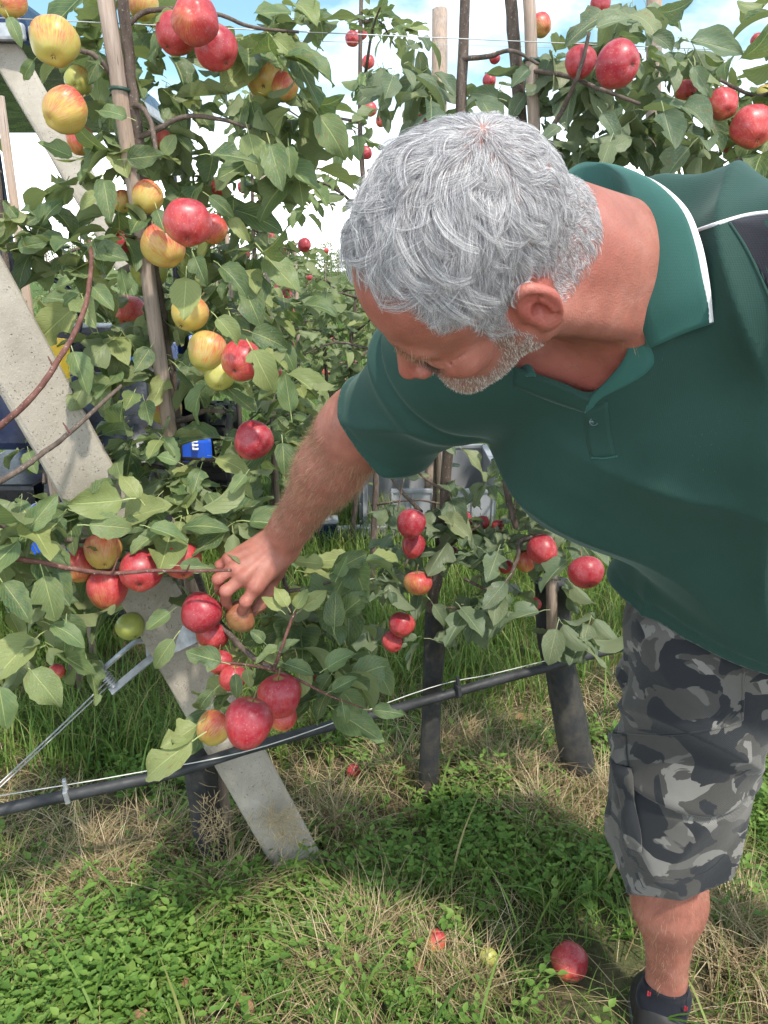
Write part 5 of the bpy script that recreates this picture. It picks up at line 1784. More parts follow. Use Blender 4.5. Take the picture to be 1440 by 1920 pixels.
# hose, string, wires
hp = [P(-160, 1562, 1.53), P(0, 1519, 1.59), P(200, 1476, 1.66), P(330, 1447, 1.71), P(470, 1402, 1.77), P(680, 1345, 1.91), P(805, 1312, 2.01), P(930, 1276, 2.05), P(1030, 1250, 2.07), P(1130, 1222, 2.12), P(1500, 1130, 2.42)]
o = tube('hose', catmull([A(p) for p in hp], 8), 0.0128, HOSE, None, 12, 0.012)
tag(o, 'black irrigation hose running across the picture in front of the trunks', 'hose')
sp_ = [P(-160, 1520, 1.52), P(0, 1492, 1.58), P(250, 1450, 1.67), P(500, 1398, 1.76), P(805, 1290, 1.99), P(930, 1262, 2.04), P(1130, 1212, 2.11), P(1500, 1120, 2.40)]
o = tube('support_wire', catmull([A(p) for p in sp_], 6), 0.0013, STRING, None, 5)
tag(o, 'thin pale support wire stretched just above the black hose', 'wire')
for (x, y, d, lb) in ((125, 1483, 1.63, 'small grey plastic hose clip near the left edge'), (858, 1287, 2.02, 'small black plastic hose clip right of the middle trunk')):
    bm = bmesh.new()
    c = P(x, y + 6, d); R = frame(camvec(1, -0.22, 0.3))
    add_box(bm, c, (0.010, 0.031, 0.030), R); add_box(bm, c + Vector((0, 0, 0.024)), (0.008, 0.012, 0.026), R); add_box(bm, c - Vector((0, 0, 0.017)), (0.012, 0.008, 0.012), R)
    tag(bm_obj('hose_clip', bm, STEEL if x < 500 else HOSE, None, False, 0.002), lb, 'clip', 'hose clips')
for pts_, r_w, lb in (([P(-80, 30, 1.36), P(200, 43, 1.37), P(640, 63, 1.46), P(1080, 82, 1.60), P(1520, 101, 1.75)], 0.0011, 'thin steel trellis wire crossing the sky at the top'),
                     ([P(-80, 62, 2.6), P(500, 75, 3.0), P(1000, 88, 3.4), P(1520, 100, 3.8)], 0.0012, 'fainter trellis wire of the row behind near the top'),
                     ([P(300, 400, 3.6), P(520, 398, 3.7), P(900, 392, 3.9)], 0.0012, 'faint wire against the white sky left of the man\'s hair'),
                     ([P(540, 1112, 1.95), P(660, 1092, 2.0), P(800, 1066, 2.06), P(1130, 1000, 2.2)], 0.0014, 'low trellis wire passing the middle trunk')):
    tag(tube('trellis_wire', catmull([A(p) for p in pts_], 5), r_w, WIRE, None, 5), lb, 'wire')

# (the tensioner)
# wire tensioner on the strut
root = empty('wire_tensioner', P(283, 1215, 1.66)); tag(root, 'galvanised U-shaped wire tensioner bracket strapped to the concrete strut', 'bracket')
def flat(name, pts, wdt, th, par, nrm_=None, mat=STEEL):
    c = catmull([A(p) for p in pts], 6); nn = A(nrm_ if nrm_ is not None else camvec(0, 0, -1))
    V = []; T = np.gradient(c, axis=0); T /= np.linalg.norm(T, axis=1)[:, None]
    for i in range(len(c)):
        s = np.cross(T[i], nn); s /= np.linalg.norm(s); n2 = np.cross(s, T[i])
        V += [c[i] + s*wdt/2 + n2*th/2, c[i] - s*wdt/2 + n2*th/2, c[i] - s*wdt/2 - n2*th/2, c[i] + s*wdt/2 - n2*th/2]
    k = len(c)
    F = [(i*4 + j, i*4 + (j+1) % 4, (i+1)*4 + (j+1) % 4, (i+1)*4 + j) for i in range(k-1) for j in range(4)] + [(3, 2, 1, 0), ((k-1)*4, (k-1)*4+1, (k-1)*4+2, (k-1)*4+3)]
    return mesh_np(name, np.array(V), np.array(F), mat, par, False)
flat('strap', [P(274, 1205, 1.76), P(288, 1212, 1.69), P(318, 1200, 1.675), P(352, 1184, 1.672), P(372, 1176, 1.69), P(380, 1174, 1.78)], 0.060, 0.004, root)
flat('arm', [P(290, 1206, 1.685), P(262, 1202, 1.668), P(240, 1214, 1.66), P(190, 1258, 1.652)], 0.013, 0.005, root, camvec(-0.5, -0.7, -0.6))
flat('arm', [P(300, 1225, 1.675), P(282, 1236, 1.665), P(250, 1262, 1.656), P(208, 1298, 1.648)], 0.016, 0.005, root, camvec(0.2, -0.6, -0.7))
tube('bolt', [A(P(182, 1249, 1.645)), A(P(192, 1262, 1.648)), A(P(204, 1274, 1.65)), A(P(215, 1288, 1.652))], [0.0085, 0.0085, 0.0070, 0.0070], STEEL, root, 8, smooth=False)
tube('bolt_head', [A(P(178, 1244, 1.645)), A(P(188, 1257, 1.648))], 0.0135, STEEL, root, 6, smooth=False)
co_ = []
for i in range(46):
    a = i * 0.8; f_ = i / 45
    c = A(P(194, 1262, 1.648)) * (1 - f_) + A(P(212, 1284, 1.651)) * f_
    ax_ = nrm(A(P(215, 1288, 1.652)) - A(P(182, 1249, 1.645))); e1 = nrm(np.cross(ax_, A((0, 1, 0)))); e2 = np.cross(ax_, e1)
    co_.append(c + (e1 * math.cos(a) + e2 * math.sin(a)) * 0.0105)
tube('wire_coil', np.array(co_), 0.0016, WIRE, root, 5)
o = tube('tension_wire', catmull([A(P(198, 1280, 1.645)), A(P(120, 1356, 1.58)), A(P(0, 1468, 1.48)), A(P(-120, 1580, 1.38))], 6), 0.0017, WIRE, None, 6)
tag(o, 'double tension wire running from the bracket down to the left edge', 'wire')
o = tube('tension_wire', catmull([A(P(203, 1286, 1.644)), A(P(122, 1362, 1.58)), A(P(0, 1476, 1.48)), A(P(-120, 1590, 1.38))], 6), 0.0015, WIRE, None, 6)
tag(o, 'lower strand of the doubled tension wire from the bracket', 'wire')

# ================================================================== the near tree
# ---- apples of the near tree: pixel, radius in pixels, redness, label
AG = 'apples on the near tree'
NEAR = [
    (102, 80, 43, .42, 'yellow apple with orange cheek, upper left of the green-tied stake', dict(green=.45, cal=(.1, .95, -.35))),
    (120, 208, 40, .50, 'orange-yellow apple below the yellow one left of the stake', dict(green=.2, cal=(-.55, .75, -.5))),
    (365, 36, 43, .95, 'red apple facing out with pale calyx, topmost of the hanging trio', dict(cal=(.05, .15, -1))),
    (328, 66, 39, .92, 'red apple at the left of the top hanging trio', dict(d=1.36, cal=(-.3, .8, -.3))),
    (407, 93, 41, .98, 'red apple at the lower right of the top hanging trio', dict(cal=(.5, .8, -.2))),
    (495, 147, 35, .50, 'red-streaked yellow apple hanging right of the top trio', dict(green=.4, cal=(.05, .8, -.6))),
    (532, 164, 26, .55, 'orange apple half hidden behind the red-streaked one, upper middle', dict(d=1.50)),
    (147, 152, 25, .35, 'greenish apple half hidden behind leaves between the two yellow apples', dict(d=1.48, green=.8)),
    (150, 264, 26, .70, 'dull red apple tucked under the orange-yellow apple', dict(d=1.46)),
    (266, 8, 30, .50, 'orange apple at the top edge right of the stake', dict(d=1.42)),
    (16, 2, 30, .60, 'orange apple cut off by the top left corner', dict(d=1.30)),
    (352, 420, 43, .86, 'large two-tone red apple in the middle of the near tree', dict(cal=(.1, .9, -.4))),
    (308, 462, 40, .62, 'yellow apple with red cheek below left of the large two-tone one', dict(d=1.40, green=.4)),
    (398, 430, 27, .72, 'orange-red apple peeping out right of the large two-tone one', dict(d=1.46)),
    (279, 507, 34, .22, 'green-yellow apple under the middle cluster beside the stake', dict(green=.95)),
    (276, 370, 29, .45, 'pale orange apple behind the leaf left of the large two-tone one', dict(d=1.42)),
    (231, 378, 21, .55, 'small orange apple showing left of the trunk', dict(d=1.50)),
    (243, 587, 31, .74, 'brownish red apple left of the stake below the green-yellow one', dict(green=.5)),
    (355, 588, 36, .40, 'bright yellow apple under a broad leaf right of the stake', dict(green=.15)),
    (388, 660, 37, .45, 'yellow-green apple with soft blush, left of the pair below the yellow one', dict(green=.6, cal=(-.2, .9, -.2))),
    (453, 677, 38, .80, 'red apple with orange side, right of the pair below the yellow one', dict()),
    (412, 703, 29, .25, 'yellow-green apple hanging under the blushed pair', dict(d=1.46, green=.7)),
    (474, 827, 37, 1.0, 'bright red apple hanging alone left of the man\'s forearm', dict(cal=(-.5, .8, -.4))),
    (309, 765, 33, .52, 'pale blushed apple behind the lower stake', dict(d=1.72, green=.6)),
    (232, 457, 22, .90, 'red apple mostly hidden behind a leaf left of the middle cluster', dict(d=1.50)),
    (309, 266, 20, .70, 'blushed apple deep in the leaves right of the bent twig', dict(d=1.52)),
    (410, 352, 16, .80, 'orange-red apple barely showing above the middle cluster', dict(d=1.55)),
    (264, 1071, 39, .97, 'bright red apple behind the long bare shoot, middle of the lower cluster', dict(cal=(.15, .7, -.7))),
    (201, 1105, 38, .76, 'orange-red apple hanging under the long bare shoot', dict(green=.3)),
    (193, 1034, 33, .58, 'orange apple above the long bare shoot', dict(d=1.40)),
    (149, 1060, 30, .72, 'dull pink apple at the left of the lower cluster', dict(d=1.44)),
    (341, 1053, 38, .84, 'red apple with yellow streaks left of the man\'s hand', dict(d=1.42)),
    (376, 1150, 39, 1.0, 'deep red apple beside the man\'s fingertips', dict(d=1.39, cal=(-.5, .8, -.2))),
    (397, 1191, 32, .86, 'red apple tucked below the deep red one under the hand', dict(d=1.44)),
    (449, 1157, 31, .60, 'dull brown russet apple held under the man\'s fingers', dict(d=1.425, russet=.85, cal=(-.95, .25, -.25))),
    (525, 1306, 41, .97, 'glossy red apple with yellow stalk hollow above the hose', dict(cal=(.05, .95, .25))),
    (465, 1357, 46, .96, 'largest red apple hanging just above the black hose', dict(cal=(-.2, .95, -.1))),
    (531, 1346, 26, .80, 'orange-red apple peeping from behind the glossy pair above the hose', dict(d=1.36)),
    (400, 1366, 32, .48, 'yellow-orange apple at the left of the cluster above the hose', dict(d=1.33)),
    (412, 1243, 25, .90, 'red apple half hidden above the dusty leaves over the hose', dict(d=1.40)),
    (437, 1272, 26, .88, 'red apple behind the dusty leaves over the hose', dict(d=1.38)),
    (245, 1175, 26, .05, 'plain green apple in the shade above the tensioner bracket', dict(d=1.62, green=1.0)),
    (559, 1118, 22, .10, 'green-yellow apple in the leaves right of the hand', dict(d=1.52, green=.9)),
    (106, 1260, 15, .75, 'shaded reddish apple among the lower left leaves', dict(d=1.52)),
    (600, 1270, 13, .80, 'small orange-red apple glimpsed through leaves right of the cluster over the hose', dict(d=1.45)),
]
AG2 = 'apples on the row behind the man'
MIDS = [
    (771, 983, 27, 1.0, 'deep red apple, uppermost on the left of the middle tree', dict(d=1.88)),
    (775, 1024, 22, .92, 'red apple with yellow top just below the uppermost one on the middle tree', dict(d=1.94, green=.2)),
    (784, 1094, 27, .62, 'half yellow half red apple left of the middle trunk', dict(d=1.93, green=.2)),
    (753, 1172, 25, .85, 'orange-red apple hanging lowest but one left of the black mesh guard', dict(d=1.95)),
    (737, 1203, 20, .95, 'small red apple hanging lowest left of the black mesh guard', dict(d=1.98)),
    (863, 981, 22, .95, 'red apple behind leaves right of the middle trunk', dict(d=2.0)),
    (905, 980, 14, .92, 'small red apple under leaves between the two trunks', dict(d=2.05)),
    (933, 986, 12, .90, 'smallest red apple near the belly between the trunks', dict(d=2.08)),
    (846, 1040, 17, .88, 'dull red apple in shade just right of the middle trunk', dict(d=2.06)),
    (948, 1062, 15, .70, 'orange apple in the loop of the curved branch', dict(d=2.02)),
    (985, 1053, 20, .62, 'long pink and yellow apple beside the curved branch', dict(d=1.98, green=.1)),
    (1018, 1032, 28, .93, 'dusky red apple below the man\'s belly', dict(d=1.88)),
    (1099, 1074, 34, .97, 'pink-red apple touching the shirt hem left of the shorts', dict(d=1.62)),
    (1001, 1133, 14, .80, 'shaded orange apple left of the thick mesh guard', dict(d=2.05)),
    (635, 1088, 12, .90, 'pink apple glimpsed right of the wrist', dict(d=1.70)),
    (1160, 121, 42, 1.0, 'large deep red apple against the sky above the collar', dict(cal=(.5, .45, -.75))),
    (1088, 118, 29, .96, 'red apple left of the large deep red one against the sky', dict(d=1.50)),
    (1356, 196, 28, .82, 'pinkish apple upper right above the shoulder', dict(d=1.50)),
    (1411, 240, 38, .80, 'large pink-orange apple at the right edge above the shoulder', dict(cal=(.1, .9, -.4))),
    (1286, 172, 20, .80, 'dull red apple half hidden left of the pinkish ones', dict(d=1.65)),
    (1126, 8, 19, .95, 'red apple cut by the top edge above the large deep red one', dict(d=1.60)),
    (1014, 48, 21, .62, 'brownish orange apple high beside the pale stake', dict(d=1.72)),
    (1361, 271, 14, .95, 'small dark red apple between the pinkish ones', dict(d=1.70)),
    (1336, 303, 13, .92, 'small dark red apple low in the leaves above the shoulder', dict(d=1.72)),
    (1434, 182, 21, .35, 'yellowish apple at the right edge above the pink-orange one', dict(d=1.68, green=.6)),
    (1420, 76, 12, .85, 'tiny red apple at the upper right corner', dict(d=1.9)),
    (927, 110, 11, .95, 'tiny red apple behind the branch above the man\'s head', dict(d=2.3)),
    (918, 152, 13, .95, 'small red apple just above the man\'s crown', dict(d=2.2)),
    (787, 222, 17, 1.0, 'red apple peeping out behind the man\'s hair', dict(d=1.95)),
]
SPOTS += [(x, y, r, kw.get('d', .037 * FPX / r)) for (x, y, r, b, lb, kw) in NEAR + MIDS if not any(w in lb for w in ('hidden', 'peep', 'barely', 'behind', 'glimpsed', 'tucked'))]

GRP1 = 'apple trees of the first row'
T1 = Tree('apple_tree', PG(395, 1630), 'near apple tree with ripe apples around the green-tied stake', GRP1, LEAF_N, 300)
tb = PG(398, 1630, -0.02)
T1.branch([tb, P(372, 1400, 1.88), P(350, 1100, 1.80), P(338, 900, 1.72), P(318, 700, 1.62), P(285, 480, 1.52), P(258, 260, 1.43), P(238, 80, 1.37), P(220, -120, 1.29)], 0.0165, 0.009, name='trunk', seg=10)
T1.branch([P(243, 215, 1.42), P(255, 198, 1.40), P(275, 212, 1.39), P(288, 250, 1.385), P(293, 292, 1.385)], 0.0055, 0.0045)
T1.branch([P(255, 260, 1.43), P(300, 240, 1.41), P(350, 218, 1.41), P(420, 225, 1.42), P(470, 240, 1.42)], 0.0058, 0.003)
T1.branch([P(232, 150, 1.40), P(205, 135, 1.38), P(180, 105, 1.36), P(150, 95, 1.35)], 0.0075, 0.004)
T1.branch([P(228, 60, 1.37), P(280, 20, 1.36), P(400, 25, 1.36), P(470, 50, 1.37), P(560, 60, 1.40)], 0.005, 0.0025)
T1.branch([P(168, 452, 1.40), P(171, 500, 1.36), P(155, 590, 1.31), P(100, 690, 1.27), P(50, 755, 1.25), P(-20, 815, 1.24)], 0.0035, 0.0058, BARK_RED, n=9)
T1.branch([P(228, 723, 1.36), P(200, 748, 1.34), P(130, 812, 1.30), P(80, 850, 1.28), P(30, 885, 1.26), P(-40, 925, 1.25)], 0.0030, 0.0056, n=9)
T1.branch([P(434, 1069, 1.30), P(350, 1071, 1.30), P(280, 1070, 1.30), P(210, 1075, 1.30), P(140, 1067, 1.29), P(60, 1052, 1.27), P(-30, 1040, 1.25)], 0.0026, 0.0050, BARK_RED, n=9)
for (bx, by, tx, ty) in ((210, 1075, 222, 1045), (60, 1052, 70, 1075), (350, 1071, 356, 1058), (130, 812, 118, 792), (100, 690, 90, 668)):
    T1.branch([P(bx, by, 1.29), P((bx+tx)/2, (by+ty)/2, 1.285), P(tx, ty, 1.28)], 0.002, 0.001, BARK_RED, 'twig')
T1.branch([P(205, 860, 1.60), P(250, 868, 1.62), P(310, 878, 1.66), P(335, 890, 1.70)], 0.0035, 0.0055)
T1.branch([P(330, 790, 1.66), P(360, 782, 1.60), P(385, 770, 1.55), P(420, 772, 1.50)], 0.0075, 0.004)
T1.branch([P(335, 860, 1.68), P(400, 862, 1.60), P(450, 855, 1.52), P(472, 845, 1.46)], 0.005, 0.003)
T1.branch([P(345, 960, 1.74), P(400, 955, 1.66), P(450, 970, 1.60), P(490, 1003, 1.56), P(530, 1080, 1.50), P(545, 1150, 1.43)], 0.0068, 0.004)
T1.branch([P(300, 975, 1.70), P(294, 940, 1.66), P(303, 912, 1.64), P(325, 905, 1.66), P(338, 912, 1.70)], 0.007, 0.0065)
T1.branch([P(338, 930, 1.72), P(290, 965, 1.62), P(250, 1000, 1.50), P(200, 1010, 1.45), P(100, 1010, 1.38), P(-20, 980, 1.30)], 0.008, 0.004)
T1.branch([P(345, 1000, 1.75), P(370, 1080, 1.60), P(400, 1150, 1.47), P(460, 1220, 1.38), P(515, 1255, 1.34)], 0.008, 0.0045)
T1.branch([P(512, 1258, 1.34), P(528, 1215, 1.335), P(546, 1165, 1.33), P(555, 1145, 1.33)], 0.0036, 0.0020, BARK_RED)
T1.branch([P(515, 1256, 1.34), P(470, 1248, 1.32), P(420, 1242, 1.30), P(375, 1238, 1.29)], 0.0030, 0.0014, BARK_RED)
T1.branch([P(515, 1256, 1.34), P(560, 1275, 1.33), P(620, 1305, 1.32), P(700, 1335, 1.32)], 0.0032, 0.0012, BARK_RED)
T1.branch([P(535, 1110, 1.47), P(590, 1100, 1.48), P(640, 1090, 1.50), P(690, 1120, 1.52)], 0.004, 0.0015)
LPX = [((255, 227, 1.33), (168, 190, 1.30)), ((190, 318, 1.35), (208, 410, 1.33)), ((152, 300, 1.36), (70, 268, 1.33)), ((72, 104, 1.30), (32, 150, 1.30)),
       ((375, 292, 1.34), (484, 286, 1.33)), ((350, 500, 1.33), (344, 602, 1.31)), ((396, 585, 1.31), (452, 640, 1.30)), ((548, 792, 1.36), (534, 695, 1.34)),
       ((528, 815, 1.38), (536, 892, 1.36)), ((455, 618, 1.34), (542, 645, 1.33)), ((462, 636, 1.33), (518, 735, 1.32)), ((272, 948, 1.40), (220, 880, 1.38)),
       ((345, 872, 1.40), (292, 848, 1.38)), ((468, 880, 1.42), (432, 926, 1.40)), ((40, 1012, 1.24), (105, 925, 1.24)), ((255, 935, 1.36), (120, 950, 1.30)),
       ((145, 985, 1.30), (252, 985, 1.32)), ((262, 985, 1.36), (355, 1008, 1.36)), ((318, 1060, 1.32), (408, 1062, 1.33)), ((75, 1058, 1.25), (108, 1170, 1.24)),
       ((-10, 1075, 1.20), (62, 1160, 1.19)), ((125, 1150, 1.29), (118, 1248, 1.28)), ((40, 1238, 1.26), (120, 1325, 1.24)), ((-5, 1265, 1.22), (12, 1375, 1.21)),
       ((332, 1138, 1.38), (272, 1182, 1.37)), ((338, 1182, 1.38), (276, 1264, 1.36)), ((388, 1372, 1.26), (246, 1466, 1.22)), ((386, 1348, 1.28), (303, 1408, 1.25)),
       ((432, 1246, 1.28), (348, 1222, 1.27)), ((440, 1250, 1.27), (446, 1314, 1.25)), ((412, 1285, 1.28), (356, 1335, 1.27)), ((535, 1152, 1.32), (492, 1112, 1.31)),
       ((545, 1148, 1.32), (515, 1096, 1.31)), ((556, 1150, 1.32), (612, 1106, 1.31)), ((550, 1150, 1.32), (574, 1104, 1.31)), ((626, 1192, 1.40), (630, 1110, 1.38)),
       ((628, 1162, 1.42), (696, 1108, 1.40)), ((622, 1062, 1.44), (548, 1048, 1.42)), ((628, 1092, 1.43), (652, 1040, 1.42)), ((610, 1082, 1.44), (692, 1030, 1.43)),
       ((600, 1262, 1.32), (662, 1218, 1.30)), ((612, 1302, 1.31), (668, 1268, 1.30)), ((682, 1330, 1.31), (760, 1336, 1.29)), ((640, 1310, 1.31), (650, 1362, 1.30)),
       ((500, 1210, 1.34), (472, 1180, 1.33)), ((510, 1225, 1.34), (560, 1200, 1.33)), ((520, 1240, 1.34), (590, 1262, 1.33)), ((460, 1245, 1.30), (470, 1290, 1.29)),
       ((350, 700, 1.44), (370, 640, 1.43)), ((220, 300, 1.38), (310, 290, 1.36)), ((300, 300, 1.37), (330, 250, 1.36)), ((195, 130, 1.36), (160, 92, 1.36)),
       ((290, 640, 1.5), (250, 700, 1.48)), ((165, 470, 1.40), (235, 480, 1.38)), ((170, 440, 1.40), (195, 505, 1.38)), ((240, 560, 1.42), (225, 500, 1.40)),
       ((165, 530, 1.37), (210, 575, 1.35)), ((130, 640, 1.4), (165, 735, 1.38)), ((40, 420, 1.42), (5, 370, 1.40)), ((70, 440, 1.44), (105, 360, 1.42)),
       ((20, 470, 1.40), (85, 450, 1.39)), ((500, 60, 1.38), (560, 110, 1.37)), ((540, 80, 1.40), (600, 200, 1.40)), ((500, 250, 1.42), (530, 350, 1.40)),
       ((460, 230, 1.41), (490, 330, 1.40)), ((540, 260, 1.44), (545, 330, 1.43)), ((420, 400, 1.42), (470, 450, 1.42)), ((380, 360, 1.36), (440, 400, 1.35)),
       ((290, 380, 1.34), (310, 440, 1.33)), ((400, 490, 1.40), (470, 540, 1.38)), ((360, 470, 1.36), (385, 530, 1.34)), ((340, 20, 1.34), (290, 40, 1.33)),
       ((10, 20, 1.28), (40, 75, 1.27)), ((420, 70, 1.40), (350, 110, 1.42))]
for b_, t_ in LPX:
    T1.leafpx(b_, t_, (random.uniform(-.5, .5), random.uniform(-.3, .3), 1), random.uniform(0.45, 0.9))
def fill(tree, boxes, size, face=0.4):
    for (x0, y0, x1, y1, n, d0, d1, k, droop) in boxes:
        for _ in range(int(n * 1.12 + .5)):
            px, py = random.uniform(x0, x1), random.uniform(y0, y1); d = random.uniform(d0, d1)
            tree.spur(P(px, py, d), random.randint(max(3, k - 1), k + 2), size, droop, face)
fill(T1, [(60, -40, 330, 110, 8, 1.42, 1.55, 5, .3), (400, 0, 600, 130, 9, 1.40, 1.55, 4, .35), (440, 150, 585, 320, 10, 1.42, 1.58, 4, .6),
          (90, 140, 420, 330, 9, 1.45, 1.6, 5, .3), (210, 260, 460, 450, 9, 1.46, 1.6, 5, .3), (95, 330, 250, 480, 6, 1.42, 1.55, 4, .3), (0, 360, 110, 520, 4, 1.42, 1.6, 3, .2),
          (140, 450, 440, 640, 9, 1.48, 1.62, 5, .4), (370, 560, 530, 740, 7, 1.48, 1.62, 4, .4), (225, 560, 330, 760, 4, 1.52, 1.66, 4, .3), (225, 740, 440, 950, 7, 1.5, 1.68, 4, .2),
          (500, 690, 580, 900, 6, 1.48, 1.62, 4, .2), (400, 890, 520, 1000, 5, 1.5, 1.65, 4, .1), (140, 930, 480, 1010, 9, 1.40, 1.52, 5, .2), (0, 920, 140, 1320, 12, 1.26, 1.46, 4, .5),
          (100, 1050, 400, 1240, 8, 1.48, 1.60, 4, .5), (545, 1020, 710, 1240, 12, 1.48, 1.62, 4, .2), (390, 1200, 660, 1330, 8, 1.36, 1.46, 4, .2), (400, 330, 500, 480, 4, 1.5, 1.62, 4, .3), (430, 480, 560, 620, 4, 1.52, 1.65, 4, .3), (140, 560, 300, 760, 6, 1.5, 1.62, 4, .3), (180, 760, 330, 900, 5, 1.55, 1.68, 4, .2), (0, 380, 130, 520, 4, 1.4, 1.6, 4, .3), (0, 900, 130, 1000, 4, 1.25, 1.4, 4, .3)], 0.118)
T1.finish()

for (x, y, r, b, lb, kw) in NEAR:
    apple(x, y, r, b * .95 if b < .99 else b, lb, AG, **kw)

# ================================================================== the other trees of the row
T2 = Tree('apple_tree', PG(803, 1505), 'slim apple tree in the middle, its straight trunk in black mesh', GRP1, LEAF_D, 300)
T2.branch([PG(803, 1505, 0.0), P(806, 1400, 2.14), P(812, 1270, 2.10), P(812, 1150, 2.06), P(825, 1030, 2.02), P(838, 880, 1.97), P(850, 600, 1.86), P(862, 250, 1.72), P(872, 0, 1.62), P(876, -140, 1.56)], 0.0185, 0.010, name='trunk', seg=10)
T2.branch([P(818, 1100, 2.04), P(800, 1028, 2.0), P(775, 1030, 1.95), P(760, 1060, 1.93)], 0.005, 0.003)
T2.branch([P(826, 1035, 2.02), P(860, 1010, 1.98), P(900, 985, 1.95)], 0.006, 0.003)
T2.branch([P(812, 1145, 2.05), P(850, 1140, 2.0), P(900, 1155, 1.97), P(920, 1180, 1.95)], 0.004, 0.002)
T2.branch([P(835, 920, 1.98), P(800, 900, 1.95), P(765, 880, 1.92), P(745, 960, 1.90)], 0.004, 0.002)
T2.branch([P(705, 845, 2.3), P(730, 890, 2.2), P(757, 925, 2.1), P(790, 960, 2.04)], 0.004, 0.006)
T2.branch([P(868, 110, 1.66), P(920, 105, 1.62), P(960, 95, 1.58), P(1010, 120, 1.55)], 0.006, 0.003)
fill(T2, [(690, 890, 950, 1040, 22, 1.88, 2.15, 5, .2), (690, 1040, 800, 1200, 7, 1.90, 2.1, 4, .5), (850, 1040, 950, 1170, 5, 1.9, 2.08, 4, .7), (700, 50, 940, 220, 13, 1.65, 1.95, 4, .5), (760, 300, 980, 850, 22, 1.75, 2.05, 5, .3)], 0.112)
T2.finish()
T3 = Tree('apple_tree', PG(1092, 1480), 'leaning apple tree behind the man, its bent trunk in thick black mesh', GRP1, LEAF_D, 300)
T3.branch([PG(1092, 1480, 0.0), P(1074, 1380, 2.21), P(1045, 1240, 2.16), P(1034, 1090, 2.11), P(1010, 600, 1.93), P(975, 200, 1.74), P(958, 0, 1.66), P(950, -140, 1.60)], 0.022, 0.0115, name='trunk', seg=10)
T3.branch([P(1050, 995, 2.05), P(1010, 1005, 1.95), P(975, 1015, 1.92), P(970, 1050, 1.9), P(945, 1095, 1.9), P(915, 1105, 1.92), P(870, 1085, 1.95)], 0.007, 0.0035)
T3.branch([P(968, 990, 1.93), P(952, 930, 1.94), P(948, 900, 1.95)], 0.008, 0.009)
T3.branch([P(1005, 280, 1.62), P(1050, 215, 1.55), P(1088, 130, 1.48), P(1105, 60, 1.45)], 0.0055, 0.0035)
T3.branch([P(970, 130, 1.70), P(1050, 140, 1.6), P(1120, 165, 1.5), P(1200, 195, 1.45)], 0.006, 0.003)
fill(T3, [(950, 1000, 1110, 1200, 12, 1.85, 2.1, 4, .6), (940, 930, 1080, 1030, 8, 1.85, 2.05, 4, .2), (960, 70, 1130, 300, 13, 1.55, 1.85, 4, .5), (1080, 0, 1320, 300, 24, 1.46, 1.75, 4, .5), (1010, 330, 1250, 950, 20, 1.80, 2.1, 5, .3)], 0.115)
for b_, t_ in [((1100, 60, 1.42), (1190, 20, 1.40)), ((1240, 190, 1.42), (1265, 290, 1.40)), ((1120, 200, 1.44), (1165, 260, 1.42)), ((1150, 250, 1.44), (1120, 330, 1.43)), ((1060, 230, 1.48), (1010, 260, 1.47)), ((950, 190, 1.55), (880, 165, 1.54)), ((1130, 290, 1.45), (1190, 250, 1.44)), ((1000, 120, 1.5), (960, 160, 1.49)), ((1290, 110, 1.44), (1335, 180, 1.43)), ((1210, 60, 1.44), (1275, 90, 1.43)), ((960, 1075, 1.86), (905, 1145, 1.84)), ((935, 1090, 1.87), (925, 1175, 1.86)), ((1080, 1040, 1.84), (1000, 1100, 1.83))]:
    T3.leafpx(b_, t_, (random.uniform(-.5, .5), 0, 1), random.uniform(0.4, 0.9))
T3.finish()
bx = 1.10
T4 = Tree('apple_tree', Vector((bx, rowy(bx) + 0.03, 0)), 'apple tree at the right edge with pinkish apples above the shoulder', GRP1, LEAF_N, 300)
T4.branch([Vector((bx, rowy(bx) + 0.03, -0.02)), Vector((bx + .02, rowy(bx), 0.8)), Vector((bx - .02, rowy(bx) - .02, 1.5)), Vector((bx + .01, rowy(bx) - .05, 2.1)), Vector((bx + .03, rowy(bx) - .05, 2.5))], 0.02, 0.009, name='trunk', seg=10)
T4.branch([Vector((bx - .01, rowy(bx) - .03, 1.9)), P(1480, 160, 1.75), P(1420, 180, 1.62), P(1350, 150, 1.5)], 0.007, 0.003)
T4.branch([Vector((bx - .01, rowy(bx) - .03, 1.85)), P(1500, 290, 1.7), P(1440, 290, 1.55), P(1380, 300, 1.48)], 0.006, 0.003)
fill(T4, [(1300, 50, 1450, 310, 15, 1.48, 1.72, 4, .5), (1440, -20, 1620, 420, 18, 1.5, 1.9, 5, .4), (1430, 500, 1700, 1100, 18, 2.1, 2.5, 5, .3)], 0.115)
T4.finish()

for (x, y, r, b, lb, kw) in MIDS:
    apple(x, y, r, b, lb, AG2, **kw)

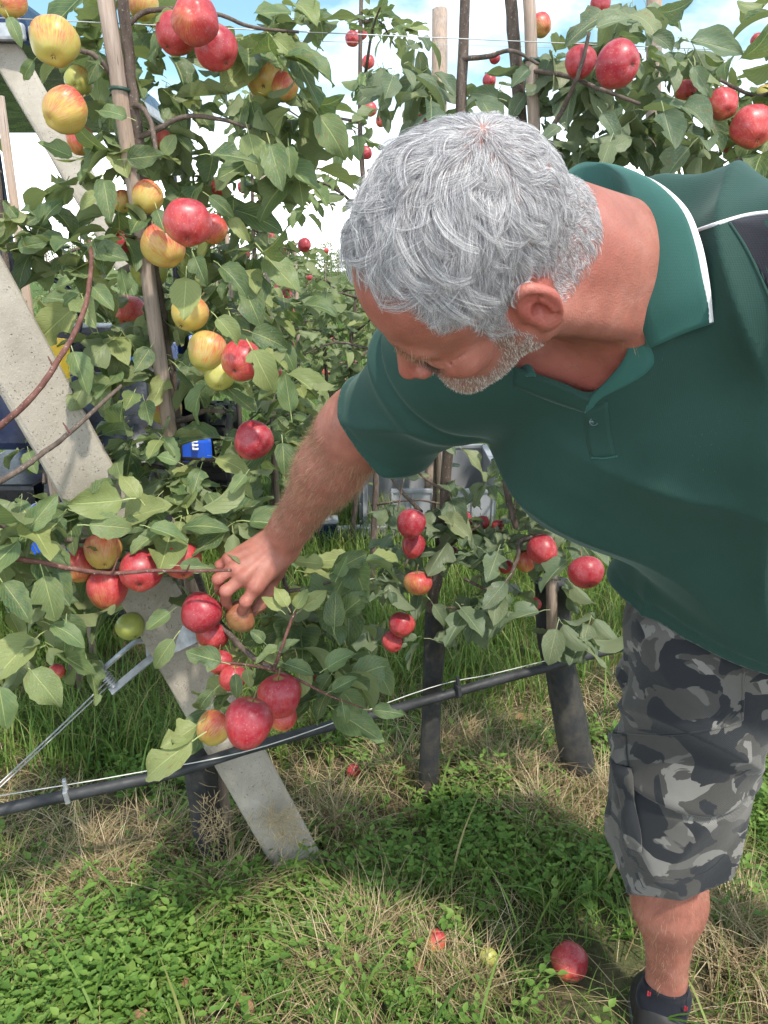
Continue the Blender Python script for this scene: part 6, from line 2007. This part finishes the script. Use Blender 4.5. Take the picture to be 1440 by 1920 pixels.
# ================================================================== row behind and far trees
def procedural_tree(base, h, nspur, size, label, group, lean=0.0, mat=LEAF_F, cap=300, stake_=True, seed=0, zlo=0.35):
    random.seed(seed)
    T = Tree('apple_tree', base, label, group, mat, cap)
    top = Vector(base) + Vector((lean, 0, h))
    T.branch([Vector(base) - Vector((0, 0, .03)), Vector(base).lerp(top, .35) + Vector((.03, 0, 0)), Vector(base).lerp(top, .7) - Vector((.02, 0, 0)), top], 0.016, 0.006, name='trunk')
    if stake_ and 1.45 < h < 2.5:
        tube('stake_pole', [A(Vector(base) + Vector((.04, -.03, -.03))), A(Vector(base) + Vector((.04 + lean * .6, -.03, h * .6))), A(Vector(base) + Vector((.04 + lean, -.03, h * 1.02)))], 0.013, STAKE, T.root, 8)
    nb = max(5, nspur // 6)
    for i in range(nb):
        f = zlo / h + (1 - zlo / h) * (i + .5) / nb
        s = Vector(base).lerp(top, f); a = i * 2.4 + seed
        ln = random.uniform(.30, .55) * (1.15 - .6 * f)
        e = s + Vector((math.cos(a) * ln, math.sin(a) * ln, random.uniform(-.05, .15)))
        m = s.lerp(e, .5) + Vector((0, 0, .04))
        T.branch([s, m, e], 0.007, 0.003, n=3, seg=5)
        for _ in range(nspur // nb):
            q = s.lerp(e, random.uniform(.2, 1.0)) + Vector((random.uniform(-.06, .06), random.uniform(-.06, .06), random.uniform(-.08, .08)))
            T.spur(q, random.randint(4, 6), size, .25, .3)
    T.finish()
    return T


def bxy(px, y):
    return Vector(((px - 720) / FPX * .953 * y, y, 0))

GRP2 = 'apple trees of the second row'
for i, (px, y, h, ns, lb) in enumerate([
    (694, 3.3, 2.75, 66, 'tall slim apple tree against the sky left of the man\'s head'),
    (487, 3.9, 2.2, 66, 'apple tree with a pale stake and red apples left of the white sky gap'),
    (600, 4.4, 1.40, 70, 'low apple branches with a small apple cluster above the man\'s elbow'),
    (648, 3.9, 1.35, 56, 'low apple tree right beside the man\'s sleeve in the row behind'),
    (545, 4.9, 1.55, 60, 'bushy apple tree in the row behind below the white sky gap'),
    (425, 4.5, 1.75, 60, 'apple tree in the row behind just right of the near trunk'),
    (28, 2.35, 1.85, 26, 'sparse twiggy apple tree behind the leaning strut at the left edge'),
    (150, 6.3, 1.75, 44, 'apple tree seen beyond the tractor left of the stake'),
    (262, 6.6, 1.70, 44, 'apple tree seen beyond the tractor right behind the stake'),
    (370, 6.9, 1.80, 44, 'apple tree beyond the tractor under the middle cluster'),
    (820, 3.9, 1.9, 30, 'apple tree of the second row hidden behind the man\'s head'),
    (985, 3.9, 1.9, 30, 'apple tree of the second row behind the man\'s neck'),
    (1150, 3.8, 1.8, 30, 'apple tree of the second row behind the man\'s chest'),
    (1330, 3.8, 1.8, 30, 'apple tree of the second row behind the man\'s shoulder'),
]):
    procedural_tree(bxy(px, y), h, int(ns * 1.3), 0.108, lb, GRP2, lean=random.uniform(-.06, .06), seed=50 + i, cap=260)
random.seed(99)
for (x, y, r, b, g_) in [(661, 73, 14, .95, .3), (679, 64, 10, .9, .3), (695, 170, 11, .95, .3), (694, 205, 13, .8, .3), (714, 227, 10, .75, .3), (685, 287, 12, .95, .3), (690, 117, 12, .85, .3),
                      (505, 445, 12, .8, .3), (530, 469, 11, .95, .3), (571, 460, 13, 1, .3), (455, 478, 13, 1, .3), (476, 522, 11, 1, .3), (524, 540, 10, 1, .3), (537, 555, 12, .95, .3), (543, 647, 9, 1, .3), (518, 697, 10, 1, .3),
                      (630, 686, 12, .85, .2), (657, 685, 12, .85, .2), (638, 714, 12, .85, .2), (597, 733, 11, .35, .3), (610, 700, 8, .6, .2), (487, 318, 12, .8, .3), (456, 352, 12, .85, .3), (495, 375, 10, .7, .3),
                      (150, 720, 11, 1, .3), (166, 703, 9, .7, .2), (184, 707, 9, .9, .3), (186, 690, 7, .95, .3), (250, 645, 9, 1, .3), (232, 668, 8, .4, .2), (25, 785, 10, .45, .2), (52, 832, 10, .6, .2), (72, 857, 8, .9, .3), (612, 470, 5, .7, .2), (602, 530, 5, .9, .2), (272, 700, 8, .5, .3), (120, 610, 6, .8, .3), (415, 560, 8, .9, .3), (560, 610, 9, .95, .3), (575, 655, 8, .9, .3), (545, 585, 8, 1, .3), (620, 640, 8, .9, .3), (590, 575, 7, .95, .3), (660, 620, 8, .9, .3), (500, 600, 9, .95, .3), (610, 745, 10, .9, .3), (570, 760, 10, .8, .3), (672, 735, 10, .9, .3), (455, 590, 9, .95, .3), (640, 580, 6, .9, .3), (580, 520, 6, .95, .3), (548, 505, 7, .95, .3)]:
    where = ('high on the tall slim tree left of the man\'s head' if x > 640 and y < 330 else 'in the small cluster above the man\'s elbow' if x > 580 and y > 600 else 'far off below the white sky gap' if r <= 5 else
             'in the low foliage right below the white sky gap' if x > 535 and y > 495 else 'on the staked tree left of the white sky gap' if x > 400 else 'beyond the tractor left of the near stake' if x > 90 else 'behind the leaning strut at the left edge')
    apple(x, y, r, b, 'small %s apple %s' % ('red' if b >= .9 else 'orange-red' if b >= .6 else 'yellow', where), 'small apples of the rows behind', green=g_, parts=False)

# far trees: small crowns of the blocks beyond the alley
random.seed(5)
protos = []
for k in range(4):
    T = Tree('far_apple_tree', (0, 0, 0), 'far apple tree in the distant rows against the horizon', 'far trees beyond the alley', LEAF_F, 0)
    h = 2.1 + .2 * k
    T.branch([Vector((0, 0, 0)), Vector((.03, 0, h * .5)), Vector((0, 0, h))], .03, .01, name='trunk', n=3, seg=5)
    tube('stake_pole', [A((.06, -.05, 0)), A((.06, -.05, h + .12))], .022, STAKE, T.root, 6)
    for i in range(230):
        z = random.uniform(.35, h); r = .52 * (1.1 - .6 * z / h) * math.sqrt(random.random()); a = random.uniform(0, 6.28)
        T.spur(Vector((r * math.cos(a), r * math.sin(a), z)), 2, .14, .2, .2)
    T.finish(); protos.append(T)
used = set(); nfar = 0
def far_tree(x, y, s):
    global nfar
    k = random.randrange(4); src = protos[k].root
    if k not in used:
        used.add(k); r = src
    else:
        r = src.copy(); COL.objects.link(r)
        for ch in list(src.children):
            c = ch.copy(); COL.objects.link(c); c.parent = r
    r.location = (x, y, 0); r.rotation_euler = (0, 0, random.uniform(0, 6.28)); r.scale = (s,) * 3
for row in range(9):                                     # rows running away from the viewer
    x0 = -9.5 + row * 2.55
    for y in np.arange(9.5 + (row % 3) * .7, 46, 2.6):
        if abs(x0) > y * .52: continue
        far_tree(x0 + random.uniform(-.15, .15), y + random.uniform(-.3, .3), random.uniform(.58, .72) * (1 if y < 20 else 1.25))
for x in np.arange(-32, 34, 2.6):
    far_tree(x, 52 + random.uniform(-2, 2), random.uniform(1.0, 1.3))

# ================================================================== tractor
BLUE = plain('blue_tractor_paint', (0.012, 0.085, 0.52), 0.3, var=0.08, scale=4)
NAVY = plain('dark_navy_panel', (0.012, 0.020, 0.055), 0.25, var=0.3, scale=6)
BLKP = plain('black_plastic', (0.010, 0.011, 0.016), 0.35, var=0.3)
RUB = plain('tyre_rubber', (0.030, 0.028, 0.026), 0.8, var=0.3, bump=0.3)
RIM = plain('dusty_wheel_rim', (0.20, 0.16, 0.115), 0.6, var=0.3)
LETTER = plain('white_letter', (0.8, 0.8, 0.8), 0.5)
gl = NT('cab_glass'); gl.b.inputs['Transmission Weight'].default_value = 0.9; GLASS = gl.fin((0.75, 0.85, 0.88), 0.05)


def lathe(name, prof, c, axis, mat, par, n=28, smooth=True):
    R = frame(axis); V = []
    for (r, h) in prof:
        for k in range(n):
            a = 2 * math.pi * k / n
            V.append(Vector(c) + R @ Vector((h, r * math.cos(a), r * math.sin(a))))
    m = len(prof)
    F = [(i*n + k, i*n + (k+1) % n, (i+1)*n + (k+1) % n, (i+1)*n + k) for i in range(m-1) for k in range(n)]
    return mesh_np(name, np.array(V), np.array(F), mat, par, smooth)


def boxes(name, L_, mat, par, bev=0.01, smooth=False):
    bm = bmesh.new()
    for c, s in L_: add_box(bm, Vector(c), s)
    return bm_obj(name, bm, mat, par, smooth, bev)


def build_tractor():
    root = empty('tractor', (-1.62, 4.0, 0)); tag(root, 'blue narrow orchard tractor with dark cab parked behind the near tree', 'tractor')
    def wheel(x, y, r, w):
        t = lathe('wheel', [(r * .62, -w/2), (r * .9, -w/2), (r, -w * .38), (r, w * .38), (r * .9, w/2), (r * .62, w/2), (r * .62, -w/2)], (x, y, r), (1, 0, 0), RUB, root)
        lug = bmesh.new()
        for k in range(22):
            a = 2 * math.pi * k / 22
            for s in (-1, 1):
                add_box(lug, Vector((x + s * w * .22, y + math.cos(a + s * .07) * r, r + math.sin(a + s * .07) * r)), (w * .42, .035, .05), Matrix.Rotation(a, 3, 'X'))
        bm_obj('tread', lug, RUB, t)
        rim = lathe('rim', [(.02, w * .1), (r * .2, w * .12), (r * .5, w * .02), (r * .58, w * .3), (r * .63, w * .34)], (x, y, r), (1, 0, 0), RIM, t)
    wheel(-1.02, 3.15, .46, .26); wheel(-2.22, 3.15, .46, .26); wheel(-1.08, 5.0, .30, .2); wheel(-2.16, 5.0, .30, .2)
    boxes('chassis', [((-1.62, 4.1, .48), (.42, 2.2, .26)), ((-1.62, 3.15, .46), (1.0, .2, .2)), ((-1.62, 5.0, .33), (.95, .14, .14))], BLKP, root, .02)
    # bonnet, rounded
    bm = bmesh.new(); V = add_box(bm, Vector((-1.58, 4.75, .86)), (.72, 1.55, .52))
    for v in V:
        if v.co.y > 5 and v.co.z > .9: v.co.z -= .12; v.co.x = -1.58 + (v.co.x + 1.58) * .8
    hood = bm_obj('bonnet', bm, BLUE, root, False, .05)
    boxes('bonnet_panel', [((-1.205, 4.65, .80), (.02, 1.0, .16))], NAVY, hood, .006)
    boxes('side_step', [((-1.16, 3.95, .42), (.16, .5, .05)), ((-1.12, 3.95, .55), (.03, .4, .2))], BLUE, root, .015)
    boxes('toolbox', [(P(105, 1000, 2.6), (.16, .10, .20))], BLUE, root, .02)
    # mudguards
    for s, x in ((1, -1.03), (-1, -2.21)):
        pts_ = [A((x, 3.15 + math.cos(a) * .56, .46 + math.sin(a) * .56)) for a in np.linspace(.25, 2.9, 12)]
        V = []
        for p in pts_:
            V += [p + A((-.17, 0, 0)), p + A((.17, 0, 0)), p + A((.17, 0, 0)) * 1.0 + A((.02, 0, -.04))]
        F = [(i*3 + j, i*3 + j + 1, i*3 + j + 4, i*3 + j + 3) for i in range(11) for j in range(2)]
        o = mesh_np('mudguard', np.array(V), np.array(F), BLKP, root); m_ = o.modifiers.new('thickness', 'SOLIDIFY'); m_.thickness = .02
    let = []
    for k, ch in enumerate('E'):
        c_ = P(362 + k * 16, 834, 2.96); let.append((c_, (.006, .012, .036)))
        let += [(c_ + Vector((.010, -.004, q)), (.020, .012, .006)) for q in (-.015, 0, .015)]
    boxes('lettering', let, LETTER, root, 0)
    boxes('side_cover', [(P(300, 842, 3.0), (.40, .05, .10))], BLUE, root, .02)
    # cab: pillars, roof, panes, seat, steering wheel
    for (x, y) in ((-1.16, 4.55), (-2.10, 4.55), (-1.18, 4.05), (-2.08, 4.05)):
        tube('cab_pillar', [A((x, y, .75)), A((x, y + .02, 1.5)), A((x, y, 2.16))], .035, BLKP, root, 8)
    bm = bmesh.new(); V = add_box(bm, Vector((-1.63, 3.72, 2.22)), (1.00, 1.85, .16))
    for v in V:
        if v.co.z > 2.2: v.co.x = -1.63 + (v.co.x + 1.63) * .86; v.co.y = 3.72 + (v.co.y - 3.72) * .92
    roof = bm_obj('roof', bm, NAVY, root, False, .035)
    boxes('roof_rim', [((-1.125, 3.72, 2.16), (.03, 1.8, .05)), ((-1.63, 2.80, 2.16), (.98, .03, .05))], STEEL, roof, .01)
    boxes('seat', [((-1.63, 3.2, .98), (.46, .42, .12)), ((-1.63, 3.0, 1.28), (.44, .12, .55))], BLKP, root, .04)
    sw = [A((-1.63 + .19 * math.cos(a), 3.78 + .06 * math.sin(a), 1.22 + .18 * math.sin(a))) for a in np.linspace(0, 2 * np.pi, 22)]
    tube('steering_wheel', np.array(sw), .014, BLKP, root, 6)
    boxes('dashboard', [((-1.63, 3.98, 1.0), (.6, .25, .35))], BLKP, root, .03)
    boxes('rear_box', [((-1.50, 2.72, .98), (.75, .30, .26))], NAVY, root, .03)
    tube('exhaust', [A((-1.28, 4.5, 1.1)), A((-1.28, 4.5, 1.6)), A((-1.28, 4.5, 2.0))], .03, BLKP, root, 10)
build_tractor()

# ================================================================== crate, drawbar, yellow board
CRATE = plain('grey_crate_plastic', (0.30, 0.305, 0.325), 0.5, var=0.12, scale=8)
cr = empty('crate', PG(760, 1012)); tag(cr, 'grey plastic picking crate standing in the alley behind the trees', 'crate')
c0 = PG(762, 1012); cx, cy = c0.x, c0.y
W_, D_, H_, t_ = .72, .52, .40, .02
def cbox(nm, c, s, rot=None):
    bm = bmesh.new(); add_box(bm, Vector((cx, cy, 0)) + Vector(c), s, rot); return bm_obj(nm, bm, CRATE, cr, False, .004)
cbox('base', (.12, .26, .03), (W_, D_, .02)); cbox('back_wall', (.12, .52, .21), (W_, t_, H_)); cbox('side_wall', (.12 + W_/2, .26, .21), (t_, D_, H_)); cbox('front_wall', (.20, .0, .15), (W_ * .78, t_, .26))
bm = bmesh.new()                                     # left wall with a sloping front edge
pr = [(0, .01), (D_, .01), (D_, .41), (.30, .41), (.16, .36), (.0, .27)]
va = [bm.verts.new((cx + .12 - W_/2, cy + y, z)) for y, z in pr]; vb = [bm.verts.new((cx + .12 - W_/2 + t_, cy + y, z)) for y, z in pr]
bm.faces.new(va); bm.faces.new(vb[::-1])
for k in range(6): bm.faces.new((va[k], vb[k], vb[(k+1) % 6], va[(k+1) % 6]))
bm_obj('side_wall', bm, CRATE, cr)
for k in range(5): cbox('rib', (.12 - W_/2 - .012, .05 + k * .10, .17), (.022, .012, .26))
for z in (.10, .20, .30): cbox('rib', (.12 - W_/2 - .010, .26, z), (.018, .48, .012))
for k in range(6): cbox('rib', (-.08 + k * .11, -.016, .15), (.012, .014, .25))
cbox('rim', (.12, .52, .415), (W_ + .03, .035, .022)); cbox('rim', (.12 + W_/2, .26, .415), (.035, D_, .022)); cbox('rim', (.20, -.004, .285), (W_ * .8, .03, .02))

db = empty('drawbar', PG(640, 1012)); tag(db, 'grey steel drawbar with a bolted block lying on the grass right of the wrist', 'drawbar')
g0 = PG(640, 1022)
bm = bmesh.new(); add_box(bm, g0 + Vector((.05, .05, .06)), (.40, .06, .06), Matrix.Rotation(.18, 3, 'Z')); bm_obj('beam', bm, STEEL, db, False, .006)
bm = bmesh.new(); add_box(bm, g0 + Vector((-.10, .0, .095)), (.16, .11, .09), Matrix.Rotation(.1, 3, 'Z')); bm_obj('block', bm, NAVY, db, False, .01)
bm = bmesh.new(); add_box(bm, g0 + Vector((-.10, .0, .145)), (.17, .12, .012), Matrix.Rotation(.1, 3, 'Z')); bm_obj('cover_plate', bm, STEEL, db, False, .003)
tube('bolt', [A(g0 + Vector((-.07, 0, .14))), A(g0 + Vector((-.07, 0, .19)))], .012, STEEL, db, 6, smooth=False)
bm = bmesh.new(); add_box(bm, g0 + Vector((-.21, .02, .05)), (.06, .10, .10)); bm_obj('foot', bm, BLKP, db, False, .01)

YEL = plain('yellow_plastic', (0.72, 0.46, 0.02), 0.4, var=0.06)
yp = P(100, 672, 2.45)
yb = empty('yellow_board', (yp.x, yp.y, 0)); tag(yb, 'bright yellow plastic board behind the leaning strut', 'board')
bm = bmesh.new(); add_box(bm, yp, (.10, .02, .13), Matrix.Rotation(.12, 3, 'Y')); bm_obj('panel', bm, YEL, yb, False, .004)
tube('post', [A((yp.x, yp.y + .02, -.02)), A((yp.x, yp.y + .02, yp.z * .5)), A((yp.x, yp.y + .02, yp.z))], .012, STAKE, yb, 8)

# ================================================================== on the ground: windfalls and dead leaves
for (px, py, rp, bl, lb, kw) in [(815, 1766, 21, .62, 'faded orange-red windfall half sunk in the weeds', dict(green=.1)), (915, 1795, 18, .08, 'small yellow-green windfall in the weeds', dict(green=.8)),
                                 (1068, 1804, 33, .92, 'pink-red windfall apple with a rotten hollow near the man\'s foot', dict(green=.2, russet=.0)), (663, 1447, 14, .85, 'red windfall apple in the straw beneath the hose', dict()),
                                 (1003, 1400, 12, .8, 'dull red windfall in the dry grass between the trunks', dict(russet=.4)), (1045, 1382, 9, .8, 'tiny dull windfall beside the thick mesh guard', dict(russet=.4))]:
    g = PG(px, py, .025); d_ = (g - CAM).dot(CF); R_ = rp * d_ / FPX
    g = PG(px, py, R_ * 1.35)
    a_ = apple(px, py, rp, bl, lb, 'windfall apples', cal=(random.uniform(-.8, .8), random.uniform(-.3, .8), -.6), loc=g, sz=R_, **kw)
    if rp == 33:
        # the rotten hollow on its lower side
        o = lathe('rotten_hollow', [(.0, -.004), (.007, -.003), (.011, .0005), (.013, .0)], Vector((0, 0, 0)), (1, 0, 0), CALYX, None, 12)
        o.parent = a_; dloc = (a_.matrix_world.inverted().to_3x3() @ camvec(.1, .55, -.85)).normalized()
        o.matrix_basis = Matrix.Translation(dloc * .0350) @ frame(dloc).to_4x4()
DEAD = plain('dead_leaf', (0.25, 0.135, 0.075), 0.8, var=0.4, scale=20)
for (px, py, s) in [(237, 1588, .085), (270, 1560, .06), (590, 1740, .055), (430, 1870, .07), (290, 1895, .06), (1180, 1735, .05), (960, 1350, .06), (880, 1345, .05), (780, 1830, .05), (340, 1830, .045), (985, 1635, .05), (60, 1765, .05)]:
    o = bpy.data.objects.new('fallen_leaf', leaf_mesh(random.randrange(NLEAF), DEAD)); COL.objects.link(o)
    g = PG(px, py, .035)
    a = random.uniform(0, 6.28)
    o.matrix_world = leaf_matrix(g, (math.cos(a), math.sin(a), .15), (random.uniform(-.5, .5), -.5, 1), s)
    tag(o, 'brown dead leaf lying on the weeds', 'fallen leaf', 'brown dead leaves on the ground')
# dry grass caught on the near guard and the foot of the strut
for (px, py, d, n, sx, sy, lb) in [(400, 1545, 1.875, 160, .016, .09, 'tuft of dry grass caught on the near trunk guard'), (530, 1545, 1.83, 150, .035, .06, 'dry grass stuck to the foot of the concrete strut')]:
    V = []; F = []; k = 0
    for _ in range(n):
        c = A(P(px, py, d)) + A((random.gauss(0, sx), random.gauss(0, .006), random.gauss(0, sy * .5)))
        a = nrm(A((random.gauss(0, 1), random.gauss(0, .3), random.gauss(0, 1.1)))) * random.uniform(.015, .05); s = nrm(np.cross(a, A((0, 1, 0)))) * .0007
        m = c + a * .5 + A((0, random.uniform(-.012, .0), 0))
        V += [c - s, c + s, m - s, m + s, c + a - s, c + a + s]; F += [(k, k+1, k+3, k+2), (k+2, k+3, k+5, k+4)]; k += 6
    o = mesh_np('dry_grass_tuft', np.array(V), np.array(F), STRAW, None, True, None, {'rnd': rng.random(len(V))})
    tag(o, lb, 'dry grass', kind='stuff')
print('objects', len(bpy.data.objects))
